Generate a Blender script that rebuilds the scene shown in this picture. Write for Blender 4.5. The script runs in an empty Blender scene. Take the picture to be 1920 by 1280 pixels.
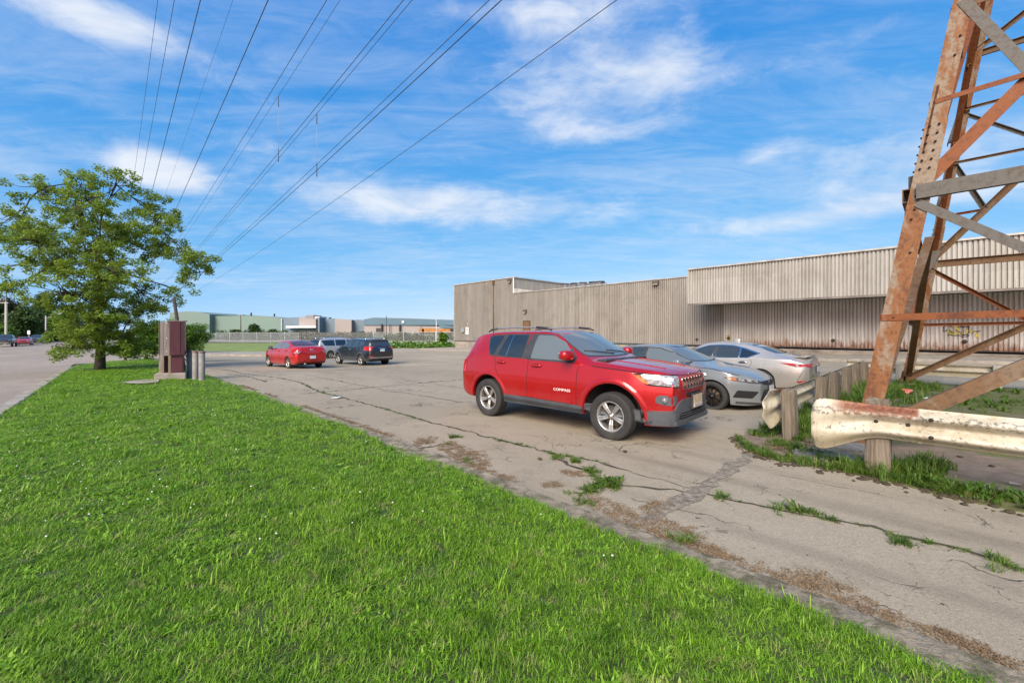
import bpy, bmesh, math, random
import numpy as np
from mathutils import Vector, Matrix
from mathutils.bvhtree import BVHTree
from mathutils.geometry import delaunay_2d_cdt

random.seed(7)
RNG = np.random.default_rng(7)
SC = bpy.context.scene
COL = SC.collection
PI = math.pi
R = math.radians

# ------------------------------------------------------------------ camera
EYE = 1.55
FPX = 780.0                      # focal length in photo pixels (1920 wide)
HOR = 622.0                      # horizon row in the photo
cam = bpy.data.cameras.new("camera")
cam.sensor_width = 36.0
cam.lens = FPX / 1920.0 * 36.0
cam.shift_y = -(640.0 - HOR) / 1920.0
cam.clip_start = 0.05
cam.clip_end = 6000
cam_o = bpy.data.objects.new("camera", cam)
cam_o.location = (0, 0, EYE)
cam_o.rotation_euler = (PI / 2, 0, 0)
COL.objects.link(cam_o)
SC.camera = cam_o

# ------------------------------------------------------------------ sun, sky, exposure
SUN_EL, SUN_AZ = 36.0, 203.0      # azimuth clockwise from +Y (camera looks along +Y)
SUN_STR, SUN_ANG = 2.8, 40.0
SKY_STR = 0.102
EXPOSURE = 1.32
SC.view_settings.view_transform = 'Standard'
SC.view_settings.look = 'None'
SC.view_settings.gamma = 1.0
SC.view_settings.use_curve_mapping = False
SC.view_settings.exposure = EXPOSURE
SC.render.engine = 'CYCLES'
SC.cycles.max_bounces = 6
SC.cycles.transparent_max_bounces = 12

sun = bpy.data.lights.new("sun", 'SUN')
sun.energy = SUN_STR
sun.angle = R(SUN_ANG)
sun.color = (1.0, 0.915, 0.79)
sun_o = bpy.data.objects.new("sun", sun)
az, el = R(SUN_AZ), R(SUN_EL)
sdir = Vector((math.sin(az) * math.cos(el), math.cos(az) * math.cos(el), math.sin(el)))
sun_o.rotation_euler = (-sdir).to_track_quat('-Z', 'Y').to_euler()
sun_o.location = sdir * 60
COL.objects.link(sun_o)

world = bpy.data.worlds.new("World")
SC.world = world
world.use_nodes = True


class NT:
    """small helper round a node tree"""
    def __init__(s, tree):
        s.t = tree; s.n = tree.nodes; s.l = tree.links

    def new(s, typ, **kw):
        nd = s.n.new(typ)
        for k, v in kw.items():
            setattr(nd, k, v)
        return nd

    def put(s, sock, val):
        if val is None:
            return
        if hasattr(val, 'is_output') or isinstance(val, bpy.types.NodeSocket):
            s.l.new(val, sock)
        else:
            sock.default_value = val

    def math(s, op, a, b=0.0, c=None, clamp=False):
        nd = s.new('ShaderNodeMath', operation=op, use_clamp=clamp)
        s.put(nd.inputs[0], a); s.put(nd.inputs[1], b)
        if c is not None:
            s.put(nd.inputs[2], c)
        return nd.outputs[0]

    def smooth(s, x, lo, hi, o0=0.0, o1=1.0):
        nd = s.new('ShaderNodeMapRange', interpolation_type='SMOOTHSTEP')
        s.put(nd.inputs[0], x)
        for i, v in enumerate((lo, hi, o0, o1)):
            s.put(nd.inputs[i + 1], v)
        return nd.outputs[0]

    def mix(s, f, a, b, blend='MIX'):
        nd = s.new('ShaderNodeMix', data_type='RGBA', blend_type=blend)
        s.put(nd.inputs[0], f)
        s.put(nd.inputs[6], a if not isinstance(a, (tuple, list)) or len(a) == 4 else (*a, 1))
        s.put(nd.inputs[7], b if not isinstance(b, (tuple, list)) or len(b) == 4 else (*b, 1))
        return nd.outputs[2]

    def noise(s, vec, scale, detail=4.0, rough=0.55, dist=0.0, out=0):
        nd = s.new('ShaderNodeTexNoise')
        if vec is not None:
            s.l.new(vec, nd.inputs['Vector'])
        nd.inputs['Scale'].default_value = scale
        nd.inputs['Detail'].default_value = detail
        nd.inputs['Roughness'].default_value = rough
        nd.inputs['Distortion'].default_value = dist
        return nd.outputs[out]

    def mapping(s, vec, scale=(1, 1, 1), loc=(0, 0, 0), rot=(0, 0, 0)):
        nd = s.new('ShaderNodeMapping')
        s.l.new(vec, nd.inputs[0])
        nd.inputs[1].default_value = loc
        nd.inputs[2].default_value = rot
        nd.inputs[3].default_value = scale
        return nd.outputs[0]

    def sep(s, vec):
        nd = s.new('ShaderNodeSeparateXYZ'); s.l.new(vec, nd.inputs[0]); return nd.outputs

    def comb(s, x, y, z):
        nd = s.new('ShaderNodeCombineXYZ')
        s.put(nd.inputs[0], x); s.put(nd.inputs[1], y); s.put(nd.inputs[2], z)
        return nd.outputs[0]


def build_sky():
    t = NT(world.node_tree)
    t.n.clear()
    out = t.new('ShaderNodeOutputWorld')
    bg = t.new('ShaderNodeBackground')
    bg.inputs[1].default_value = SKY_STR
    t.l.new(bg.outputs[0], out.inputs[0])
    sky = t.new('ShaderNodeTexSky')
    sky.sky_type = 'NISHITA'
    sky.sun_disc = False
    sky.sun_elevation = R(SUN_EL)
    sky.sun_rotation = R(SUN_AZ)
    sky.altitude = 100
    sky.air_density = 1.0
    sky.dust_density = 0.35
    sky.ozone_density = 2.2
    tc = t.new('ShaderNodeTexCoord')
    d = tc.outputs['Generated']
    nrm = t.new('ShaderNodeVectorMath', operation='NORMALIZE')
    t.l.new(d, nrm.inputs[0])
    x, y, z = t.sep(nrm.outputs[0])
    # clear air low down, and the camera's vivid colour rendering
    t.l.new(t.comb(x, y, t.math('ADD', t.math('MULTIPLY', t.math('MAXIMUM', z, 0.0), 0.85), 0.16)), sky.inputs[0])
    sc_ = t.new('ShaderNodeSeparateColor'); t.l.new(sky.outputs[0], sc_.inputs[0])
    cc_ = t.new('ShaderNodeCombineColor')
    for i_, (g_, p_) in enumerate(((0.285, 2.05), (0.87, 0.87), (2.22, 0.34))):
        t.l.new(t.math('MULTIPLY', t.math('POWER', sc_.outputs[i_], p_), g_), cc_.inputs[i_])
    clear = cc_.outputs[0]
    azi = t.math('ARCTAN2', x, y)
    ele = t.math('ARCSINE', z)
    # flat cloud layer seen in perspective
    zz = t.math('ADD', t.math('MAXIMUM', z, 0.0), 0.10)
    p = t.comb(t.math('DIVIDE', x, zz), t.math('DIVIDE', y, zz), 0.0)
    pr = t.mapping(p, scale=(0.55, 1.5, 1), rot=(0, 0, R(-12)))
    n1 = t.noise(pr, 1.1, 9.0, 0.62, 0.9)
    n2 = t.noise(pr, 4.2, 8.0, 0.66, 1.2)
    wisp = t.math('ADD', t.math('MULTIPLY', n1, 0.62), t.math('MULTIPLY', n2, 0.38))
    # lumpier texture for the denser clouds
    e3 = t.comb(t.math('MULTIPLY', azi, 1.0), t.math('MULTIPLY', ele, 2.3), 0.0)
    n3 = t.noise(e3, 5.5, 10.0, 0.62, 0.7)
    n4 = t.noise(e3, 22.0, 6.0, 0.6, 0.4)
    tex = t.math('ADD', t.math('MULTIPLY', wisp, 0.50),
                 t.math('ADD', t.math('MULTIPLY', n3, 0.36), t.math('MULTIPLY', n4, 0.14)))

    def ang(px, py):
        a = math.atan((px - 960) / FPX)
        e = math.atan((HOR - py) / (FPX / math.cos(a)))
        return a, e
    # px, py, rx, ry (photo pixels), weight : where cloud banks hang in the sky
    banks = [(1120, 110, 250, 120, .30), (1235, 150, 85, 55, .24), (1120, 252, 210, 30, .24),
             (1010, 205, 120, 40, .16), (880, 388, 420, 48, .33), (700, 372, 200, 35, .14),
             (1520, 408, 330, 26, .30), (1720, 300, 330, 110, .25), (1435, 288, 70, 24, .22),
             (310, 325, 88, 42, .50), (262, 305, 46, 28, .26), (150, 22, 250, 46, .40),
             (440, 180, 420, 70, .15), (520, 280, 300, 30, .13), (1600, 70, 320, 40, .17),
             (1000, 20, 260, 40, .22), (90, 250, 160, 60, .12)]
    acc = None
    for (px, py, rx, ry, w) in banks:
        a, e = ang(px, py)
        a1, _ = ang(px + rx, py); a0, _ = ang(px - rx, py)
        _, e1 = ang(px, py - ry); _, e0 = ang(px, py + ry)
        ra, re = (a1 - a0) / 2, (e1 - e0) / 2
        da = t.math('DIVIDE', t.math('SUBTRACT', azi, a), ra)
        de = t.math('DIVIDE', t.math('SUBTRACT', ele, e), re)
        q = t.math('ADD', t.math('MULTIPLY', da, da), t.math('MULTIPLY', de, de))
        g = t.math('MULTIPLY', t.math('EXPONENT', t.math('MULTIPLY', q, -1.0)), w)
        acc = g if acc is None else t.math('ADD', acc, g)
    # elsewhere in the sky: ordinary broken cloud of the same kind
    front = t.smooth(y, -0.1, 0.35)
    acc = t.math('ADD', acc, t.math('MULTIPLY', t.math('SUBTRACT', 1.0, front), 0.16))
    m = t.math('ADD', tex, acc)
    dens = t.smooth(m, 0.56, 1.02, 0.0, 0.92)
    veil = t.smooth(wisp, 0.38, 0.72, 0.0, 0.38)
    dens = t.math('MAXIMUM', dens, veil)
    dens = t.math('MULTIPLY', dens, t.smooth(z, 0.015, 0.10))
    shade = t.mix(t.smooth(n3, 0.35, 0.65), (2.9, 3.2, 3.75), (3.55, 3.7, 3.95))
    col = t.mix(dens, clear, shade)
    t.l.new(col, bg.inputs[0])


build_sky()

# ------------------------------------------------------------------ frame of the place
TH = R(44.0)
U = (-math.sin(TH), math.cos(TH))        # along the kerb, away from the camera
V = (math.cos(TH), math.sin(TH))         # from the street towards the warehouse


def sv(s, v):
    return (U[0] * s + V[0] * v, U[1] * s + V[1] * v)


def to_sv(x, y):
    return (U[0] * x + U[1] * y, V[0] * x + V[1] * y)


def gz(x, y):
    """height of the paved ground: nearly level, draining away from the camera"""
    x = np.asarray(x, float); y = np.asarray(y, float)
    s = U[0] * x + U[1] * y
    v = V[0] * x + V[1] * y
    sc = np.minimum(s, 45.0) - 6.0
    z = -0.018 * (sc + np.sqrt(sc * sc + 9.0)) / 2
    a = np.clip((v - 5.0) / 7.0, 0, 1); a = a * a * (3 - 2 * a)
    b = np.clip((s - 1.5) / 2.0, 0, 1); b = b * b * (3 - 2 * b)
    return z - 0.17 * a * b


def g1(x, y):
    return float(gz(x, y))


def pix(px, py, dz=0.0):
    """photo pixel -> point on the ground (dz above it)"""
    d = 10.0
    for _ in range(40):
        x = (px - 960) / FPX * d
        zz = g1(x, d) + dz
        d = 0.5 * d + 0.5 * FPX * (EYE - zz) / (py - HOR)
    return Vector(((px - 960) / FPX * d, d, g1((px - 960) / FPX * d, d) + dz))


def at(px, py, depth):
    return Vector(((px - 960) / FPX * depth, depth, EYE + (HOR - py) / FPX * depth))


# ------------------------------------------------------------------ materials
def new_mat(name):
    m = bpy.data.materials.new(name)
    m.use_nodes = True
    t = NT(m.node_tree)
    b = m.node_tree.nodes['Principled BSDF']
    return m, t, b


def pmat(name, col, rough=0.6, metal=0.0, var=0.12, vs=3.0, bump=0.0, bs=40.0, coat=0.0,
         col2=None, c2lo=0.5, c2hi=0.7, c2s=4.0, stretch=(1, 1, 1), coords='Object', spec=0.5, rvar=0.08):
    m, t, b = new_mat(name)
    tc = t.new('ShaderNodeTexCoord')
    if coords == 'World':
        vec = t.new('ShaderNodeNewGeometry').outputs['Position']
    else:
        vec = tc.outputs[coords]
    vec = t.mapping(vec, scale=stretch)
    n = t.noise(vec, vs, 5, 0.6)
    k = t.smooth(n, 0.25, 0.75, 1 - var, 1 + var)
    c = t.new('ShaderNodeMix', data_type='RGBA', blend_type='MULTIPLY')
    c.inputs[0].default_value = 1.0
    c.inputs[6].default_value = (*col, 1)
    kk = t.comb(k, k, k)
    t.l.new(kk, c.inputs[7])
    colr = c.outputs[2]
    if col2 is not None:
        n2 = t.noise(vec, c2s, 7, 0.65, 0.4)
        colr = t.mix(t.smooth(n2, c2lo, c2hi), colr, col2)
    t.l.new(colr, b.inputs['Base Color'])
    t.l.new(t.smooth(n, 0.2, 0.8, max(0.02, rough - rvar), min(1, rough + rvar)), b.inputs['Roughness'])
    b.inputs['Metallic'].default_value = metal
    b.inputs['Specular IOR Level'].default_value = spec
    if coat:
        b.inputs['Coat Weight'].default_value = coat
        b.inputs['Coat Roughness'].default_value = 0.03
    if bump:
        bp = t.new('ShaderNodeBump')
        bp.inputs['Strength'].default_value = bump
        bp.inputs['Distance'].default_value = 0.02
        t.l.new(t.noise(vec, bs, 6, 0.65), bp.inputs['Height'])
        t.l.new(bp.outputs[0], b.inputs['Normal'])
    return m


# ------------------------------------------------------------------ mesh helpers
class MB:
    def __init__(s):
        s.v = []; s.f = []; s.sm = []

    def add(s, vs, fs, smooth=False):
        o = len(s.v)
        s.v.extend([tuple(p) for p in vs])
        for f in fs:
            s.f.append(tuple(i + o for i in f)); s.sm.append(smooth)
        return s

    def box(s, c, d, M=None):
        x, y, z = d[0] / 2, d[1] / 2, d[2] / 2
        vs = [Vector((sx * x, sy * y, sz * z)) for sz in (-1, 1) for sy in (-1, 1) for sx in (-1, 1)]
        if M is not None:
            vs = [M @ p for p in vs]
        vs = [p + Vector(c) for p in vs]
        return s.add(vs, [(0, 2, 3, 1), (4, 5, 7, 6), (0, 1, 5, 4), (2, 6, 7, 3), (0, 4, 6, 2), (1, 3, 7, 5)])

    def bbox(s, c, d, bev=0.02, M=None):
        """box with bevelled vertical and horizontal edges (chamfer)"""
        bm = bmesh.new()
        bmesh.ops.create_cube(bm, size=1.0)
        bmesh.ops.scale(bm, vec=d, verts=bm.verts)
        bmesh.ops.bevel(bm, geom=bm.edges[:], offset=min(bev, min(d) * .45), segments=2, profile=0.7, affect='EDGES')
        if M is not None:
            bmesh.ops.transform(bm, matrix=M.to_4x4(), verts=bm.verts)
        bmesh.ops.translate(bm, vec=c, verts=bm.verts)
        bm.verts.index_update()
        s.add([v.co.copy() for v in bm.verts], [[v.index for v in f.verts] for f in bm.faces])
        bm.free()
        return s

    def tube(s, pts, r, n=8, cap=True, smooth=True):
        pts = [Vector(p) for p in pts]
        rs = r if isinstance(r, (list, tuple)) else [r] * len(pts)
        o = []
        prev = None
        for i, p in enumerate(pts):
            a = pts[max(0, i - 1)]; b = pts[min(len(pts) - 1, i + 1)]
            t = (b - a).normalized()
            if prev is None:
                up = Vector((0, 0, 1)) if abs(t.z) < 0.95 else Vector((1, 0, 0))
                e1 = t.cross(up).normalized()
            else:
                e1 = (prev - t * prev.dot(t)).normalized()
            prev = e1
            e2 = t.cross(e1)
            for k in range(n):
                an = 2 * PI * k / n
                o.append(p + (e1 * math.cos(an) + e2 * math.sin(an)) * rs[i])
        fs = []
        for i in range(len(pts) - 1):
            for k in range(n):
                a = i * n + k; b = i * n + (k + 1) % n
                fs.append((a, b, b + n, a + n))
        s.add(o, fs, smooth)
        if cap:
            m = len(s.v) - len(o)
            s.f.append(tuple(m + k for k in range(n))[::-1]); s.sm.append(False)
            s.f.append(tuple(m + (len(pts) - 1) * n + k for k in range(n))); s.sm.append(False)
        return s

    def lathe(s, prof, n=32, M=None, smooth=True, axis='z'):
        """prof: list of (radius, height)"""
        vs = []
        for (r, h) in prof:
            for k in range(n):
                a = 2 * PI * k / n
                p = Vector((r * math.cos(a), r * math.sin(a), h))
                if axis == 'y':
                    p = Vector((p.x, p.z, p.y))
                if M is not None:
                    p = M @ p
                vs.append(p)
        fs = []
        for i in range(len(prof) - 1):
            for k in range(n):
                a = i * n + k; b = i * n + (k + 1) % n
                fs.append((a, b, b + n, a + n))
        return s.add(vs, fs, smooth)

    def prism(s, poly, h0, h1, M=None):
        """polygon in xy extruded in z"""
        n = len(poly)
        vs = [Vector((p[0], p[1], h0)) for p in poly] + [Vector((p[0], p[1], h1)) for p in poly]
        if M is not None:
            vs = [M @ p for p in vs]
        fs = [tuple(range(n))[::-1], tuple(range(n, 2 * n))]
        for i in range(n):
            j = (i + 1) % n
            fs.append((i, j, j + n, i + n))
        return s.add(vs, fs)

    def sweep(s, prof, p0, p1, xa, ya):
        """profile polygon (in axes xa,ya) swept from p0 to p1, capped"""
        n = len(prof)
        p0, p1, xa, ya = Vector(p0), Vector(p1), Vector(xa), Vector(ya)
        vs = [p + xa * a + ya * b for p in (p0, p1) for (a, b) in prof]
        fs = [tuple(range(n))[::-1], tuple(range(n, 2 * n))]
        for i in range(n):
            j = (i + 1) % n
            fs.append((i, j, j + n, i + n))
        return s.add(vs, fs)

    def blob(s, c, r, e=0.7, nu=14, nv=9, M=None):
        """superellipsoid"""
        f = lambda a, e: math.copysign(abs(a) ** e, a)
        vs = []; fs = []
        for j in range(nv + 1):
            ph = -PI / 2 + PI * j / nv
            for i in range(nu):
                th = 2 * PI * i / nu
                p = Vector((r[0] * f(math.cos(ph), e) * f(math.cos(th), e),
                            r[1] * f(math.cos(ph), e) * f(math.sin(th), e), r[2] * f(math.sin(ph), e)))
                if M is not None:
                    p = M @ p
                vs.append(p + Vector(c))
        for j in range(nv):
            for i in range(nu):
                a = j * nu + i; b = j * nu + (i + 1) % nu
                fs.append((a, b, b + nu, a + nu))
        return s.add(vs, fs, True)

    def mesh(s, name):
        me = bpy.data.meshes.new(name)
        me.from_pydata(s.v, [], s.f)
        me.polygons.foreach_set('use_smooth', s.sm)
        me.validate()
        bm = bmesh.new(); bm.from_mesh(me)
        bmesh.ops.recalc_face_normals(bm, faces=bm.faces)
        bm.to_mesh(me); bm.free()
        me.update()
        return me

    def build(s, name, mat, parent=None, loc=None):
        return obj(name, s.mesh(name), mat, parent, loc)


def obj(name, me, mat=None, parent=None, loc=None):
    o = bpy.data.objects.new(name, me)
    COL.objects.link(o)
    if mat is not None and me is not None:
        me.materials.clear() if hasattr(me, 'materials') else None
        for m in (mat if isinstance(mat, (list, tuple)) else [mat]):
            me.materials.append(m)
    if parent is not None:
        o.parent = parent
    if loc is not None:
        o.location = loc
    return o


def tag(o, label=None, cat=None, group=None, kind=None):
    if label: o['label'] = label
    if cat: o['category'] = cat
    if group: o['group'] = group
    if kind: o['kind'] = kind
    return o


def thing(name, label, cat, loc=(0, 0, 0), rz=0.0, group=None):
    o = bpy.data.objects.new(name, None)
    o.empty_display_size = 0.3
    COL.objects.link(o)
    o.location = loc
    o.rotation_euler = (0, 0, rz)
    return tag(o, label, cat, group)


def np_mesh(name, verts, faces_idx, loop_n, mat=None, smooth=False, attr=None):
    """fast mesh of equal-sized faces; attr = per-face float 'tint'"""
    me = bpy.data.meshes.new(name)
    nf = len(faces_idx)
    me.vertices.add(len(verts))
    me.vertices.foreach_set('co', np.asarray(verts, np.float32).ravel())
    me.loops.add(nf * loop_n)
    me.loops.foreach_set('vertex_index', np.asarray(faces_idx, np.int32).ravel())
    me.polygons.add(nf)
    me.polygons.foreach_set('loop_start', np.arange(0, nf * loop_n, loop_n, dtype=np.int32))
    if smooth:
        me.polygons.foreach_set('use_smooth', np.ones(nf, bool))
    if attr is not None:
        a = me.attributes.new('tint', 'FLOAT', 'FACE')
        a.data.foreach_set('value', np.asarray(attr, np.float32))
    me.update(calc_edges=True)
    me.validate()
    if mat:
        me.materials.append(mat)
    return me


def pchip(pts):
    xs = np.array([p[0] for p in pts], float); ys = np.array([p[1] for p in pts], float)
    h = np.diff(xs); d = np.diff(ys) / h
    m = np.zeros(len(xs))
    m[0], m[-1] = d[0], d[-1]
    for i in range(1, len(xs) - 1):
        if d[i - 1] * d[i] <= 0:
            m[i] = 0
        else:
            w1 = 2 * h[i] + h[i - 1]; w2 = h[i] + 2 * h[i - 1]
            m[i] = (w1 + w2) / (w1 / d[i - 1] + w2 / d[i])

    def f(x):
        x = min(max(x, xs[0]), xs[-1])
        i = min(max(int(np.searchsorted(xs, x) - 1), 0), len(xs) - 2)
        t = (x - xs[i]) / h[i]
        return float((2 * t**3 - 3 * t**2 + 1) * ys[i] + (t**3 - 2 * t**2 + t) * h[i] * m[i]
                     + (-2 * t**3 + 3 * t**2) * ys[i + 1] + (t**3 - t**2) * h[i] * m[i + 1])
    return f


def inside(poly, x, y):
    c = False
    n = len(poly)
    for i in range(n):
        x0, y0 = poly[i]; x1, y1 = poly[(i + 1) % n]
        if (y0 > y) != (y1 > y) and x < (x1 - x0) * (y - y0) / (y1 - y0) + x0:
            c = not c
    return c


def fill2d(poly, sp):
    """constrained triangulation of polygon with interior grid points; polygon verts come first"""
    n0 = len(poly)
    b = []
    for i in range(n0):
        p, q = poly[i], poly[(i + 1) % n0]
        L = math.hypot(q[0] - p[0], q[1] - p[1])
        k = max(1, int(L / sp))
        for j in range(k):
            b.append((p[0] + (q[0] - p[0]) * j / k, p[1] + (q[1] - p[1]) * j / k))
    xs = [p[0] for p in b]; ys = [p[1] for p in b]
    pts = list(b)
    nx = int((max(xs) - min(xs)) / sp); ny = int((max(ys) - min(ys)) / sp)
    for i in range(1, nx + 1):
        for j in range(1, ny + 1):
            x = min(xs) + (i - 0.37) * sp; y = min(ys) + (j - 0.41) * sp
            if inside(b, x, y):
                dmin = min(math.hypot(x - q[0], y - q[1]) for q in b)
                if dmin > sp * 0.35:
                    pts.append((x, y))
    ed = [(i, (i + 1) % len(b)) for i in range(len(b))]
    r = delaunay_2d_cdt([Vector(p) for p in pts], ed, [list(range(len(b)))], 1, 1e-6)
    return [tuple(p) for p in r[0]], [tuple(f) for f in r[2]], len(b)


def drape(name, poly, mat, off=0.0, sp=1.0, parent=None, kind=None, skirt=0.0):
    """flat sheet over the ground, outline given in x,y"""
    vs, fs, nb = fill2d(poly, sp)
    mb = MB()
    mb.add([(x, y, g1(x, y) + off) for x, y in vs], fs)
    if skirt:
        ring = []
        n0 = len(mb.v)
        bd = vs[:nb]
        mb.v.extend([(x, y, g1(x, y) + off - skirt) for x, y in bd])
        for i in range(nb):
            j = (i + 1) % nb
            mb.f.append((i, j, n0 + j, n0 + i)); mb.sm.append(False)
    o = mb.build(name, mat, parent)
    if kind:
        o['kind'] = kind
    return o


def grid_sheet(name, ss, vv, off, mat, kind='structure', parent=None):
    ss = np.asarray(ss); vv = np.asarray(vv)
    A, B = np.meshgrid(ss, vv, indexing='ij')
    x = U[0] * A + V[0] * B; y = U[1] * A + V[1] * B
    z = gz(x, y) + off
    verts = np.stack([x, y, z], -1).reshape(-1, 3)
    n, m = A.shape
    i = np.arange(n - 1)[:, None] * m + np.arange(m - 1)[None, :]
    f = np.stack([i, i + m, i + m + 1, i + 1], -1).reshape(-1, 4)
    # wind so the normals point up
    me = np_mesh(name, verts, f[:, ::-1], 4, mat)
    if me.polygons[0].normal.z < 0:
        me.flip_normals()
    o = obj(name, me, None, parent)
    if kind:
        o['kind'] = kind
    return o

# ================================================================== GROUND
def sv_nodes(t):
    """world position split into s (along kerb), v (across) and z"""
    pos = t.new('ShaderNodeNewGeometry').outputs['Position']
    x, y, z = t.sep(pos)
    s = t.math('ADD', t.math('MULTIPLY', x, U[0]), t.math('MULTIPLY', y, U[1]))
    v = t.math('ADD', t.math('MULTIPLY', x, V[0]), t.math('MULTIPLY', y, V[1]))
    return pos, s, v, z


def paving_mat(name, base, dark, light, crack=0.75, track=True):
    m, t, b = new_mat(name)
    pos, s, v, z = sv_nodes(t)
    p2 = t.comb(s, v, 0.0)
    big = t.noise(t.mapping(p2, scale=(0.35, 1.0, 1)), 0.35, 5, 0.6, 0.3)
    mid = t.noise(p2, 1.7, 6, 0.65)
    fine = t.noise(pos, 55, 4, 0.7)
    grit = t.noise(pos, 210, 2, 0.8)
    c = t.mix(t.smooth(big, 0.32, 0.68), base, light)
    c = t.mix(t.smooth(mid, 0.50, 0.74, 0, 0.55), c, dark)
    # cast in bays of slightly different tone
    wn = t.new('ShaderNodeTexWhiteNoise', noise_dimensions='2D')
    t.l.new(t.comb(t.math('FLOOR', t.math('MULTIPLY', s, .155)), t.math('FLOOR', t.math('ADD', t.math('MULTIPLY', v, .21), .35)), 0), wn.inputs['Vector'])
    c = t.mix(t.math('MULTIPLY', wn.outputs['Value'], .38), c, (dark[0] * 1.05, dark[1] * 1.08, dark[2] * 1.12))
    if track:
        # tyre-polished wheel tracks of the drive lane
        wob = t.math('ADD', v, t.math('MULTIPLY', t.math('SUBTRACT', big, 0.5), 0.5))
        for v0, w, k in ((4.72, 0.22, 0.5), (3.6, 0.16, 0.32), (5.35, .16, .25)):
            dd = t.math('ABSOLUTE', t.math('SUBTRACT', wob, v0))
            f = t.math('MULTIPLY', t.smooth(dd, w, 0.03, 0, k), t.smooth(s, 5.0, 2.0))
            f = t.math('MULTIPLY', f, t.smooth(t.noise(t.mapping(p2, scale=(.5, 2, 1)), 1.1, 4, .6), .3, .6))
            c = t.mix(f, c, (dark[0] * .62, dark[1] * .62, dark[2] * .62))
    # scattered oil spots
    vo = t.new('ShaderNodeTexVoronoi'); vo.inputs['Scale'].default_value = 0.55
    t.l.new(p2, vo.inputs['Vector'])
    spot = t.smooth(t.math('ADD', vo.outputs['Distance'], t.math('MULTIPLY', mid, 0.25)), 0.23, 0.14, 0, 0.5)
    c = t.mix(spot, c, (dark[0] * .5, dark[1] * .5, dark[2] * .5))
    c = t.mix(t.smooth(fine, 0.35, 0.70, 0.0, 0.55), c, (base[0] * .62, base[1] * .6, base[2] * .58))
    c = t.mix(t.smooth(grit, 0.54, 0.75, 0.0, 0.8), c, (light[0] * 1.35, light[1] * 1.33, light[2] * 1.3))
    c = t.mix(t.smooth(grit, 0.45, 0.28, 0.0, 0.75), c, (dark[0] * .45, dark[1] * .45, dark[2] * .45))
    # hairline crazing
    wv = t.new('ShaderNodeVectorMath', operation='ADD')
    t.l.new(p2, wv.inputs[0])
    nz = t.new('ShaderNodeTexNoise'); nz.inputs['Scale'].default_value = 2.2; nz.inputs['Detail'].default_value = 5
    t.l.new(p2, nz.inputs['Vector'])
    t.l.new(nz.outputs['Color'], wv.inputs[1])
    hair = None
    for sc, th, amt in ((0.45, 0.010, crack), (1.9, 0.016, crack * 0.75)):
        ve = t.new('ShaderNodeTexVoronoi', feature='DISTANCE_TO_EDGE')
        ve.inputs['Scale'].default_value = sc
        t.l.new(t.mapping(wv.outputs[0], scale=(.55, 1.0, 1)), ve.inputs['Vector'])
        h = t.smooth(ve.outputs['Distance'], th, 0.0, 0, amt)
        brk = t.smooth(t.noise(p2, 0.9, 4, .6), 0.48, 0.62)
        h = t.math('MULTIPLY', h, brk)
        hair = h if hair is None else t.math('MAXIMUM', hair, h)
    c = t.mix(hair, c, (0.03, 0.026, 0.02))
    t.l.new(c, b.inputs['Base Color'])
    b.inputs['Roughness'].default_value = 0.9
    b.inputs['Specular IOR Level'].default_value = 0.25
    bp = t.new('ShaderNodeBump')
    bp.inputs['Strength'].default_value = 0.9
    bp.inputs['Distance'].default_value = 0.006
    hh = t.math('SUBTRACT', t.math('ADD', grit, t.math('MULTIPLY', fine, .8)), t.math('MULTIPLY', hair, 3.0))
    t.l.new(hh, bp.inputs['Height'])
    t.l.new(bp.outputs[0], b.inputs['Normal'])
    return m


M_LOT = paving_mat('worn_paving', (0.33, 0.280, 0.205), (0.190, 0.157, 0.113), (0.40, 0.343, 0.258))
M_STREET = paving_mat('street_asphalt', (0.295, 0.245, 0.198), (0.195, 0.163, 0.135), (0.345, 0.292, 0.243), 0.5, False)
M_CONC = pmat('old_concrete', (0.29, 0.255, 0.21), 0.9, var=.25, vs=2.2, bump=.5, bs=60,
              col2=(0.13, 0.11, 0.08), c2lo=.5, c2hi=.75, c2s=3.0, coords='World')
M_KERB = pmat('kerb_concrete', (0.25, 0.208, 0.152), 0.92, var=.4, vs=4.5, bump=1.0, bs=34,
              col2=(0.085, 0.078, 0.038), c2lo=.42, c2hi=.66, c2s=6.5, coords='World')
M_SOIL = pmat('lawn_soil', (0.045, 0.065, 0.016), 0.95, var=.4, vs=6, bump=.6, bs=30,
              col2=(0.09, 0.075, 0.03), c2lo=.55, c2hi=.75, c2s=9, coords='World')
M_FARGRASS = pmat('far_grass', (0.145, 0.20, 0.035), 0.95, var=.3, vs=.5, bump=.5, bs=12,
                  col2=(0.16, 0.165, 0.055), c2lo=.45, c2hi=.7, c2s=.8, coords='World')
M_GROUND = pmat('field_ground', (0.13, 0.15, 0.06), 0.95, var=.3, vs=.05,
                col2=(0.20, 0.18, 0.13), c2lo=.5, c2hi=.6, c2s=.03, coords='World')
M_CRACK = pmat('crack_dirt', (0.05, 0.042, 0.028), 0.95, var=.5, vs=20, coords='World')
M_CRACKF = pmat('fine_crack_dirt', (0.10, 0.085, 0.065), 0.95, var=.5, vs=20, coords='World')
M_MULCH = pmat('gritty_dirt', (0.17, 0.12, 0.075), 0.95, var=.5, vs=22, bump=.9, bs=70,
               col2=(0.28, 0.21, 0.14), c2lo=.5, c2hi=.65, c2s=40, coords='World')


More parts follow.
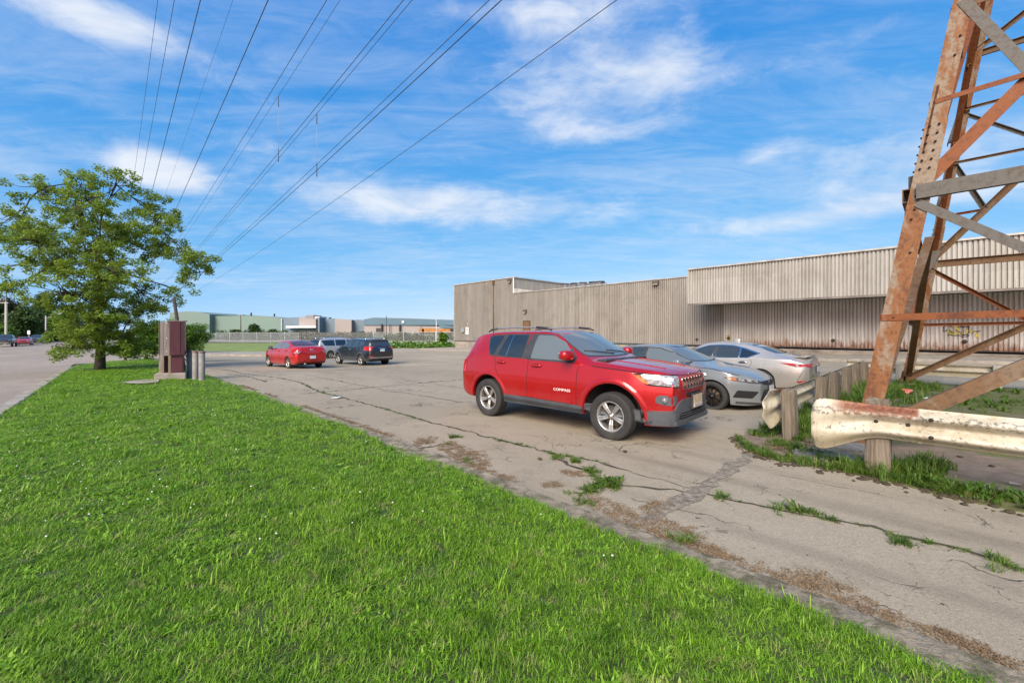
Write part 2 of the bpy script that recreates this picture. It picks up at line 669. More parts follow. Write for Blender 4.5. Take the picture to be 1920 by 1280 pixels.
def build_ground():
    rings = [0, 4, 8, 14, 22, 32, 45, 60, 80, 110, 150, 220, 350, 600, 1200, 3000]
    n = 96
    vs = [(0, 0, g1(0, 0) - .06)]; fs = []
    for r in rings[1:]:
        for k in range(n):
            a = 2 * PI * k / n
            x, y = r * math.sin(a), r * math.cos(a)
            vs.append((x, y, g1(x, y) - 0.06))
    for k in range(n):
        fs.append((0, 1 + (k + 1) % n, 1 + k))
    for i in range(len(rings) - 2):
        for k in range(n):
            a = 1 + i * n + k; b = 1 + i * n + (k + 1) % n
            fs.append((a, b, b + n, a + n))
    o = MB().add(vs, fs).build('ground', M_GROUND)
    o['kind'] = 'structure'


build_ground()
LAWN_V0, LAWN_V1, KERB_V1 = -1.55, 2.72, 3.00
LAWN_S1 = 41.0
s_line = np.concatenate([np.arange(-40, 60, 1.0), np.arange(60, 100, 4.0)])
lot = grid_sheet('parking_lot', s_line, np.concatenate([np.arange(KERB_V1 - .05, 14, .8), np.arange(14, 64, 3.0)]), 0.0, M_LOT)
street = grid_sheet('street', np.concatenate([np.arange(-40, 60, 2.0), np.arange(60, 420, 12.0)]),
                    np.linspace(-13.2, LAWN_V0 - .22, 8), -0.004, M_STREET)
drive = grid_sheet('driveway', np.arange(LAWN_S1, 96, 3.0), np.linspace(LAWN_V0 - .26, KERB_V1 - .04, 4), -0.009, M_STREET)
# the strip of pavement beyond, up to the far road
far_road = drape('far_road', [at(-200, 638, 96).xy[:], at(900, 638, 96).xy[:], at(900, 634, 125).xy[:], at(-200, 634, 125).xy[:]],
                 M_STREET, 0.02, 25, kind='structure')


def lawn_edge(s):
    return LAWN_V1 + 0.03 * math.sin(s * 2.1) + 0.02 * math.sin(s * 5.3 + 1)


def build_lawn():
    ss = np.concatenate([np.arange(-9, 12, .35), np.arange(12, LAWN_S1 + .01, 1.0)])
    nv = 13
    vs = []; fs = []
    for s in ss:
        v1 = lawn_edge(s)
        v0 = LAWN_V0
        if s > 34:                      # rounded end where the driveway turns off the street
            k = (s - 34) / 7.0
            v0 = LAWN_V0 + 2.2 * (1 - math.sqrt(max(0, 1 - k * k)))
        for j in range(nv):
            f = j / (nv - 1)
            v = v0 + (v1 - v0) * f
            x, y = sv(s, v)
            hump = 0.05 + 0.06 * math.sin(PI * f) ** .7
            if j == nv - 1: hump = 0.02
            if j == 0: hump = 0.03
            vs.append((x, y, g1(x, y) + hump + .012 * math.sin(s * 1.3 + v * 2)))
    for i in range(len(ss) - 1):
        for j in range(nv - 1):
            a = i * nv + j
            fs.append((a, a + 1, a + 1 + nv, a + nv))
    mb = MB().add(vs, fs, True)
    o = mb.build('lawn', M_SOIL)
    if o.data.polygons[0].normal.z < 0:
        o.data.flip_normals()
    o['kind'] = 'structure'
    return o


lawn = build_lawn()
LAWN_BVH = BVHTree.FromPolygons([v.co.copy() for v in lawn.data.vertices], [list(p.vertices) for p in lawn.data.polygons])


def lawn_z(x, y):
    h = LAWN_BVH.ray_cast(Vector((x, y, 5)), Vector((0, 0, -1)))
    return h[0].z if h[0] is not None else g1(x, y)


def kerb(name, s0, s1, v0, v1, top, step, mat, wob=0.0):
    ss = np.arange(s0, s1 + 1e-6, step)
    prof = [(v0, -.08), (v0, top - .012), (v0 + .015, top), (v1 - .03, top), (v1, top - .022), (v1, -.08)]
    vs = []; fs = []
    n = len(prof)
    rnd = random.Random(3)
    for s in ss:
        w = wob * (math.sin(s * 1.7) * .5 + rnd.uniform(-.5, .5))
        dz = wob * rnd.uniform(-.25, .1)
        for (v, z) in prof:
            x, y = sv(s, v + (w if v == v1 else 0))
            vs.append((x, y, g1(x, y) + z + (dz if z > 0 else 0)))
    for i in range(len(ss) - 1):
        for j in range(n - 1):
            a = i * n + j
            fs.append((a, a + 1, a + 1 + n, a + n))
    o = MB().add(vs, fs).build(name, mat)
    o['kind'] = 'structure'
    return o


kerb('lot_kerb', -9, LAWN_S1 + 2, LAWN_V1 - .06, KERB_V1, 0.020, 0.13, M_KERB, 0.055)
kerb('street_kerb', -9, 35, LAWN_V0 - .24, LAWN_V0 + .03, 0.07, 1.0, M_CONC)

# far side of the lot: sidewalk with kerb, then mown strip
def far_poly(pts):
    return [tuple(pix(px, py).xy) for px, py in pts]


drape('far_sidewalk', far_poly([(250, 666.5), (420, 666.5), (560, 668), (690, 668), (690, 662), (560, 661), (250, 660)]), M_CONC, 0.13, 4, kind='structure', skirt=.2)
drape('far_verge', far_poly([(230, 659), (640, 660), (716, 656), (690, 648), (560, 643.5), (230, 642.8)]), M_FARGRASS, 0.07, 6, kind='structure')
drape('fence_verge', far_poly([(700, 651.5), (790, 652), (848, 648.5), (900, 647), (900, 639), (640, 640)]), M_FARGRASS, 0.08, 6, kind='structure')


# ---- cracks in the paving, with dirt in them
def ribbon(pts, w, off, wig=0.0, seed=1, step=0.12):
    rnd = random.Random(seed)
    P = [Vector(p).xy for p in pts]
    out = []
    for i in range(len(P) - 1):
        L = (P[i + 1] - P[i]).length
        k = max(1, int(L / step))
        for j in range(k):
            out.append(P[i].lerp(P[i + 1], j / k))
    out.append(P[-1])
    vs = []; fs = []
    for i, p in enumerate(out):
        a = out[max(0, i - 1)]; b = out[min(len(out) - 1, i + 1)]
        t = (b - a).normalized(); nrm = Vector((-t.y, t.x))
        q = p + nrm * rnd.uniform(-wig, wig)
        ww = w * rnd.uniform(.35, 1.25)
        if i in (0, len(out) - 1): ww *= .2
        for sgn in (-1, 1):
            r = q + nrm * sgn * ww / 2
            vs.append((r.x, r.y, g1(r.x, r.y) + off))
    for i in range(len(out) - 1):
        fs.append((2 * i, 2 * i + 1, 2 * i + 3, 2 * i + 2))
    return vs, fs, out


CRACKS = [  # pixel polylines, width, weed density per metre
    ([(600, 735), (640, 745), (700, 760), (760, 778), (800, 791), (830, 798), (865, 805), (900, 815), (940, 826), (985, 836), (1040, 851), (1090, 858), (1140, 870), (1182, 884)], .045, 13),
    ([(1080, 935), (1105, 920), (1140, 911), (1210, 913), (1290, 922), (1350, 931), (1410, 944), (1470, 956), (1560, 975), (1640, 990), (1720, 1012), (1800, 1031), (1860, 1050), (1960, 1080)], .040, 13),
    ([(1040, 853), (1062, 872), (1105, 884), (1128, 902), (1112, 916)], .06, 20),
    ([(395, 691), (430, 694), (452, 700), (520, 708), (560, 716), (600, 735)], .06, 6),
    ([(425, 700), (470, 707), (500, 716)], .05, 4),
    ([(470, 697), (560, 695), (640, 694), (720, 690), (800, 686), (880, 683)], .07, 3),
    ([(560, 739), (590, 736), (640, 732), (690, 727), (760, 721), (830, 714), (884, 711)], .045, 7),
    ([(572, 702), (640, 715), (710, 729), (790, 741), (868, 755)], .03, 1),
    ([(770, 844), (792, 838), (830, 834), (842, 830)], .05, 2),
    ([(1180, 884), (1260, 905), (1330, 925)], .018, 0),
    ([(1440, 886), (1600, 918), (1700, 938)], .009, 0),
    ([(520, 690), (700, 703), (890, 731)], .02, 0),
]
CRACK_PTS = []
for i, (pl, w, dens) in enumerate(CRACKS):
    vs, fs, path = ribbon([pix(*p) for p in pl], w, 0.004, wig=w * .6 + .014, seed=i)
    o = MB().add(vs, fs).build('crack', M_CRACK if w > .025 else M_CRACKF, lot)
    if dens:
        CRACK_PTS.append((path, dens))
# crumbled filled trench running across the lane
vs, fs, _ = ribbon([pix(*p) for p in [(1185, 985), (1240, 955), (1300, 925), (1360, 884), (1420, 842)]], .17, 0.0045, .03, 77)
MB().add(vs, fs).build('filled_trench', pmat('trench_fill', (0.225, 0.19, 0.145), .95, var=.5, vs=14, bump=.9, bs=55,
                       col2=(0.08, 0.07, 0.05), c2lo=.5, c2hi=.66, c2s=24, coords='World'), lot)


def blotch(pxpoly, name, mat, off, jit=0.06, seed=0):
    """patch of loose dirt with a ragged outline"""
    rnd = random.Random(seed)
    pts = [pix(*p).xy for p in pxpoly]
    out = []
    for i in range(len(pts)):
        a, b = pts[i], pts[(i + 1) % len(pts)]
        k = max(2, int((b - a).length / .10))
        for j in range(k):
            q = a.lerp(b, j / k)
            out.append((q.x + rnd.uniform(-jit, jit), q.y + rnd.uniform(-jit, jit)))
    cx = sum(p[0] for p in out) / len(out); cy = sum(p[1] for p in out) / len(out)
    return out


LITTER = [  # pixel polygons of leaf litter against the kerb
    [(822, 832), (850, 826), (868, 838), (905, 850), (920, 872), (895, 884), (862, 868), (835, 852)],
    [(768, 842), (782, 822), (822, 817), (812, 826), (790, 836), (786, 852), (772, 852)],
    [(1090, 930), (1120, 925), (1200, 965), (1290, 985), (1330, 1015), (1380, 1050), (1350, 1052), (1260, 1018), (1180, 985), (1110, 955)],
    [(1195, 948), (1245, 940), (1268, 950), (1235, 964), (1205, 962)],
    [(1440, 1078), (1480, 1072), (1530, 1065), (1570, 1090), (1640, 1125), (1700, 1160), (1660, 1158), (1560, 1118)],
    [(1020, 908), (1046, 902), (1050, 912), (1024, 914)],
    [(1035, 880), (1090, 884), (1110, 896), (1070, 892)],
    [(1690, 1160), (1780, 1185), (1900, 1240), (1900, 1250), (1760, 1200)],
]

# ================================================================== WAREHOUSE
def cladding_mat(name, base, streak, rust_amt, light):
    m, t, b = new_mat(name)
    pos, s, v, z = sv_nodes(t)
    q = t.comb(t.math('MULTIPLY', s, 1.0), t.math('MULTIPLY', v, 1.0), t.math('MULTIPLY', z, 0.06))
    n1 = t.noise(q, 2.2, 6, .65)
    n2 = t.noise(q, 14.0, 5, .7)
    n3 = t.noise(t.comb(s, v, z), 0.5, 4, .6)
    oi = t.new('ShaderNodeObjectInfo')
    c = t.mix(t.smooth(n1, .35, .68), base, light)
    c = t.mix(t.smooth(n2, .5, .78, 0, .7), c, streak)
    c = t.mix(t.smooth(n3, .5, .75, 0, .4), c, streak)
    c = t.mix(t.math('MULTIPLY', oi.outputs['Random'], .22), c, streak)
    if rust_amt:
        nr = t.noise(t.comb(t.math('MULTIPLY', s, 1.0), t.math('MULTIPLY', v, 1.0), t.math('MULTIPLY', z, .25)), 7.0, 6, .7)
        hgt = t.math('ADD', z, t.math('MULTIPLY', t.math('SUBTRACT', nr, .5), -2.0))
        r = t.math('MULTIPLY', t.smooth(hgt, 1.15, .35), t.smooth(s, 14.5, 9.0, .0, rust_amt))
        rc = t.mix(t.smooth(n2, .35, .65), (0.10, 0.03, 0.012), (0.27, 0.105, 0.035))
        c = t.mix(r, c, rc)
        st = t.math('MULTIPLY', t.smooth(nr, .60, .74), t.smooth(s, 14, 8, .05, .55))
        c = t.mix(st, c, (0.16, 0.09, 0.05))
    t.l.new(c, b.inputs['Base Color'])
    b.inputs['Roughness'].default_value = .55
    b.inputs['Metallic'].default_value = 0.15
    return m


M_CLAD = cladding_mat('beige_cladding', (0.265, 0.24, 0.203), (0.145, 0.122, 0.098), 0.95, (0.34, 0.315, 0.275))
M_CLADW = cladding_mat('galvanised_cladding', (0.335, 0.315, 0.275), (0.18, 0.158, 0.128), 0.0, (0.43, 0.413, 0.373))
M_CLADD = cladding_mat('dock_cladding', (0.50, 0.465, 0.41), (0.28, 0.24, 0.19), 0.95, (0.64, 0.62, 0.585))  # colour lightened to make up for the shade under the overhang
M_FOUND = pmat('foundation_concrete', (0.27, 0.235, 0.195), .9, var=.3, vs=.9, bump=.3, bs=25, col2=(.15, .125, .105),
               c2lo=.45, c2hi=.7, c2s=1.4, coords='World')
M_TRIM = pmat('trim_steel', (0.42, 0.40, 0.36), .5, .3, var=.25, vs=2.0)
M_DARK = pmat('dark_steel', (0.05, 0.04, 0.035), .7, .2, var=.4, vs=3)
M_ROOF = pmat('gravel_roof', (0.22, 0.21, 0.19), .95)
M_BROWN = pmat('brown_door', (0.15, 0.07, 0.025), .5, var=.2)
M_LAMP = pmat('lamp_housing', (0.12, 0.10, 0.08), .5, .3)
M_LENS = pmat('lamp_lens', (0.5, 0.45, 0.36), .2)
M_WHITE = pmat('white_paint', (0.72, 0.72, 0.70), .45, var=.1)
M_INK = pmat('black_ink', (0.02, 0.02, 0.025), .6)
M_GALV = pmat('galvanised', (0.45, 0.46, 0.46), .45, .6, var=.25, vs=4)

WS0, WV = 48.75, 35.6                   # far-left corner of the wall
WX = lambda s: WS0 - s                  # local x along the wall, growing towards the camera side
wh_x, wh_y = sv(WS0, WV)
WG = -0.95                              # foundation goes below the ground here
warehouse = thing('warehouse', 'long low warehouse clad in ribbed beige metal sheets with a pale overhanging upper band', 'warehouse',
                  (wh_x, wh_y, 0), -(PI / 2 - TH))
PITCH, PW = 0.19, 3.04


def clad_mesh(name, width, z0, z1, depth=.085, mat=None):
    n = int(round(width / PITCH))
    xs = []; ys = []
    for k in range(n):
        x0 = k * PITCH
        xs += [x0, x0 + .108, x0 + .122, x0 + .172]
        ys += [0, 0, depth, depth]
    xs.append(n * PITCH); ys.append(0)
    vs = []
    for z in (z0, z1):
        for x, y in zip(xs, ys):
            vs.append((x, y, z))
    m = len(xs)
    fs = [(i, i + 1, i + 1 + m, i + m) for i in range(m - 1)]
    me = MB().add(vs, fs).mesh(name)
    # outward normal is -y
    if me.polygons[0].normal.y > 0:
        me.flip_normals()
    if mat: me.materials.append(mat)
    return me


def put_panels(me, x0, count, y, rot=0.0, step=PW, along=(1, 0), z=0.0):
    for i in range(count):
        o = bpy.data.objects.new('cladding_panel', me)
        COL.objects.link(o)
        o.parent = warehouse
        o.location = (x0 + along[0] * step * i, y + along[1] * step * i + random.uniform(-.004, .004), z)
        o.rotation_euler = (0, 0, rot)


xH = 12.16                               # end of the tall block (4 panels)
xO = WX(15.3)                            # where the overhang starts
xO = WX(13.7)
xD = xH + 8 * PW
xEnd = xO + 15 * PW
ZM, ZT, ZP = 0.48, 6.27, 8.22
put_panels(clad_mesh('tall_sheet', PW, 0.32, ZP, mat=M_CLAD), 0, 4, 0)
put_panels(clad_mesh('wall_sheet', PW, ZM, ZT, mat=M_CLAD), xH, 8, 0)
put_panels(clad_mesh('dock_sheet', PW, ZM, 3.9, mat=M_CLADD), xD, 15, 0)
# tall block: return wall above the low roof, and its left end
put_panels(clad_mesh('return_sheet', PW, ZT - .4, ZP, mat=M_CLADW), xH, 10, .02, PI / 2, along=(0, 1))
put_panels(clad_mesh('end_sheet', PW, 0.32, ZP, mat=M_CLAD), 0, 10, PW + .0, -PI / 2, along=(0, 1))
# overhang: three courses of lapped sheets
OW, OZ0, OZ1 = 3.4, 3.72, 6.34
hh = (OZ1 - OZ0) / 3
for r in range(3):
    me = clad_mesh('overhang_sheet', PW, OZ0 + r * hh - (.05 if r else 0), OZ0 + (r + 1) * hh, depth=.085, mat=M_CLADW)
    put_panels(me, xO, 15, -OW - .014 * (2 - r))
me = clad_mesh('overhang_end_sheet', 3.42, OZ0, OZ1, mat=M_CLADW)
put_panels(me, xO - .02, 1, -.03, -PI / 2, along=(0, 1))

mb = MB()
mb.box((xEnd / 2 + .0, .16, (.44 + WG) / 2 - .12), (xEnd, .28, ZM - WG - .06))
mb.box((.15, 15, (.3 + WG) / 2 - .1), (.28, 29.6, .3 - WG))
mb.build('foundation', M_FOUND, warehouse)
mb = MB()
mb.box((xH + (xEnd - xH) / 2, 15.2, ZT - .12), (xEnd - xH - .1, 30, .1))
mb.box((xH / 2, 15.2, ZP - .15), (xH - .1, 30, .1))
mb.build('roof', M_ROOF, warehouse)
mb = MB()
mb.box((xEnd / 2, 30.4, 3), (xEnd, .2, 5.4)); mb.box((xEnd - .1, 15, 3), (.2, 30, 5.4))
mb.build('rear_wall', M_FOUND, warehouse)
fl = MB()
fl.box((xH / 2 - .02, .0, ZP + .03), (xH + .1, .16, .12))
fl.box((xH + .03, 15.0, ZP + .03), (.14, 30, .12))
fl.box((-.03, 15.1, ZP + .03), (.14, 30, .12))
fl.build('parapet_flashing', M_TRIM, warehouse)
MB().box(((xH + xO) / 2 + .08, .01, ZT + .02), (xO - xH - .2, .15, .09)).build('eave_flashing', M_TRIM, warehouse)
MB().box(((xO + xEnd) / 2, -OW - .03, OZ1 + .03), (xEnd - xO + .1, .16, .10)).build('overhang_flashing', M_TRIM, warehouse)
MB().box(((xO + xEnd) / 2, -OW / 2 - .02, OZ1 - .02), (xEnd - xO - .06, OW - .2, .05)).build('overhang_roof', M_ROOF, warehouse)
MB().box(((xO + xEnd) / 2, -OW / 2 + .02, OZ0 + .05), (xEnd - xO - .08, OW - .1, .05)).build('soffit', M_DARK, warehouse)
MB().box(((xO + xEnd) / 2, -OW - .045, OZ0 - .06), (xEnd - xO + .02, .10, .13)).build('soffit_edge_beam',
         pmat('weathered_beam', (.17, .145, .125), .7, .1, var=.35, vs=1.5), warehouse)
MB().box(((xH + xEnd) / 2, -.03, ZM - .035), (xEnd - xH, .08, .05)).build('base_flashing', M_DARK, warehouse)
MB().box((xH / 2, -.03, .285), (xH, .08, .05)).build('base_flashing', M_DARK, warehouse)
# corner trims and the rusty downpipe
MB().box((-.03, -.03, (ZP + .32) / 2), (.12, .12, ZP - .34)).build('corner_trim', M_TRIM, warehouse)
MB().box((xH + .02, -.02, (ZT + ZP) / 2), (.10, .10, ZP - ZT)).build('corner_trim', M_WHITE, warehouse)
M_RUSTP = pmat('rusty_pipe', (0.15, 0.075, 0.03), .8, .1, var=.4, vs=2, col2=(.05, .035, .025), c2s=.8)
dp = MB(); dp.tube([(xH * .70, -.07, .4), (xH * .70, -.07, ZP - .1)], .05, 8); dp.box((xH * .70, -.09, ZP - .35), (.28, .2, .5))
dp.build('downpipe', M_RUSTP, warehouse)
# rusted patch of gutter water below the low roof corner
MB().prism([(0, 0), (3.6, 0), (.2, .55)], 0, .06, Matrix.Translation((xH + .06, -.05, ZT + .05)) @ Matrix.Rotation(PI / 2, 4, 'X')).build('corner_flashing', M_TRIM, warehouse)


def wall_px(px, y=0.0):
    """local x on the wall plane (offset y) for a photo column"""
    k = (px - 960) / FPX
    d = (WV + y) / (V[1] + V[0] * k)
    s = U[0] * k * d + U[1] * d
    return WX(s), d


def wall_z(py, d):
    return EYE + (HOR - py) / FPX * d


# brown personnel door with its frame
x, d = wall_px(988)
dr = MB().box((x, -.05, 1.72), (1.0, .07, 2.1)).build('door', M_BROWN, warehouse)
fr = MB(); fr.box((x - .54, -.05, 1.76), (.08, .10, 2.2)); fr.box((x + .54, -.05, 1.76), (.08, .10, 2.2)); fr.box((x, -.05, 2.83), (1.0, .10, .08))
fr.build('frame', M_DARK, dr)
MB().tube([(x + .38, -.09, 1.62), (x + .38, -.14, 1.62), (x + .30, -.14, 1.62)], .018, 8).build('handle', M_GALV, dr)


def wall_lamp(px, py, sc=1.0, y=0.0):
    x, d = wall_px(px, y)
    z = wall_z(py, d)
    b = MB().bbox((x, y - .17, z), (.5 * sc, .30 * sc, .36 * sc), .04).build('wall_lamp', M_LAMP, warehouse)
    MB().box((x, y - .20, z - .20 * sc), (.40 * sc, .22 * sc, .05)).build('lens', M_LENS, b)
    MB().tube([(x, y, z + .05), (x, y - .1, z + .05)], .04, 8).build('bracket', M_DARK, b)


wall_lamp(957, 526, 1.0); wall_lamp(986, 583, .9); wall_lamp(1231, 529, 1.1)
# sign, meter box and pipes by the corner
x, d = wall_px(876.5); z = wall_z(620, d)
sg = MB().box((x, -.06, z), (.62, .03, 1.0)).build('notice_sign', M_WHITE, warehouse)
for k, (w, zz) in enumerate(((.34, .28), (.42, .08), (.28, -.10))):
    MB().box((x, -.079, z + zz), (w, .006, .09)).build('lettering', M_INK, sg)
x2, d = wall_px(869)
mb = MB().bbox((x2, -.12, z + .1), (.55, .2, .55), .03)
mb.build('meter_box', M_GALV, warehouse)
MB().tube([(x + .1, -.05, z + .5), (x + .1, -.05, z + 1.2)], .03, 6).build('conduit', M_GALV, warehouse)
# rooftop units
M_UNIT = pmat('unit_metal', (.20, .20, .19), .5, .4, var=.3, vs=2)
for k, px in enumerate((1060, 1074, 1088, 1104, 1116)):
    x, d = wall_px(px, 9.0)
    zb = ZT - .07
    u_ = MB().bbox((x, 9.0 + k * .3, zb + .85), (1.6 if k != 4 else 1.0, 1.6, 1.7 - .1 * (k % 2)), .05).build('rooftop_unit', M_UNIT, warehouse)
    MB().lathe([(.0, zb + 1.72), (.5, zb + 1.72), (.55, zb + 1.78), (.55, zb + 1.9), (.45, zb + 1.92), (0, zb + 1.9)], 14,
               Matrix.Translation((x, 9.0 + k * .3, 0))).build('fan_cowl', M_DARK, u_)
# small vents low on the wall
for px, py in ((1307, 636), (1366, 634), (1562, 638), (1809, 640)):
    x, d = wall_px(px); z = wall_z(py, d)
    MB().lathe([(0, -.07), (.10, -.07), (.11, -.03), (.11, .0)], 12, Matrix.Translation((x, -.02, z)), axis='y').build('wall_vent', M_DARK, warehouse)


# spray-painted scrawl on the dock wall
def scrawl(px_pts, w, mat, off, closed=False):
    P = []
    for px, py in px_pts:
        x, d = wall_px(px)
        P.append(Vector((x, wall_z(py, d))))
    # smooth
    for _ in range(2):
        Q = [P[0]]
        for a, b in zip(P[:-1], P[1:]):
            Q += [a.lerp(b, .25), a.lerp(b, .75)]
        Q.append(P[-1]); P = Q
    vs = []; fs = []
    for i, p in enumerate(P):
        t = (P[min(i + 1, len(P) - 1)] - P[max(i - 1, 0)]).normalized(); n = Vector((-t.y, t.x))
        for sg in (-1, 1):
            q = p + n * sg * w / 2
            vs.append((q.x, off, q.y))
    for i in range(len(P) - 1):
        fs.append((2 * i, 2 * i + 1, 2 * i + 3, 2 * i + 2))
    return vs, fs


M_SPRAYK = pmat('black_spray', (.025, .025, .028), .6)
M_SPRAYY = pmat('yellow_spray', (.50, .42, .08), .6, var=.3, vs=6)
gk = MB(); gy = MB()
Z = lambda x, y: (1720 + x / 9.6, 580 + y / 9.6)
for st in ([(630, 320), (580, 292), (500, 295), (460, 330), (490, 350)], [(460, 375), (490, 400), (530, 380), (520, 365)],
           [(640, 290), (640, 265), (720, 245), (860, 250), (880, 290), (760, 300)], [(720, 320), (880, 318), (940, 280)],
           [(930, 290), (925, 430)], [(540, 455), (680, 470), (830, 470), (900, 440), (935, 470), (900, 485), (780, 500)],
           [(700, 365), (720, 405), (830, 418)], [(570, 375), (660, 430)], [(990, 400), (1140, 388)], [(770, 440), (860, 455)]):
    vs, fs = scrawl([Z(*p) for p in st], .045, None, -.012); gk.add(vs, fs)
for st in ([(600, 400), (610, 470)], [(560, 380), (640, 430), (650, 470)], [(700, 300), (720, 420), (820, 440)], [(1070, 430), (1075, 500)],
           [(985, 370), (985, 415)], [(900, 360), (905, 430)]):
    vs, fs = scrawl([Z(*p) for p in st], .16, None, -.006); gy.add(vs, fs)
gy.build('graffiti', M_SPRAYY, warehouse)
gk.build('graffiti', M_SPRAYK, warehouse)
gy2 = MB()
for st in ([(1366, 627), (1368, 640)], [(1361, 632), (1372, 632)]):
    vs, fs = scrawl(st, .2, None, -.008); gy2.add(vs, fs)
gy2.build('graffiti', pmat('faded_spray', (.38, .31, .16), .7, var=.3, vs=5), warehouse)

# paved apron along the wall
ss = np.arange(-30, 52, 2.0)
vs = []; fs = []
prof = [(30.6, -.1), (30.6, .13), (30.64, .15), (30.9, .15), (33.2, .17), (35.7, .19)]
for s in ss:
    for v, z in prof:
        x, y = sv(s, v); vs.append((x, y, g1(x, y) + z))
n = len(prof)
for i in range(len(ss) - 1):
    for j in range(n - 1):
        a = i * n + j; fs.append((a, a + 1, a + 1 + n, a + n))
ap = MB().add(vs, fs).build('apron', M_CONC); ap['kind'] = 'structure'

# ================================================================== TRANSMISSION TOWER
def rust_mat(name, grey, rust, dark, amount, scale=2.2, rough=.75):
    m, t, b = new_mat(name)
    tc = t.new('ShaderNodeTexCoord')
    v = tc.outputs['Object']
    st = t.mapping(v, scale=(1, 1, .35))
    n1 = t.noise(st, scale, 8, .68, .5)
    n2 = t.noise(v, scale * 7, 6, .7)
    n3 = t.noise(v, 90, 3, .7)
    c = t.mix(t.smooth(n1, .62 - amount * .35, .72 - amount * .35), grey, rust)
    c = t.mix(t.smooth(t.math('ADD', n1, t.math('MULTIPLY', n2, .4)), .74, .92, 0, .85), c, dark)
    c = t.mix(t.smooth(n2, .46, .66, 0, .6), c, (rust[0] * .5, rust[1] * .45, rust[2] * .45))
    c = t.mix(t.smooth(n3, .5, .8, 0, .25), c, (grey[0] * 1.1, grey[1] * 1.1, grey[2] * 1.1))
    t.l.new(c, b.inputs['Base Color'])
    b.inputs['Roughness'].default_value = rough
    b.inputs['Metallic'].default_value = 0.1
    bp = t.new('ShaderNodeBump'); bp.inputs['Strength'].default_value = .35; bp.inputs['Distance'].default_value = .006
    t.l.new(n2, bp.inputs['Height']); t.l.new(bp.outputs[0], b.inputs['Normal'])
    return m


M_LEG = rust_mat('rust_streaked_leg', (0.215, 0.165, 0.115), (0.185, 0.070, 0.017), (0.07, 0.02, 0.008), .46, 2.9)
M_RUST = rust_mat('heavy_rust', (0.19, 0.105, 0.055), (0.18, 0.052, 0.011), (0.065, 0.018, 0.007), .8)
M_RUSTB = rust_mat('brown_rust', (0.165, 0.115, 0.07), (0.14, 0.075, 0.032), (0.055, 0.03, 0.018), .65)
M_STEEL = rust_mat('weathered_galvanised', (0.105, 0.098, 0.085), (0.13, 0.085, 0.052), (0.035, 0.03, 0.028), .25)
M_TAN = rust_mat('tan_flange', (0.42, 0.27, 0.16), (0.36, 0.17, 0.075), (0.17, 0.06, 0.03), .5)
M_BOLT = pmat('bolt_iron', (0.04, 0.028, 0.024), .7, .4)

T_S, T_V, T_H, T_K = -3.90, 11.95, 4.75, 0.158
tx, ty = sv(T_S, T_V)
tower = thing('transmission_tower', 'rusty steel lattice transmission tower standing inside the guard rails', 'tower', (tx, ty, 0), -(PI / 2 - TH))
TOP = 24.5
hw = lambda z: max(1.0, T_H - T_K * z)
CORN = [(-1, -1), (1, -1), (1, 1), (-1, 1)]


def lp(i, z):
    c = CORN[i % 4]
    return Vector((c[0] * hw(z), c[1] * hw(z), z))


def fp(i, t, z):
    """point on face i (from corner i to corner i+1)"""
    return lp(i, z).lerp(lp(i + 1, z), t)


def lsec(w, th):
    return [(0, 0), (w, 0), (w, th), (th, th), (th, w), (0, w)]


def leg_piece(i, z0, z1, w, th, mat, name='leg'):
    c = CORN[i]
    mb = MB()
    mb.sweep(lsec(w, th), lp(i, z0), lp(i, z1), (-c[0], 0, 0), (0, -c[1], 0))
    return mb.build(name, mat, tower)


def brace(i, a, b, w, mat, th=.012, inset=.03, ch=False, name='brace'):
    """angle (or channel) member on face i between two points"""
    n = (lp(i + 1, 0) - lp(i, 0)).normalized()
    inn = Vector((0, 0, 1)).cross(n).normalized()            # into the tower
    if inn.dot(-(lp(i, 0) + lp(i + 1, 0))) < 0: inn = -inn
    d = (b - a).normalized()
    e = d.cross(inn).normalized()
    if e.z < 0: e = -e
    a = a + inn * inset; b = b + inn * inset
    if ch:
        pr = [(-w / 2, 0), (w / 2, 0), (w / 2, w * .4), (w / 2 - th, w * .4), (w / 2 - th, th), (-w / 2 + th, th), (-w / 2 + th, w * .4), (-w / 2, w * .4)]
    else:
        pr = [(-w / 2, 0), (w / 2, 0), (w / 2, w * .8), (w / 2 - th, w * .8), (w / 2 - th, th), (-w / 2, th)]
    return MB().sweep(pr, a, b, e, inn).build(name, mat, tower)


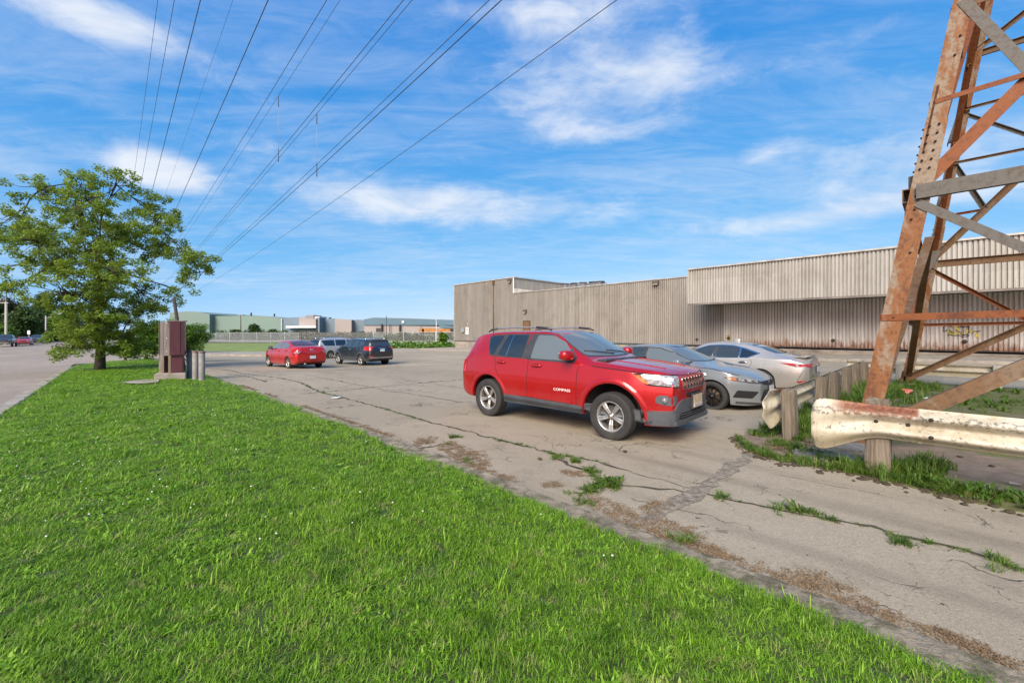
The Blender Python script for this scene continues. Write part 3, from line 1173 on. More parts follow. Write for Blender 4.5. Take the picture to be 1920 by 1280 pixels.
for i in range(4):
    leg_piece(i, -.05, 4.35, .215, .028, M_LEG)
    leg_piece(i, 4.35, 12.5, .20, .026, M_LEG)
    leg_piece(i, 12.5, TOP, .19, .022, M_LEG)
    # inner lighter reinforcing plate
    c = CORN[i]
    g = MB()
    g.sweep([(.03, .0), (.055, .0), (.055, .20), (.03, .20)], lp(i, 3.95) , lp(i, 4.85), (-c[0], 0, 0), (0, -c[1], 0))
    g.build('splice_plate', M_RUST, tower)
    f, k = i, i + 1
    zA, zB = 3.4, 8.4
    mA, mB_ = fp(f, .5, zA), fp(f, .5, zB)
    # panel 1
    q1 = fp(f, 0, .15).lerp(mA, .5); q2 = fp(f, 1, .15).lerp(mA, .5)
    brace(f, fp(f, 0, .12), mA, .17, M_RUSTB, inset=.06)
    brace(f, fp(f, 1, .12), mA, .17, M_RUSTB, inset=.06)
    brace(f, fp(f, 0, 1.74), q1, .085, M_RUST, inset=-.018)
    brace(f, fp(f, 1, 1.74), q2, .085, M_RUST, inset=-.018)
    brace(f, fp(f, 0.012, zA - .14), q1, .105, M_STEEL if f == 0 else M_RUST, inset=-.02)
    brace(f, fp(f, .988, zA - .14), q2, .105, M_STEEL if f == 0 else M_RUST, inset=-.02)
    # horizontals
    brace(f, fp(f, .008, zA), fp(f, .992, zA), .185, M_STEEL if f == 0 else M_RUSTB, inset=-.075, ch=True, name='girt')
    brace(f, fp(f, 0, zB), fp(f, 1, zB), .15, M_RUSTB, inset=-.06, ch=True, name='girt')
    # panel 2
    brace(f, fp(f, 0.01, zA + .08), mB_, .15, M_RUST if f != 2 else M_RUSTB, inset=.05)
    brace(f, fp(f, .99, zA + .08), mB_, .15, M_RUST if f != 2 else M_RUSTB, inset=.05)
    for side in (0, 1):
        base = fp(f, side, zA)
        d25 = base.lerp(mB_, .25); d50 = base.lerp(mB_, .5); d75 = base.lerp(mB_, .75)
        brace(f, fp(f, abs(side - .006), 4.62), d25, .062, M_RUST, inset=-.012)
        brace(f, fp(f, abs(side - .012), 5.95), d25, .115, M_STEEL if f != 2 else M_STEEL, inset=-.014)
        brace(f, fp(f, side, 5.90), d50, .062, M_RUSTB, inset=.085)
        brace(f, fp(f, side, 7.15), d50, .08, M_STEEL, inset=-.014)
        brace(f, fp(f, side, 7.15), d75, .062, M_RUSTB, inset=.085)
    # upper panels
    for (a, b) in ((8.4, 12.5), (12.5, 16.5), (16.5, 20.5), (20.5, TOP)):
        brace(f, fp(f, 0, a), fp(f, 1, b), .10, M_STEEL, inset=.02)
        brace(f, fp(f, 1, a), fp(f, 0, b), .10, M_RUSTB, inset=-.02)
        brace(f, fp(f, 0, b), fp(f, 1, b), .10, M_RUSTB, inset=.06)
# gusset plates at the girt joints, standing out past the near leg
for i in range(4):
    c = CORN[i]
    p = lp(i, 3.4)
    g = MB()
    g.prism([(-.30, .34), (.02, .30), (.02, -.30), (-.12, -.12)], -.008, .008,
            Matrix.Translation(p + Vector((0.0, -c[1] * .25, 0))) @ Matrix.Rotation(PI / 2, 4, 'X') @ Matrix.Scale(-c[0] * -1.0, 4, (1, 0, 0)))
    g.build('gusset_plate', M_STEEL, tower)
# step bolts and splice bolts on the near legs
bolt_me = MB().lathe([(0, .024), (.012, .024), (.014, .018), (.014, 0), (0, 0)], 6).mesh('bolt')
bolt_me.materials.append(M_BOLT)


def bolt(p, d):
    o = bpy.data.objects.new('bolt', bolt_me); COL.objects.link(o); o.parent = tower
    o.location = p; o.rotation_euler = Vector(d).to_track_quat('Z', 'Y').to_euler()


for i in (0, 3):
    c = CORN[i]
    for k in range(6):
        z = 3.72 + k * .115
        p = lp(i, z)
        for dx in (.05, .14):
            bolt(p + Vector((-c[0] * dx, c[1] * .0 if i else -.002, 0)), (0, c[1], 0))
        bolt(p + Vector((0, -c[1] * .08, 0)), (c[0], 0, 0))
    for z, dx in ((3.36, .07), (3.46, .15), (3.18, .09), (3.05, .08), (2.6, .14), (1.74, .12), (5.2, .14), (5.45, .15)):
        bolt(lp(i, z) + Vector((-c[0] * dx, 0, 0)), (0, c[1], 0))
# left-face knee plates: flat bars lying nearly along the line of sight
for (ia, za, ib, zb, w) in ((0, .5, 3, 3.3, .13), (0, 3.9, 3, 8.3, .13)):
    pass
# concrete footings
M_FOOT = pmat('footing_concrete', (.20, .185, .165), .95, var=.35, vs=5, bump=.5, bs=40, col2=(.10, .09, .08), c2s=9)
for i in range(4):
    p = lp(i, 0)
    f_ = MB().lathe([(0, .07), (.36, .07), (.40, .05), (.42, -.25)], 20, Matrix.Translation((p.x, p.y, 0)), smooth=False)
    f_.build('footing', M_FOOT, tower)
    c = CORN[i]
    s_ = MB()
    s_.sweep(lsec(.30, .03), p + Vector((c[0] * .03, c[1] * .03, .02)), lp(i, .42) + Vector((c[0] * .03, c[1] * .03, 0)), (-c[0], 0, 0), (0, -c[1], 0))
    s_.build('stub_angle', M_RUSTB, tower)
# top cage and cross-arms carrying the conductors
arm = MB()
for z, L in ((15.0, 9.5), (19.5, 9.5), (24.2, 9.5)):
    for sg in (-1, 1):
        tip = Vector((0, sg * L, z + .2))
        for cx in (-1, 1):
            arm.tube([(cx * hw(z), sg * hw(z), z), tip], .06, 5)
            arm.tube([(cx * hw(z + 1.3), sg * hw(z + 1.3), z + 1.3), tip], .05, 5)
arm.build('cross_arms', M_STEEL, tower)

# ================================================================== OVERHEAD WIRES
M_WIRE = pmat('conductor', (0.045, 0.05, 0.06), .5, .3)
SPAN0, SPAN1, SAG = -3.9, 330.0, 5.0


def wire_z(z0, s):
    t = (s - SPAN0) / (SPAN1 - SPAN0)
    return z0 - 4 * SAG * t * (1 - t)


def solve_wire(px0, z0):
    z = z0
    for _ in range(60):
        y = (z - EYE) / (HOR / FPX)
        x = (px0 - 960) / FPX * y
        s, v = to_sv(x, y)
        z = .5 * z + .5 * wire_z(z0, s)
    return v


WIRES = [(296, 29.0, .016), (327, 28.0, .019), (376, 21.0, .022), (437, 29.5, .011), (503, 16.8, .019),
         (613, 28.8, .024), (638, 28.8, .016), (757, 21.9, .022), (773, 21.9, .017), (918, 16.6, .017), (941, 16.6, .024), (1157, 17.5, .019)]
WV_ = {}
wl = {296: 'thin overhead wire, the outermost on the street side, above the tree', 1157: 'single overhead wire, the outermost on the warehouse side',
      437: 'faint thin ground wire between darker overhead conductors', 503: 'single overhead wire next to the ground wire, on its warehouse side',
      327: 'second overhead wire from the street side, above the tree', 376: 'third overhead wire from the street side, dark and thick'}
for (px0, z0, r) in WIRES:
    v = solve_wire(px0, z0)
    WV_[px0] = (v, z0)
    pts = []
    for s in np.concatenate([np.linspace(-40, 60, 30), np.linspace(68, 330, 30)]):
        x, y = sv(s, v); pts.append((x, y, wire_z(z0, max(s, -3.9)) if s > -3.9 else z0 + (s + 3.9) * .06))
    o = MB().tube(pts, r, 5, cap=False).build('overhead_wire', M_WIRE)
    pair = {613: 'upper', 638: 'upper', 757: 'middle', 773: 'middle', 918: 'lower', 941: 'lower'}
    if px0 in pair:
        thick = {613: 'thicker', 638: 'thinner', 757: 'thicker', 773: 'thinner', 918: 'thinner', 941: 'thicker'}[px0]
        tag(o, '%s wire of the %s twin pair of overhead conductors' % (thick, pair[px0]), 'wire', 'overhead power lines')
    else:
        tag(o, wl[px0], 'wire', 'overhead power lines')


def wire_at(px0, py):
    v, z0 = WV_[px0]
    lo, hi = 1.0, 300.0
    for _ in range(60):
        s = (lo + hi) / 2
        x, y = sv(s, v)
        p = HOR - (wire_z(z0, s) - EYE) / y * FPX
        if p < py: lo = s
        else: hi = s
    return sv(s, v), s


for (pxu, py, pxl, lab) in ((638, 180, 757, 'slim vertical spacer rod hung between the upper and the middle pair of wires'),
                            (773, 213, 941, 'slim vertical spacer rod hung between the middle and the lower pair of wires')):
    (x, y), s = wire_at(pxu, py)
    zu = wire_z(WV_[pxu][1], s); zl = wire_z(WV_[pxl][1], s)
    t_ = thing('wire_spacer', lab, 'spacer', (x, y, zl), 0, 'spacers between the wires')
    L = zu - zl
    MB().tube([(0, 0, 0), (0, 0, L)], .013, 6).build('rod', pmat('spacer_rod', (.25, .27, .30), .4), t_)
    for a, b in ((0, .20), (.83, 1.0)):
        mb = MB()
        k = 10
        for j in range(k):
            z = L * (a + (b - a) * j / k)
            mb.lathe([(.015, z), (.045, z + .02), (.015, z + L * .010)], 8)
        mb.tube([(0, 0, L * a), (0, 0, L * b)], .03, 6)
        mb.build('insulator', M_DARK, t_)

# ================================================================== GUARD RAIL ENCLOSURE
def rail_mat():
    m, t, b = new_mat('flaking_white_rail')
    tc = t.new('ShaderNodeTexCoord')
    v = tc.outputs['Object']
    x, y, z = t.sep(v)
    n1 = t.noise(v, 3.5, 7, .7, .4)
    n2 = t.noise(v, 26, 6, .75)
    n3 = t.noise(t.mapping(v, scale=(1, 1, .3)), 9, 5, .7)
    c = t.mix(t.smooth(n1, .4, .7), (0.47, 0.435, 0.345), (0.375, 0.315, 0.205))
    c = t.mix(t.smooth(n3, .50, .74, 0, .6), c, (0.22, 0.165, 0.085))
    low = t.smooth(t.math('ADD', z, t.math('MULTIPLY', n1, .06)), .50, .44, 0, .55)
    c = t.mix(low, c, (0.20, 0.165, 0.085))
    # chipped black specks along the crests
    crest = t.math('ADD', t.smooth(t.math('ABSOLUTE', t.math('SUBTRACT', z, .68)), .06, .0), t.smooth(t.math('ABSOLUTE', t.math('SUBTRACT', z, .47)), .06, .0, 0, .4))
    ch = t.math('MULTIPLY', t.smooth(t.math('ADD', n2, t.math('MULTIPLY', crest, .11)), .575, .655), .9)
    c = t.mix(ch, c, (0.10, 0.095, 0.09))
    # rust where the end terminal is lapped over the rail (x = distance from its end)
    rx = t.math('MULTIPLY', t.smooth(x, .12, .30), t.smooth(x, .90, .86))
    rz = t.smooth(t.math('ADD', z, t.math('MULTIPLY', t.math('SUBTRACT', n2, .5), .22)), .63, .72)
    ru = t.math('MULTIPLY', rx, rz)
    ru = t.math('MAXIMUM', ru, t.math('MULTIPLY', t.smooth(n1, .66, .74), .6))
    c = t.mix(ru, c, t.mix(t.smooth(n2, .4, .62), (0.10, 0.028, 0.014), (0.25, 0.10, 0.04)))
    t.l.new(c, b.inputs['Base Color'])
    b.inputs['Roughness'].default_value = .5
    bp = t.new('ShaderNodeBump'); bp.inputs['Strength'].default_value = .4; bp.inputs['Distance'].default_value = .004
    t.l.new(ch, bp.inputs['Height']); t.l.new(bp.outputs[0], b.inputs['Normal'])
    return m


def wood_mat(name, a, bcol, moss):
    m, t, b = new_mat(name)
    tc = t.new('ShaderNodeTexCoord'); v = tc.outputs['Object']
    g = t.mapping(v, scale=(1, 1, .055))
    n1 = t.noise(g, 26, 7, .7, .6)
    n2 = t.noise(v, 4, 5, .6)
    c = t.mix(t.smooth(n1, .36, .64), a, bcol)
    c = t.mix(t.smooth(n1, .36, .28, 0, .9), c, (.03, .025, .02))
    c = t.mix(t.smooth(n2, .5, .72, 0, .6), c, moss)
    t.l.new(c, b.inputs['Base Color'])
    b.inputs['Roughness'].default_value = .9
    bp = t.new('ShaderNodeBump'); bp.inputs['Strength'].default_value = .9; bp.inputs['Distance'].default_value = .012
    t.l.new(n1, bp.inputs['Height']); t.l.new(bp.outputs[0], b.inputs['Normal'])
    return m


M_RAIL = rail_mat()
M_WOOD = wood_mat('weathered_post_wood', (0.095, 0.074, 0.052), (0.20, 0.165, 0.122), (0.085, 0.08, 0.03))
M_WOODW = wood_mat('flaked_white_post', (0.30, 0.275, 0.21), (0.42, 0.39, 0.31), (0.12, 0.11, 0.055))


def w_rail(parent, L, z0, z1, flare=True, outward=-1):
    """W-beam along local +x; bumps point to local outward*y; end terminal at x=0"""
    nz = 36
    xs = list(np.linspace(0, .9, 26)) + list(np.linspace(1.0, L, int(L / .5)))
    mb = MB()
    vs = []; fs = []
    H = z1 - z0
    for x in xs:
        k = max(0.0, 1 - x / .62) if flare else 0.0
        k = k * k * (3 - 2 * k)
        hgt = H + k * .25
        zc = (z0 + z1) / 2 - k * .095
        endr = 1.0
        if flare and x < .12:
            endr = math.sqrt(max(0, 1 - ((.12 - x) / .12) ** 2)) * .30 + .70
        for j in range(nz + 1):
            f = j / nz
            d = .043 * (1 - math.cos(4 * PI * f)) * (1 - .72 * k) + k * .05 * (1 - (2 * f - 1) ** 2)
            d += (.10 * max(0, 1 - x / .5) ** 2 if flare else 0)
            z = zc + (f - .5) * hgt * endr
            vs.append((x + (0.0 if not flare else .0), outward * d, z))
    n = nz + 1
    for i in range(len(xs) - 1):
        for j in range(nz):
            a = i * n + j
            fs.append((a, a + 1, a + 1 + n, a + n))
    mb.add(vs, fs, True)
    # lap joint between terminal and beam
    o = mb.build('rail', M_RAIL, parent)
    so = o.modifiers.new('thick', 'SOLIDIFY'); so.thickness = .005; so.offset = 0
    if flare:
        lap = MB(); vs = []; fs = []
        for x in (.872, .905):
            for j in range(nz + 1):
                f = j / nz
                vs.append((x, outward * (.043 * (1 - math.cos(4 * PI * f)) + .008), z0 + f * H))
        for j in range(nz):
            fs.append((j, j + 1, j + 1 + n, j + n))
        lo = MB().add(vs, fs, True).build('lap_joint', M_RAIL, parent)
        bm_ = MB()
        for fx, ff in ((.80, .5), (.97, .25), (.97, .75), (.55, .5)):
            zz = z0 + ff * H
            d = .043 * (1 - math.cos(4 * PI * ff)) + .006
            bm_.lathe([(0, .016), (.016, .014), (.02, 0)], 10, Matrix.Translation((fx, outward * d, zz)) @ Matrix.Rotation(PI / 2 * (1 if outward < 0 else -1), 4, 'X'))
        bm_.build('rail_bolts', M_BOLT, parent)
    return o


def post_mesh(w, d, h, seed):
    rnd = random.Random(seed)
    bm = bmesh.new()
    bmesh.ops.create_cube(bm, size=1.0)
    bmesh.ops.scale(bm, vec=(w, d, h + .3), verts=bm.verts)
    bmesh.ops.translate(bm, vec=(0, 0, (h - .3) / 2), verts=bm.verts)
    bmesh.ops.bevel(bm, geom=bm.edges[:], offset=.015, segments=2, affect='EDGES')
    bmesh.ops.subdivide_edges(bm, edges=bm.edges[:], cuts=2, use_grid_fill=True)
    for v in bm.verts:
        v.co.x += rnd.uniform(-.006, .006); v.co.y += rnd.uniform(-.006, .006)
        if v.co.z > h - .03: v.co.z += rnd.uniform(-.03, .012)
    me = bpy.data.meshes.new('post'); bm.to_mesh(me); bm.free()
    return me


def guard_rail(label, s0, v0, direction, L, z0, z1, posts, outward, flare=True, post_mat=None, post_h=.80, post_off=.11, pw=.20):
    x, y = sv(s0, v0)
    dx, dy = (-U[0], -U[1]) if direction == 'u' else V
    rz = math.atan2(dy, dx)
    t_ = thing('guard_rail', label, 'guard rail', (x, y, g1(x, y)), rz, 'guard rails round the tower')
    w_rail(t_, L, z0, z1, flare, outward)
    for k, p in enumerate(posts):
        me = post_mesh(pw, pw * .92, post_h + random.uniform(-.04, .03), 10 + k)
        o = obj('post', me, post_mat or M_WOOD, t_)
        o.location = (p, -outward * post_off, 0)
        o.rotation_euler = (R(random.uniform(-1.5, 1.5)), R(random.uniform(-2.5, 2.5)), R(random.uniform(-3, 3)))
    return t_


guard_rail('flaking white guard rail with a rusted flared end on one thick post beside the lane', 1.05, 5.95, 'u', 12.0, .42, .77, [.56, 4.2, 8.2], -1, pw=.21)
guard_rail('white guard rail on a row of mossy wooden posts next to the parked cars', 1.66, 6.82, 'v', 9.6, .36, .70, [.30, 2.45, 3.75, 5.3, 6.9, 8.6], 1, post_h=.74, post_off=.12, pw=.185)
guard_rail('cream guard rail on peeling white posts on the far side of the tower', 2.2, 17.45, 'u', 17.0, .32, .66, [1.30, 3.22, 5.1, 7.0, 9, 11], 1, flare=False, post_mat=M_WOODW, post_h=.70, post_off=.12, pw=.19)


# ---- the unkempt plot inside the rails
def plot_mat():
    m, t, b = new_mat('mossy_plot')
    pos, s, v, z = sv_nodes(t)
    n1 = t.noise(pos, .9, 6, .65, .5); n2 = t.noise(pos, 5, 6, .7); n3 = t.noise(pos, 60, 4, .75)
    c = t.mix(t.smooth(n2, .35, .65), (0.20, 0.148, 0.105), (0.135, 0.10, 0.072))
    g = t.math('ADD', n1, t.smooth(v, 7.3, 8.6, 0, .22))
    edge = t.smooth(v, 6.15, 5.75, 0, .28)
    g = t.math('ADD', g, edge)
    c = t.mix(t.smooth(t.math('ADD', g, t.math('MULTIPLY', n2, .25)), .68, .82), c, t.mix(t.smooth(n2, .4, .6), (0.075, 0.075, 0.018), (0.10, 0.12, 0.028)))
    c = t.mix(t.math('MULTIPLY', t.smooth(n2, .60, .68), t.math('ADD', edge, .15)), c, (0.09, 0.03, 0.012))
    c = t.mix(t.smooth(n3, .55, .8, 0, .5), c, (0.30, 0.25, 0.19))
    c = t.mix(t.smooth(n3, .42, .25, 0, .6), c, (0.05, 0.04, 0.03))
    t.l.new(c, b.inputs['Base Color']); b.inputs['Roughness'].default_value = .95
    bp = t.new('ShaderNodeBump'); bp.inputs['Strength'].default_value = .8; bp.inputs['Distance'].default_value = .02
    t.l.new(t.math('ADD', n2, t.math('MULTIPLY', n3, .4)), bp.inputs['Height']); t.l.new(bp.outputs[0], b.inputs['Normal'])
    return m


def build_plot():
    rnd = random.Random(5)
    edge = []
    for k in range(40):
        s = 2.15 - k * .35
        vv = 5.72 + .10 * math.sin(s * 2.3) + rnd.uniform(-.05, .05) + (max(0, s - 1.2) ** 2) * 1.1
        edge.append(sv(s, vv))
    far = [sv(-11.5, 17.9), sv(-6, 17.7), sv(0, 17.9), sv(1.7, 17.3)]
    for k in range(30):
        v = 17 - k * .33
        far.append(sv(2.0 + .12 * math.sin(v * 2.2) + rnd.uniform(-.05, .05), v))
    o = drape('tower_plot', edge + far, plot_mat(), 0.008, .55, kind='structure', skirt=.02)
    return o


tower_plot = build_plot()

# ================================================================== CARS
def paint(name, col, metal=0.0, rough=.28):
    m, t, b = new_mat(name)
    tc = t.new('ShaderNodeTexCoord'); v = tc.outputs['Object']
    n = t.noise(v, 2.0, 4, .6)
    dust = t.smooth(t.sep(v)[2], .75, .25, 0, .22)
    c = t.mix(t.math('MULTIPLY', dust, t.smooth(n, .3, .7)), (*col, 1), (.20, .17, .14, 1))
    t.l.new(c, b.inputs['Base Color'])
    b.inputs['Metallic'].default_value = metal
    t.l.new(t.smooth(n, .2, .8, rough - .04, rough + .08), b.inputs['Roughness'])
    b.inputs['Coat Weight'].default_value = 0.85
    b.inputs['Coat Roughness'].default_value = .02
    b.inputs['Coat IOR'].default_value = 1.45
    return m


def glass_mat(name, col, rough=.02):
    m, t, b = new_mat(name)
    b.inputs['Base Color'].default_value = (*col, 1)
    b.inputs['Roughness'].default_value = rough
    b.inputs['IOR'].default_value = 1.75
    b.inputs['Specular IOR Level'].default_value = .7
    return m


def lens_mat(name, col, glow=0):
    m, t, b = new_mat(name)
    tc = t.new('ShaderNodeTexCoord')
    n = t.noise(tc.outputs['Object'], 30, 2, .5)
    c = t.mix(t.smooth(n, .4, .6), (*col, 1), tuple(x * .45 for x in col) + (1,))
    t.l.new(c, b.inputs['Base Color'])
    b.inputs['Roughness'].default_value = .12
    b.inputs['Coat Weight'].default_value = 1.0
    b.inputs['Coat Roughness'].default_value = .02
    return m


M_GLASS = glass_mat('car_glass', (.028, .034, .034))
M_GLASSC = glass_mat('clear_car_glass', (.10, .115, .115))
M_TINT = glass_mat('tinted_glass', (.010, .012, .013))
M_PLASTIC = pmat('black_plastic', (.030, .031, .034), .55, var=.2, vs=6)
M_PLASTICG = pmat('charcoal_plastic', (.065, .070, .078), .5, var=.15, vs=6)
M_BLACK = pmat('void_black', (.006, .006, .007), .9, var=.1)
M_RUBBER = pmat('tyre_rubber', (.022, .021, .020), .8, var=.35, vs=7, bump=.2, bs=80, col2=(.06, .052, .045), c2lo=.55, c2hi=.8, c2s=5)
M_ALLOY = pmat('silver_alloy', (.42, .41, .385), .32, .75, var=.15, vs=8)
M_ALLOYD = pmat('dark_alloy', (.03, .03, .033), .3, .6, var=.15, vs=8)
M_DISC = pmat('brake_iron', (.10, .075, .055), .6, .5, var=.3, vs=10)
M_CHROME = pmat('chrome', (.62, .62, .62), .12, 1.0, var=.05)
M_HEAD = lens_mat('headlight_lens', (.30, .31, .32))
M_AMBER = lens_mat('amber_lens', (.62, .16, .02))
M_TAIL = lens_mat('red_lens', (.50, .012, .016))
M_PLATE = pmat('licence_plate', (.55, .56, .58), .4, var=.15, vs=30)
M_PLATEOLD = pmat('bare_plate', (.44, .35, .22), .5, var=.2, vs=12)
M_PLATEINK = pmat('plate_ink', (.05, .08, .16), .5)


class Car:
    def __init__(c, name, label, W, zt, belt, sill, arches, track_r, loc, rz, body_mat, crown=None, wt=None, group=None,
                 cat='car', roofw=.70, nose=.60, tail=.82, zmid=.72, wheel_w=.215, res=1.0, sill_w=.95, bf=.07, br=.05):
        c.root = thing(name, label, cat, loc, rz, group)
        c.W = W; h = W / 2
        xr, xf = zt[0][0], zt[-1][0]
        c.xr, c.xf = xr, xf
        c.zt = pchip(zt); c.zb = pchip(belt); c.zs = pchip(sill)
        L = xf - xr
        plan = lambda a, f, r: pchip([(xr, a * tail), (xr + .10, a * (tail * .45 + .55)), (xr + .32, a * .97), (xr + .75, a), (xf - 1.0, a), (xf - .55, a * .965), (xf - .25, a * (nose * .35 + .60)), (xf - .08, a * (nose * .75 + .22)), (xf, a * nose)])
        c.wb = plan(h * .955, 1, 1); c.wm = plan(h, 1, 1); c.ws = plan(h * sill_w, 1, 1)
        c.wt = pchip(wt)
        c.cr = pchip(crown)
        c.zm = zmid
        c.arches = arches
        c.M = body_mat
        # stations
        xs = list(np.linspace(xr, xf, int(64 * res)))
        xs += list(xr + np.array([.015, .04, .07, .1, .14])) + list(xf - np.array([.015, .035, .06, .09, .13]))
        for (xc, Ra, zc) in arches:
            for k in range(int(18 * res) + 1):
                xs.append(xc - Ra * math.cos(PI * k / int(18 * res)))
            xs += [xc - Ra - .004, xc + Ra + .004]
        xs = np.unique(np.round(xs, 4))
        keep = [xs[0]]
        for x in xs[1:]:
            if x - keep[-1] > .006 or any(abs(abs(x - a[0]) - a[1]) < .005 for a in arches):
                keep.append(x)
        rings = [c.section(x) for x in keep]
        m = len(rings[0])
        vs = []; fs = []
        for x, rg in zip(keep, rings):
            for (y, z) in rg: vs.append((x, y, z))
            for (y, z) in rg[-2:0:-1]: vs.append((x, -y, z))
        M_ = 2 * m - 2
        for i in range(len(keep) - 1):
            for j in range(M_):
                a = i * M_ + j; b = i * M_ + (j + 1) % M_
                fs.append((a, b, b + M_, a + M_))
        for end, bul, idx in ((-1, br, 0), (1, bf, len(keep) - 1)):
            base = idx * M_
            ring = [Vector(vs[base + j]) for j in range(M_)]
            zc = sum(p.z for p in ring) / M_
            prev = base
            for k in (.93, .82, .66, .45, .22):
                o = len(vs)
                for p in ring:
                    vs.append((p.x + end * bul * (1 - k ** 2.2), p.y * k, zc + (p.z - zc) * (k ** .85)))
                for j in range(M_):
                    a = prev + j; b = prev + (j + 1) % M_
                    fs.append((a, b, o + (j + 1) % M_, o + j))
                prev = o
            o = len(vs)
            vs.append((ring[0].x + end * bul, 0, zc))
            for j in range(M_):
                fs.append((prev + j, prev + (j + 1) % M_, o))
        mb = MB().add(vs, fs, True)
        me = mb.mesh('body')
        c.body = obj('body', me, body_mat, c.root)
        try:
            for e in me.edges: pass
            me.set_sharp_from_angle(angle=R(38))
        except Exception:
            pass
        c.bvh = BVHTree.FromPolygons([v.co.copy() for v in me.vertices], [list(p.vertices) for p in me.polygons])
        # wheel wells, and a black underbody box added to stop light leaking through
        ub = MB()
        zsm = c.zs(0)
        ub.box(((xr + xf) / 2, 0, zsm + .07), (L - .5, h * 1.25, .16))
        for (xc, Ra, zc) in arches:
            ub.lathe([(Ra - .012, -h * .93), (Ra - .012, -h * .55), (.05, -h * .55)], 24, Matrix.Translation((xc, 0, zc)), axis='y')
            ub.lathe([(Ra - .012, h * .93), (Ra - .012, h * .55), (.05, h * .55)], 24, Matrix.Translation((xc, 0, zc)), axis='y')
        # trim the lower halves of the wells
        keepf = []; ks = []
        for f, s_ in zip(ub.f, ub.sm):
            if s_ and len(f) == 4 and sum(ub.v[i][2] for i in f) / 4 < arches[0][2] + .02: continue
            keepf.append(f); ks.append(s_)
        ub.f, ub.sm = keepf, ks
        ub.build('underbody', M_BLACK, c.root)

    def section(c, x):
        zt, zb, zs = c.zt(x), c.zb(x), c.zs(x)
        wt, wb, wm, ws, cr = c.wt(x), c.wb(x), c.wm(x), c.ws(x), c.cr(x)
        wt = min(wt, wb * .97)
        zbot = zs
        for (xc, Ra, zc) in c.arches:
            if abs(x - xc) < Ra:
                zbot = max(zbot, zc + math.sqrt(Ra * Ra - (x - xc) ** 2))
        ze = zt - cr
        zb = min(zb, ze - .012)
        zm = min(c.zm, zb - .08)
        side = pchip([(zs - .001, ws), (zs + .09, ws + (wm - ws) * .62), (zm, wm), (zb, wb)])
        pts = []
        for f in (0, .3, .58, .82):
            pts.append((wt * f, zt - cr * f * f))
        pts.append((wt, ze))
        for f in (.12, .5, .88):
            bul = .022 * math.sin(PI * f) * min(1, (ze - zb) / .3)
            pts.append((wt + (wb - wt) * f + bul, ze + (zb - ze) * f))
        zbot = min(zbot, zb - .03)
        for f in (0.0, .10, .28, .48, .68, .85, .96, 1.0):
            z = zb + (zbot - zb) * f
            pts.append((side(z), z))
        yb = pts[-1][0]
        pts += [(yb - .02, zbot - .004), (yb - .10, zbot), (yb * .5, zbot), (0, zbot)]
        # one corner-cutting pass
        out = [pts[0]]
        for a, b in zip(pts[:-1], pts[1:]):
            out.append((a[0] * .75 + b[0] * .25, a[1] * .75 + b[1] * .25))
            out.append((a[0] * .25 + b[0] * .75, a[1] * .25 + b[1] * .75))
        out.append(pts[-1])
        return out

    def proj(c, ax, a, b, off):
        o, d = {'R': (Vector((a, -3, b)), Vector((0, 1, 0))), 'L': (Vector((a, 3, b)), Vector((0, -1, 0))),
                'F': (Vector((5, a, b)), Vector((-1, 0, 0))), 'B': (Vector((-5, a, b)), Vector((1, 0, 0))),
                'T': (Vector((a, b, 4)), Vector((0, 0, -1)))}[ax]
        h = c.bvh.ray_cast(o, d)
        if h[0] is None:
            tgt = {'R': Vector((a, -c.W / 2, b)), 'L': Vector((a, c.W / 2, b)), 'F': Vector((c.xf, a, b)), 'B': Vector((c.xr, a, b)), 'T': Vector((a, b, 1.4))}[ax]
            h = c.bvh.find_nearest(tgt)
        n = h[1]
        if n.dot(d) > 0: n = -n
        return h[0] + n * off

    def patch(c, poly, ax, off, mat, name, parent=None, sp=.07, skirt=.02, rnd=0.0):
        if rnd:
            P = [Vector(p) for p in poly]; Q = []
            n = len(P)
            for i in range(n):
                a, b, d = P[i - 1], P[i], P[(i + 1) % n]
                r1 = min(rnd, (a - b).length * .45); r2 = min(rnd, (d - b).length * .45)
                p0 = b + (a - b).normalized() * r1; p1 = b + (d - b).normalized() * r2
                for k in range(4):
                    t = k / 3
                    Q.append(tuple(p0 * (1 - t) ** 2 + b * 2 * t * (1 - t) + p1 * t * t))
            poly = Q
        vs, fs, nb = fill2d(poly, sp)
        top = [c.proj(ax, a, b, off) for a, b in vs]
        mb = MB()
        mb.add(top, fs, True)
        if skirt:
            low = [c.proj(ax, a, b, off - skirt) for a, b in vs[:nb]]
            mb.add(top[:nb] + low, [(i, (i + 1) % nb, nb + (i + 1) % nb, nb + i) for i in range(nb)])
        return mb.build(name, mat, parent or c.root)

    def both(c, poly, off, mat, name, parent=None, sides='LR', **kw):
        return [c.patch(poly, s, off, mat, name, parent, **kw) for s in sides]

    def strip(c, pts, w, ax, off, mat, name, parent=None, step=.05, skirt=.008):
        P = []
        for a, b in zip(pts[:-1], pts[1:]):
            a, b = Vector(a), Vector(b)
            k = max(1, int((b - a).length / step))
            for j in range(k): P.append(a.lerp(b, j / k))
        P.append(Vector(pts[-1]))
        vs = []; fs = []
        for i, p in enumerate(P):
            t = (P[min(i + 1, len(P) - 1)] - P[max(i - 1, 0)]).normalized(); n = Vector((-t.y, t.x))
            e = [p + n * w / 2, p - n * w / 2]
            vs += [c.proj(ax, e[0].x, e[0].y, off - skirt), c.proj(ax, e[0].x, e[0].y, off), c.proj(ax, e[1].x, e[1].y, off), c.proj(ax, e[1].x, e[1].y, off - skirt)]
        for i in range(len(P) - 1):
            for j in range(3):
                a = i * 4 + j; fs.append((a, a + 1, a + 5, a + 4))
        return MB().add(vs, fs).build(name, mat, parent or c.root)

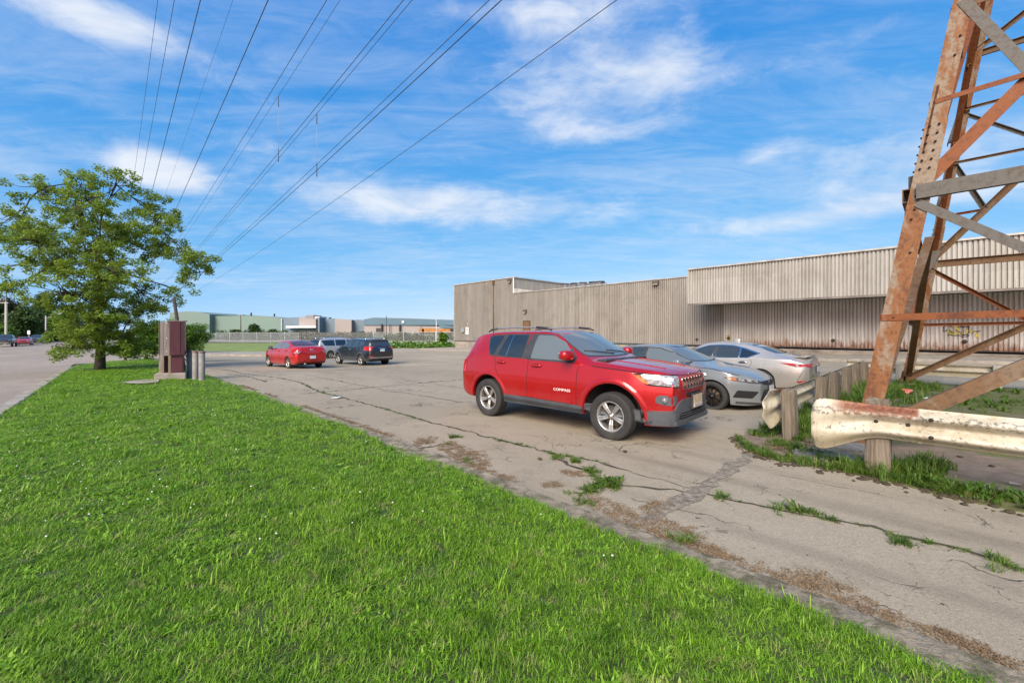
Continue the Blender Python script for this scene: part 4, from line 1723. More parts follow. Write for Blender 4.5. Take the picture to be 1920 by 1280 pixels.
    def seam(c, pts, sides='LR', w=.009):
        for s in sides:
            c.strip(pts, w, s, .0015, M_BLACK, 'door_seam')

    def windscreen(c, wb, zb, wt, zt, ax, mat=None, name='windscreen', parent=None, off=.006):
        poly = [(-wb, zb), (-wb * .5, zb - .012), (0, zb - .018), (wb * .5, zb - .012), (wb, zb), (wt, zt), (wt * .5, zt + .012), (0, zt + .016), (-wt * .5, zt + .012), (-wt, zt)]
        c.patch([(p[0] * 1.035, p[1] + (.016 if p[1] > (zb + zt) / 2 else -.014)) for p in poly], ax, off - .004, M_PLASTIC, 'window_seal', rnd=.05, sp=.09)
        return c.patch(poly, ax, off, mat or M_GLASS, name, rnd=.06, sp=.09)

    def wheel(c, x, y, Rt, w, rim, style, mat, label=None):
        sgn = 1 if y > 0 else -1
        e = bpy.data.objects.new('wheel', None); COL.objects.link(e); e.parent = c.root
        e.location = (x, y, Rt)
        if sgn < 0: e.rotation_euler = (0, 0, PI)
        # local: +y is outward
        h = w / 2
        t = MB()
        prof = [(rim - .005, -h * .8), (rim + .01, -h * .98), (Rt * .88, -h), (Rt * .97, -h * .88), (Rt, -h * .62)]
        for k in range(4):
            y0 = -h * .62 + (h * 1.24) * (k + .42) / 4.2; y1 = y0 + .010
            prof += [(Rt, y0), (Rt - .011, y0 + .001), (Rt - .011, y1 - .001), (Rt, y1)]
        prof += [(Rt, h * .62), (Rt * .97, h * .88), (Rt * .925, h * .985), (Rt * .88, h), (rim + .03, h * .99), (rim + .012, h * .94), (rim - .004, h * .78)]
        t.lathe(prof, 48, axis='y')
        t.build('tyre', M_RUBBER, e)
        d = MB()
        d.lathe([(rim + .006, h * .80), (rim - .004, h * .86), (rim - .018, h * .80), (rim - .026, h * .45), (rim - .04, -h * .6), (rim - .01, -h * .8)], 40, axis='y')
        hub = rim * .20
        n = {'five': 5, 'twin': 5, 'ten': 10, 'seven': 7, 'cap': 8}[style]
        yo, yi = h * .72, h * .60
        for k in range(n):
            a = 2 * PI * k / n + .3
            bars = [(0, .30 if style == 'five' else .16)] if style not in ('twin', 'ten') else ([(-.11, .09), (.11, .09)] if style == 'twin' else [(0, .085)])
            for (da, wd) in bars:
                r0, r1 = hub * .8, rim - .012
                w0 = wd * rim * (.72 if style == 'five' else .8); w1 = wd * rim * (1.15 if style == 'five' else 1.1)
                if style == 'ten' and k % 2: w1 *= .8
                M4 = Matrix.Rotation(a + (da * .9 if style == 'twin' else 0), 4, 'Y')
                sec = []
                for (r, ww, yy) in ((r0, w0, yi - .012), (r0 + (r1 - r0) * .5, (w0 + w1) * .5, yo - .004), (r1, w1, yo)):
                    sec.append([(r, yy - .035, -ww / 2), (r, yy - .008, -ww / 2), (r, yy, -ww * .30), (r, yy - (.006 if style == 'five' else 0), 0), (r, yy, ww * .30), (r, yy - .008, ww / 2), (r, yy - .035, ww / 2)])
                vs = [M4 @ Vector(p) for s_ in sec for p in s_]
                q = len(sec[0]); fs = []
                for i in range(len(sec) - 1):
                    for j in range(q - 1):
                        A = i * q + j; fs.append((A, A + 1, A + 1 + q, A + q))
                d.add(vs, fs)
        d.lathe([(0, yi + .018), (hub * .55, yi + .016), (hub * .62, yi + .004), (hub * 1.15, yi - .004), (hub * 1.3, yi - .03)], 20, axis='y')
        d.build('rim', mat, e)
        if style in ('five', 'twin'):
            nb = MB()
            for k in range(5):
                a = 2 * PI * (k + .5) / 5 + .3
                nb.lathe([(0, yi + .006), (.011, yi + .005), (.013, yi - .02)], 8, Matrix.Rotation(a, 4, 'Y') @ Matrix.Translation((hub * .95, 0, 0)), axis='y')
            nb.build('wheel_nuts', M_DISC, e)
        b = MB()
        b.lathe([(hub, -.01), (rim * .72, -.01), (rim * .72, -.035), (hub, -.035)], 28, axis='y')
        b.lathe([(0, -.05), (rim - .03, -.05)], 28, axis='y')
        b.build('brake_disc', M_DISC if style in ('five', 'twin', 'ten') else M_BLACK, e)
        return e

    def wheels(c, xs, Rt, w, rim, style, mat, inset=.012):
        for x in xs:
            for sg in (1, -1):
                c.wheel(x, sg * (c.W / 2 - inset - w / 2), Rt, w, rim, style, mat)

    def mirror(c, x, z, mat, y=None, base=True, r=(.075, .115, .085), sides=(1, -1)):
        y = y or c.W / 2 - .02
        for sg in sides:
            o = MB().blob((x, sg * (y + .10), z), r, .62, M=Matrix.Rotation(sg * R(8), 3, 'Z')).build('door_mirror', mat, c.root)
            MB().bbox((x + .01, sg * (y - .02), z - .07), (.09, .14, .04), .015).build('mirror_base', M_PLASTIC, o)
            MB().blob((x - r[0] * .82, sg * (y + .10), z), (.02, r[1] * .82, r[2] * .78), .5, M=Matrix.Rotation(sg * R(8), 3, 'Z')).build('mirror_glass', M_GLASSC, o)

    def handle(c, x, z, mat, side='LR', w=.22):
        for s in side:
            p = c.proj(s, x, z, .018)
            o = MB().blob(tuple(p), (w / 2, .020, .022), .55).build('door_handle', mat, c.root)
            q = c.proj(s, x, z, .0)
            MB().blob(tuple(q), (w * .36, .010, .034), .7).build('handle_recess', M_BLACK, o)

    def arch_trim(c, i, wd, mat, off=.008, name='wheel_arch_trim', lo=.0):
        xc, Ra, zc = c.arches[i]
        a0 = math.asin(min(.9, max(-.6, (c.zs(xc) + lo - zc) / Ra)))
        n = 22
        for s in 'LR':
            vs = []; fs = []
            for k in range(n + 1):
                a = a0 + (PI - 2 * a0) * k / n
                ca, sa = math.cos(a), math.sin(a)
                outer = c.proj(s, xc + (Ra + wd) * ca, zc + (Ra + wd) * sa, .002)
                mid = c.proj(s, xc + (Ra + wd * .55) * ca, zc + (Ra + wd * .55) * sa, off)
                inn = c.proj(s, xc + (Ra + .012) * ca, zc + (Ra + .012) * sa, off)
                sg = 1 if s == 'L' else -1
                inn2 = Vector((xc + (Ra - .006) * ca, inn.y - sg * .05, zc + (Ra - .006) * sa))
                vs += [outer, mid, inn, inn2]
            for k in range(n):
                for j in range(3):
                    q = k * 4 + j; fs.append((q, q + 1, q + 5, q + 4))
            MB().add(vs, fs, True).build(name, mat, c.root)

    def plate(c, ax, y, z, w=.305, h=.152, mat=None, text=None, frame=True, tilt=0):
        x = c.proj(ax, y, z, .02).x
        sg = 1 if ax == 'F' else -1
        if frame:
            MB().bbox((x - sg * .004, y, z), (.016, w + .035, h + .035), .005).build('plate_frame', M_PLASTIC, c.root)
        o = MB().box((x + sg * .008, y, z), (.006, w, h)).build('licence_plate', mat or M_PLATE, c.root)
        if text:
            c.text(text, (x + sg * .0125, y, z - .012), .075, 'F' if sg > 0 else 'B', M_PLATEINK, 'plate_text', o)
        return o

    def text(c, s, loc, size, ax, mat, name, parent=None, extr=.0015, sx=1.0, rotx=0.0):
        cu = bpy.data.curves.new(name, 'FONT'); cu.body = s; cu.size = size; cu.align_x = 'CENTER'; cu.align_y = 'CENTER'
        cu.extrude = extr; cu.space_character = 1.05
        to = bpy.data.objects.new('tmp', cu); COL.objects.link(to)
        dg = bpy.context.evaluated_depsgraph_get()
        me = bpy.data.meshes.new_from_object(to.evaluated_get(dg))
        bpy.data.objects.remove(to)
        o = obj(name, me, mat, parent or c.root)
        o.location = loc
        o.rotation_euler = {'F': (PI / 2 + rotx, 0, PI / 2), 'B': (PI / 2, 0, -PI / 2), 'R': (PI / 2, 0, 0), 'L': (PI / 2, 0, PI)}[ax]
        o.scale = (sx, 1, 1)
        return o


def car_at(s, v):
    x, y = sv(s, v)
    return (x, y, g1(x, y))


# ------------------------------------------------------------------ the red off-roader in the foreground
M_RED = paint('red_paint', (.42, .006, .010), .45, .26)
jx, jy = 1.10, 7.57
J = Car('red_suv', 'shiny red four door off-roader with a slotted chrome grille', 1.81,
        zt=[(-2.17, 1.00), (-2.12, 1.12), (-2.0, 1.36), (-1.86, 1.52), (-1.5, 1.585), (-.9, 1.612), (-.2, 1.615), (.08, 1.59), (.40, 1.46), (.72, 1.28), (.98, 1.155), (1.25, 1.13), (1.65, 1.09), (1.92, 1.05), (2.04, 1.012), (2.10, .965)],
        belt=[(-2.17, .98), (-1.6, 1.12), (-.9, 1.13), (.6, 1.09), (1.0, 1.05), (1.6, 1.0), (2.10, .91)],
        sill=[(-2.17, .44), (-1.85, .33), (0, .325), (1.4, .32), (1.85, .27), (2.10, .28)],
        arches=[(-1.3, .435, .345), (1.28, .475, .355)], track_r=.345,
        loc=(jx, jy, g1(jx, jy)), rz=R(-43.3), body_mat=M_RED,
        crown=[(-2.17, .03), (-1.6, .035), (0, .035), (.15, .045), (.5, .085), (.85, .06), (1.0, .03), (1.6, .035), (2.10, .03)],
        wt=[(-2.17, .64), (-1.95, .60), (-1.3, .635), (0, .645), (.15, .645), (.5, .69), (.85, .755), (1.0, .765), (1.5, .74), (1.9, .66), (2.10, .54)],
        nose=.72, tail=.84, sill_w=.955, bf=.05)
jeep = J.root
J.wheels((-1.3, 1.28), .348, .215, .222, 'five', M_ALLOY, .0)
# fender flares in body colour
J.arch_trim(0, .07, M_RED, .016, 'fender_flare', .03)
J.arch_trim(1, .08, M_RED, .018, 'fender_flare', .03)
# side glass on dark frames
J.both([(-.36, 1.545), (-.20, 1.545), (-.22, 1.10), (-.45, 1.115)], .005, M_PLASTIC, 'door_pillar', rnd=.02)
J.both([(-1.05, 1.535), (-.90, 1.54), (-1.05, 1.13), (-1.20, 1.13)], .005, M_PLASTIC, 'door_pillar', rnd=.02)
J.both([(-1.45, 1.465), (-1.36, 1.515), (-1.0, 1.53), (-1.16, 1.13), (-1.29, 1.135)], .004, M_PLASTIC, 'window_seal', rnd=.04)
J.both([(-.96, 1.54), (-.40, 1.545), (-.42, 1.115), (-1.10, 1.125)], .004, M_PLASTIC, 'window_seal', rnd=.04)
J.both([(-.24, 1.545), (.12, 1.535), (.37, 1.43), (.66, 1.16), (.64, 1.085), (-.28, 1.10)], .004, M_PLASTIC, 'window_seal', rnd=.04)
J.both([(-1.41, 1.46), (-1.34, 1.495), (-1.04, 1.51), (-1.17, 1.155), (-1.27, 1.16)], .009, M_TINT, 'quarter_window', rnd=.04)
J.both([(-.93, 1.515), (-.44, 1.52), (-.46, 1.14), (-1.065, 1.15)], .009, M_TINT, 'rear_door_window', rnd=.035)
J.both([(-.22, 1.52), (.11, 1.508), (.35, 1.405), (.625, 1.15), (.615, 1.115), (-.26, 1.125)], .009, M_GLASSC, 'front_door_window', rnd=.035)
for s in 'LR':
    J.strip([(-.80, 1.515), (-.835, 1.145)], .012, s, .013, M_CHROME, 'window_divider')
J.windscreen(.69, 1.205, .585, 1.565, 'F', M_GLASSC)
J.windscreen(.62, 1.13, .52, 1.48, 'B', M_TINT, 'rear_window')
for x0, x1 in ((-.52, .10), (.02, .60)):
    q = [J.proj('F', -x0 - .0, 1.205, .02), J.proj('F', -(x0 + x1) / 2, 1.235, .022), J.proj('F', -x1, 1.265, .02)]
    MB().tube(q, .009, 6).build('wiper', M_PLASTIC, jeep)
MB().bbox((1.02, 0, 1.135), (.16, 1.36, .035), .012).build('cowl_panel', M_PLASTIC, jeep)
# doors
J.seam([(-.31, 1.10), (-.325, .70), (-.30, .37)])
J.seam([(.735, 1.05), (.70, .95), (.695, .36)])
J.seam([(-1.14, 1.12), (-1.09, .90), (-.98, .72), (-.88, .55), (-.86, .40)])
J.seam([(.95, 1.06), (1.3, 1.035), (1.66, 1.005), (1.86, .985)], w=.011)
J.handle(-.12, 1.01, M_RED); J.handle(-.96, 1.03, M_RED)
J.mirror(.58, 1.215, M_RED, r=(.085, .125, .078))
# sill cladding
J.both([(-.865, .465), (-.28, .465), (.80, .445), (.83, .335), (-.88, .335)], .02, M_PLASTICG, 'sill_cladding', rnd=.02)
for s in 'LR':
    J.strip([(-.84, .405), (.82, .385)], .03, s, .045, M_PLASTIC, 'side_step', skirt=.03)
    J.strip([(-.80, .475), (-.31, .50), (.62, .475)], .045, s, .011, M_RED, 'door_moulding', skirt=.012)
    sg = 1 if s == 'L' else -1
    # roof rails
    rp = [(-1.50, 1.575), (-1.42, 1.618), (-1.25, 1.640), (-.8, 1.658), (-.3, 1.658), (-.06, 1.640), (.04, 1.605)]
    ys = [.665, .66, .655, .655, .655, .655, .66]
    MB().tube([(a, sg * y, z) for (a, z), y in zip(rp[1:-1], ys[1:-1])], .017, 8).build('roof_rail', M_ALLOY, jeep)
    MB().tube([(a, sg * y, z) for (a, z), y in zip(rp[:3], ys[:3])], [.012, .021, .020], 8).build('rail_foot', M_PLASTIC, jeep)
    MB().tube([(a, sg * y, z) for (a, z), y in zip(rp[-3:], ys[-3:])], [.020, .022, .012], 8).build('rail_foot', M_PLASTIC, jeep)
p = J.proj('R', .43, .655, .003)
J.text('COMPASS', (.43, p.y - .004, .655), .058, 'R', M_WHITE, 'badge', sx=1.25)
# front: lights, grille, bumper
for sg in (-1, 1):
    hd = J.patch([(sg * .47, .955), (sg * .805, .985), (sg * .765, .845), (sg * .50, .815)], 'F', .012, M_HEAD, 'headlight', rnd=.03, sp=.05)
    J.patch([(sg * .795, .976), (sg * .83, .975), (sg * .795, .86), (sg * .765, .85)], 'F', .016, M_AMBER, 'indicator', hd, rnd=.01, sp=.05)
    J.patch([(sg * .62, .945), (sg * .70, .945), (sg * .69, .87), (sg * .615, .865)], 'F', .018, M_CHROME, 'reflector', hd, rnd=.03, sp=.05)
    J.patch([(sg * .455, .968), (sg * .835, .995), (sg * .785, .83), (sg * .485, .80)], 'F', .006, M_BLACK, 'headlight_bezel', hd, rnd=.03, sp=.06)
    fg = J.patch([(sg * .52, .69), (sg * .74, .71), (sg * .75, .60), (sg * .68, .565), (sg * .56, .58)], 'F', .008, M_PLASTICG, 'fog_lamp_recess', rnd=.04, sp=.05)
    q = J.proj('F', sg * .69, .64, .0)
    MB().blob(tuple(q), (.035, .05, .045), .9).build('fog_lamp', M_HEAD, fg)
J.patch([(-.44, .945), (.44, .945), (.40, .745), (-.40, .745)], 'F', .008, M_RED, 'grille_surround', rnd=.03, sp=.06)
for k in range(7):
    y = (k - 3) * .112
    gr = J.patch([(y - .044, .93), (y + .044, .93), (y + .040, .765), (y - .040, .765)], 'F', .018, M_CHROME, 'grille_slot', rnd=.025, sp=.06, skirt=.03)
    J.patch([(y - .027, .914), (y + .027, .914), (y + .024, .782), (y - .024, .782)], 'F', .0195, M_BLACK, 'slot_mesh', gr, rnd=.012, sp=.06, skirt=0)
J.patch([(-.28, .715), (.28, .715), (.26, .66), (-.26, .66)], 'F', .005, M_BLACK, 'upper_intake', rnd=.02, sp=.08)
lowpoly = [(-.86, .475), (-.62, .50), (-.50, .60), (-.40, .635), (.40, .635), (.50, .60), (.62, .50), (.86, .475), (.84, .30), (.5, .285), (0, .285), (-.5, .285), (-.84, .30)]
J.patch(lowpoly, 'F', .018, M_PLASTICG, 'lower_bumper', rnd=.02, sp=.05, skirt=.05)
J.patch([(-.46, .455), (.46, .455), (.52, .375), (-.52, .375)], 'F', .021, M_BLACK, 'lower_intake', rnd=.02, sp=.06)
for zz in (.40, .43):
    J.strip([(-.48, zz), (.48, zz)], .008, 'F', .03, M_PLASTICG, 'intake_bar')
J.strip([(-.80, .325), (-.5, .325), (.5, .325), (.80, .325)], .055, 'F', .04, M_PLASTICG, 'skid_lip', skirt=.05)
for s in 'LR':
    J.patch([(1.63, .47), (1.95, .475), (1.95, .31), (1.66, .30)], s, .014, M_PLASTICG, 'bumper_corner', rnd=.02, sp=.06)
    J.patch([(-2.06, .56), (-1.74, .56), (-1.72, .36), (-2.04, .42)], s, .010, M_RED, 'bumper_corner', rnd=.02, sp=.06)
    tl = J.patch([(-2.05, 1.02), (-1.97, 1.06), (-1.94, .80), (-2.04, .80)], s, .010, M_TAIL, 'tail_light', rnd=.03, sp=.05)
x = J.proj('F', 0, .59, 0).x
MB().bbox((x + .035, .02, .585), (.03, .37, .22), .008).build('plate_frame', M_PLASTIC, jeep)
pl = MB().bbox((x + .053, .02, .585), (.008, .33, .18), .003).build('licence_plate', M_PLATEOLD, jeep)
MB().box((x + .058, .02, .525), (.003, .29, .035)).build('plate_strip', M_PLATE, pl)
for k in range(9):
    MB().box((x + .060, -.10 + .03 * k, .525), (.001, .016, .018)).build('plate_text', M_PLASTICG, pl)
J.text('Jeep', (J.proj('F', 0, .985, .012).x, 0, .985), .055, 'F', M_CHROME, 'badge', sx=1.2, rotx=-R(40))
J.strip([(-.64, .992), (-.3, .962), (.3, .962), (.64, .992)], .008, 'F', .0015, M_BLACK, 'bonnet_seam')
for sg in (-1, 1):
    J.strip([(1.10, sg * .40), (1.5, sg * .39), (1.88, sg * .36)], .035, 'T', .008, M_RED, 'bonnet_ridge', skirt=.012)

# ------------------------------------------------------------------ blue-grey saloon beside it
M_BGREY = paint('blue_grey_paint', (.15, .165, .175), .1)
C = Car('grey_sedan', 'blue grey saloon parked nose to nose beside the red off-roader', 1.80,
        zt=[(-2.42, .88), (-2.34, .98), (-2.2, 1.03), (-1.9, 1.07), (-1.5, 1.18), (-1.0, 1.33), (-.5, 1.40), (-.1, 1.415), (.2, 1.395), (.6, 1.24), (1.0, 1.06), (1.22, .98), (1.6, .925), (2.0, .82), (2.15, .74), (2.24, .66)],
        belt=[(-2.42, .85), (-1.6, .96), (0, .945), (1.0, .92), (1.6, .86), (2.24, .62)],
        sill=[(-2.42, .35), (-2.0, .24), (0, .20), (1.5, .19), (2.0, .17), (2.24, .20)],
        arches=[(-1.3675, .365, .32), (1.40, .365, .32)], track_r=.32,
        loc=car_at(4.87, 10.2), rz=R(-46), body_mat=M_BGREY,
        crown=[(-2.42, .02), (-1.5, .03), (-.5, .035), (.2, .04), (.6, .08), (1.0, .05), (1.2, .03), (2.24, .03)],
        wt=[(-2.42, .62), (-1.9, .60), (-1.0, .57), (0, .575), (.3, .59), (.8, .67), (1.2, .74), (1.7, .70), (2.1, .56), (2.24, .44)],
        nose=.56, tail=.80, zmid=.60, bf=.06)
C.wheels((-1.3675, 1.40), .322, .215, .232, 'ten', M_ALLOYD, .0)
C.both([(.95, 1.02), (.50, 1.22), (.15, 1.325), (-.25, 1.345), (-.7, 1.325), (-1.1, 1.23), (-1.45, 1.07), (-1.1, .985), (.85, .96)], .004, M_PLASTIC, 'window_seal', rnd=.03)
C.both([(.86, 1.03), (.48, 1.20), (.14, 1.30), (-.18, 1.318), (-.18, .99), (.75, .975)], .009, M_GLASSC, 'front_door_window', rnd=.03)
C.both([(-.28, 1.32), (-.7, 1.30), (-1.05, 1.21), (-1.12, 1.01), (-.28, .99)], .009, M_GLASS, 'rear_door_window', rnd=.03)
for s in 'LR':
    C.strip([(.92, .965), (-.2, .972), (-1.2, .985)], .014, s, .012, M_CHROME, 'window_trim')
C.windscreen(.66, 1.06, .53, 1.365, 'F', M_GLASSC)
C.windscreen(.58, 1.10, .50, 1.33, 'B', M_TINT, 'rear_window')
C.seam([(-.23, .97), (-.24, .5), (-.20, .22)]); C.seam([(.90, .95), (.98, .80), (.92, .50), (.94, .22)])
C.seam([(.98, .93), (1.4, .905), (1.9, .80)], w=.008)
C.handle(-.08, .84, M_BGREY); C.mirror(.72, 1.02, M_BGREY, r=(.08, .11, .07))
for sg in (-1, 1):
    hd = C.patch([(sg * .42, .675), (sg * .60, .705), (sg * .80, .765), (sg * .86, .755), (sg * .84, .70), (sg * .62, .645), (sg * .43, .625)], 'F', .012, M_PLASTIC, 'headlight', rnd=.02, sp=.04)
    C.patch([(sg * .79, .748), (sg * .85, .748), (sg * .835, .705), (sg * .76, .692)], 'F', .018, M_AMBER, 'indicator', hd, rnd=.012, sp=.04)
    for k in range(3):
        y = .50 + k * .095
        C.patch([(sg * y, .682 + k * .017), (sg * (y + .065), .694 + k * .017), (sg * (y + .06), .660 + k * .012), (sg * y, .648 + k * .012)], 'F', .017, M_HEAD, 'lamp_unit', hd, rnd=.015, sp=.04)
    C.strip([(sg * .43, .683), (sg * .62, .712), (sg * .80, .762)], .014, 'F', .019, M_HEAD, 'light_strip', hd)
    sgp = C.patch([(sg * .52, .47), (sg * .78, .49), (sg * .82, .34), (sg * .60, .33)], 'F', .008, M_BLACK, 'side_intake', rnd=.02, sp=.05)
C.patch([(-.40, .665), (.40, .665), (.38, .60), (0, .58), (-.38, .60)], 'F', .010, M_BLACK, 'grille', rnd=.02, sp=.05)
low = C.patch([(-.36, .50), (.36, .50), (.50, .28), (-.50, .28)], 'F', .008, M_BLACK, 'lower_grille', rnd=.03, sp=.05)
for zz in (.32, .36, .40, .44, .475):
    C.strip([(-.40, zz), (.40, zz)], .010, 'F', .018, M_PLASTICG, 'grille_bar', low)
C.strip([(-.78, .245), (-.4, .22), (.4, .22), (.78, .245)], .022, 'F', .025, M_PLASTIC, 'front_lip', skirt=.03)
C.plate('F', .0, .50, mat=M_PLATE)
bx = C.proj('F', 0, .632, .014)
e_ = MB(); e_.bbox((bx.x, -.03, .635), (.012, .016, .065), .004); e_.bbox((bx.x, .03, .635), (.012, .016, .065), .004); e_.bbox((bx.x, 0, .635), (.012, .05, .012), .004)
e_.build('badge', M_CHROME, C.root)

# ------------------------------------------------------------------ silver saloon, tail towards the rails
M_SILV = paint('silver_paint', (.47, .44, .395), .55, .28)
X = Car('silver_sedan', 'silver saloon with a boot spoiler parked tail towards the mossy posts', 1.865,
        zt=[(-2.54, .90), (-2.50, 1.00), (-2.40, 1.055), (-2.15, 1.075), (-1.9, 1.12), (-1.6, 1.235), (-1.25, 1.355), (-.8, 1.425), (-.3, 1.445), (.1, 1.425), (.6, 1.25), (1.1, 1.04), (1.4, .99), (2.0, .90), (2.3, .80), (2.42, .68)],
        belt=[(-2.54, .86), (-2.0, .985), (-1.2, .985), (0, .955), (1.2, .93), (1.8, .88), (2.42, .62)],
        sill=[(-2.54, .36), (-2.2, .26), (-1.8, .20), (0, .19), (1.5, .19), (2.42, .2)],
        arches=[(-1.435, .375, .335), (1.435, .375, .335)], track_r=.335,
        loc=car_at(5.0, 14.05), rz=R(134), body_mat=M_SILV,
        crown=[(-2.54, .03), (-2.1, .03), (-1.5, .05), (-.8, .04), (.1, .04), (.6, .08), (1.1, .05), (1.4, .03), (2.42, .03)],
        wt=[(-2.54, .60), (-2.2, .68), (-1.9, .68), (-1.5, .62), (-.8, .585), (0, .585), (.4, .61), (1.1, .73), (1.8, .70), (2.42, .42)],
        nose=.56, tail=.78, zmid=.62)
X.wheels((-1.435, 1.435), .335, .225, .235, 'ten', M_ALLOY, .0)
X.both([(.80, 1.05), (.40, 1.215), (.05, 1.33), (-.30, 1.355), (-.65, 1.345), (-1.0, 1.27), (-1.42, 1.125), (-1.12, .99), (.6, .945)], .004, M_CHROME, 'window_trim', rnd=.03)
X.both([(.70, 1.06), (.36, 1.205), (.04, 1.312), (-.12, 1.325), (-.12, .975), (.55, .965)], .009, M_GLASS, 'front_door_window', rnd=.03)
X.both([(-.23, 1.33), (-.62, 1.32), (-.86, 1.27), (-.86, .99), (-.23, .98)], .009, M_GLASS, 'rear_door_window', rnd=.02)
X.both([(-.13, 1.33), (-.22, 1.335), (-.22, .975), (-.13, .97)], .008, M_PLASTIC, 'door_pillar')
X.both([(-.90, 1.26), (-1.33, 1.12), (-1.10, 1.015), (-.90, 1.0)], .009, M_TINT, 'quarter_window', rnd=.02)
X.windscreen(.68, 1.10, .54, 1.39, 'F', M_GLASSC)
X.windscreen(.60, 1.16, .50, 1.36, 'B', M_TINT, 'rear_window')
X.seam([(-.18, .96), (-.20, .5), (-.16, .22)]); X.seam([(-1.16, .99), (-1.22, .86), (-1.13, .70), (-1.02, .55), (-.98, .30)])
X.handle(-.98, .865, M_CHROME); X.handle(.02, .85, M_CHROME)
X.mirror(.60, 1.02, M_SILV)
# fuel flap, tail lamps, spoiler, bumper reflectors
X.patch([(-1.52, .955), (-1.76, .955), (-1.76, .845), (-1.52, .845)], 'L', .0055, M_SILV, 'fuel_flap', rnd=.02)
for s in 'LR':
    tl = X.patch([(-1.90, .895), (-2.30, .895), (-2.47, .86), (-2.44, .815), (-2.30, .79)], s, .010, M_TAIL, 'tail_light', rnd=.015, sp=.05)
    X.patch([(-2.26, .885), (-2.32, .885), (-2.33, .80), (-2.28, .80)], s, .014, M_HEAD, 'reversing_light', tl, sp=.05)
    X.patch([(-2.29, .42), (-2.47, .45), (-2.46, .37), (-2.34, .365)], s, .010, M_TAIL, 'bumper_reflector', rnd=.01, sp=.05)
    X.strip([(-2.30, .40), (-2.38, .60), (-2.44, .72)], .009, s, .0015, M_BLACK, 'bumper_seam')
for sg in (-1, 1):
    X.patch([(sg * .40, .88), (sg * .80, .88), (sg * .78, .80), (sg * .46, .79)], 'B', .010, M_TAIL, 'tail_light', rnd=.02, sp=.05)
sp_ = MB()
vs = []; fs = []
for k in range(13):
    y = -.72 + 1.44 * k / 12
    bend = (abs(y) / .72) ** 2
    vs += [(-2.30 + .10 * bend, y, 1.072 - .02 * bend), (-2.46 + .06 * bend, y, 1.105 - .012 * bend), (-2.555 + .05 * bend, y, 1.095 - .02 * bend), (-2.50 + .05 * bend, y, 1.045)]
for k in range(12):
    for j in range(4):
        a = k * 4 + j; b = k * 4 + (j + 1) % 4
        fs.append((a, b, b + 4, a + 4))
fs += [(0, 1, 2, 3), (48, 49, 50, 51)]
sp_.add(vs, fs).build('boot_spoiler', M_SILV, X.root)
X.plate('B', 0, .72)
MB().blob((-.55, 0, 1.475), (.10, .03, .05), .7).build('roof_antenna', M_SILV, X.root)

# ------------------------------------------------------------------ three cars at the back of the lot
FX = Car('red_sedan', 'bright red saloon seen from behind with a roof aerial', 1.72,
         zt=[(-2.2, 1.0), (-2.16, 1.10), (-2.05, 1.165), (-1.85, 1.19), (-1.6, 1.215), (-1.25, 1.36), (-.85, 1.455), (-.3, 1.49), (.2, 1.47), (.7, 1.26), (1.15, 1.06), (1.6, .98), (2.0, .87), (2.2, .70)],
         belt=[(-2.2, .95), (-1.7, 1.05), (0, 1.0), (1.2, .96), (2.2, .66)],
         sill=[(-2.2, .40), (-1.9, .27), (0, .23), (1.5, .22), (2.2, .24)],
         arches=[(-1.3075, .36, .315), (1.3075, .36, .315)], track_r=.315,
         loc=car_at(24.95, 7.30), rz=R(140), body_mat=paint('bright_red_paint', (.46, .010, .010), .35, .28),
         crown=[(-2.2, .03), (-1.7, .03), (-1.2, .06), (-.8, .04), (.2, .04), (.7, .07), (1.15, .03), (2.2, .03)],
         wt=[(-2.2, .60), (-1.8, .66), (-1.5, .63), (-.9, .56), (0, .56), (.4, .58), (1.1, .70), (2.2, .40)], nose=.58, tail=.84, zmid=.62)
FX.wheels((-1.3075, 1.3075), .315, .195, .20, 'seven', M_ALLOY, .01)
FX.both([(.75, 1.08), (.35, 1.28), (.05, 1.38), (-.30, 1.40), (-.30, 1.04), (.65, 1.03)], .008, M_GLASSC, 'front_door_window', rnd=.03)
FX.both([(-.40, 1.40), (-.80, 1.37), (-1.15, 1.25), (-1.30, 1.10), (-.40, 1.04)], .008, M_GLASSC, 'rear_door_window', rnd=.03)
FX.windscreen(.63, 1.24, .52, 1.43, 'B', M_GLASS, 'rear_window'); FX.windscreen(.62, 1.12, .52, 1.43, 'F', M_GLASS)
FX.seam([(-.35, 1.03), (-.36, .3)]); FX.seam([(.78, 1.0), (.80, .3)]); FX.seam([(-1.28, 1.06), (-1.1, .78), (-.95, .5), (-.92, .3)])
FX.handle(-.2, .93, FX.M); FX.handle(-1.08, .95, FX.M); FX.mirror(.68, 1.08, M_PLASTIC)
for sg in (-1, 1):
    tl = FX.patch([(sg * .52, 1.10), (sg * .80, 1.12), (sg * .82, .80), (sg * .60, .83), (sg * .50, .96)], 'B', .012, M_TAIL, 'tail_light', rnd=.03, sp=.05)
    FX.patch([(sg * .54, .945), (sg * .82, .945), (sg * .82, .915), (sg * .55, .915)], 'B', .016, M_CHROME, 'lamp_bar', tl, sp=.05)
    FX.patch([(sg * .60, .90), (sg * .80, .90), (sg * .80, .84), (sg * .64, .84)], 'B', .016, M_HEAD, 'reversing_light', tl, sp=.05)
FX.strip([(-.50, 1.06), (-.52, .86), (-.40, .78), (.40, .78), (.52, .86), (.50, 1.06)], .010, 'B', .0015, M_BLACK, 'boot_seam')
FX.strip([(-.78, .46), (.78, .46)], .03, 'B', .014, FX.M, 'bumper_strip')
FX.strip([(-.20, .92), (.12, .92)], .012, 'B', .008, M_CHROME, 'boot_trim')
q = FX.proj('B', 0, 1.02, .012)
MB().blob(tuple(q), (.01, .09, .035), 1.0).build('badge', M_CHROME, FX.root)
FX.plate('B', -.02, .63)
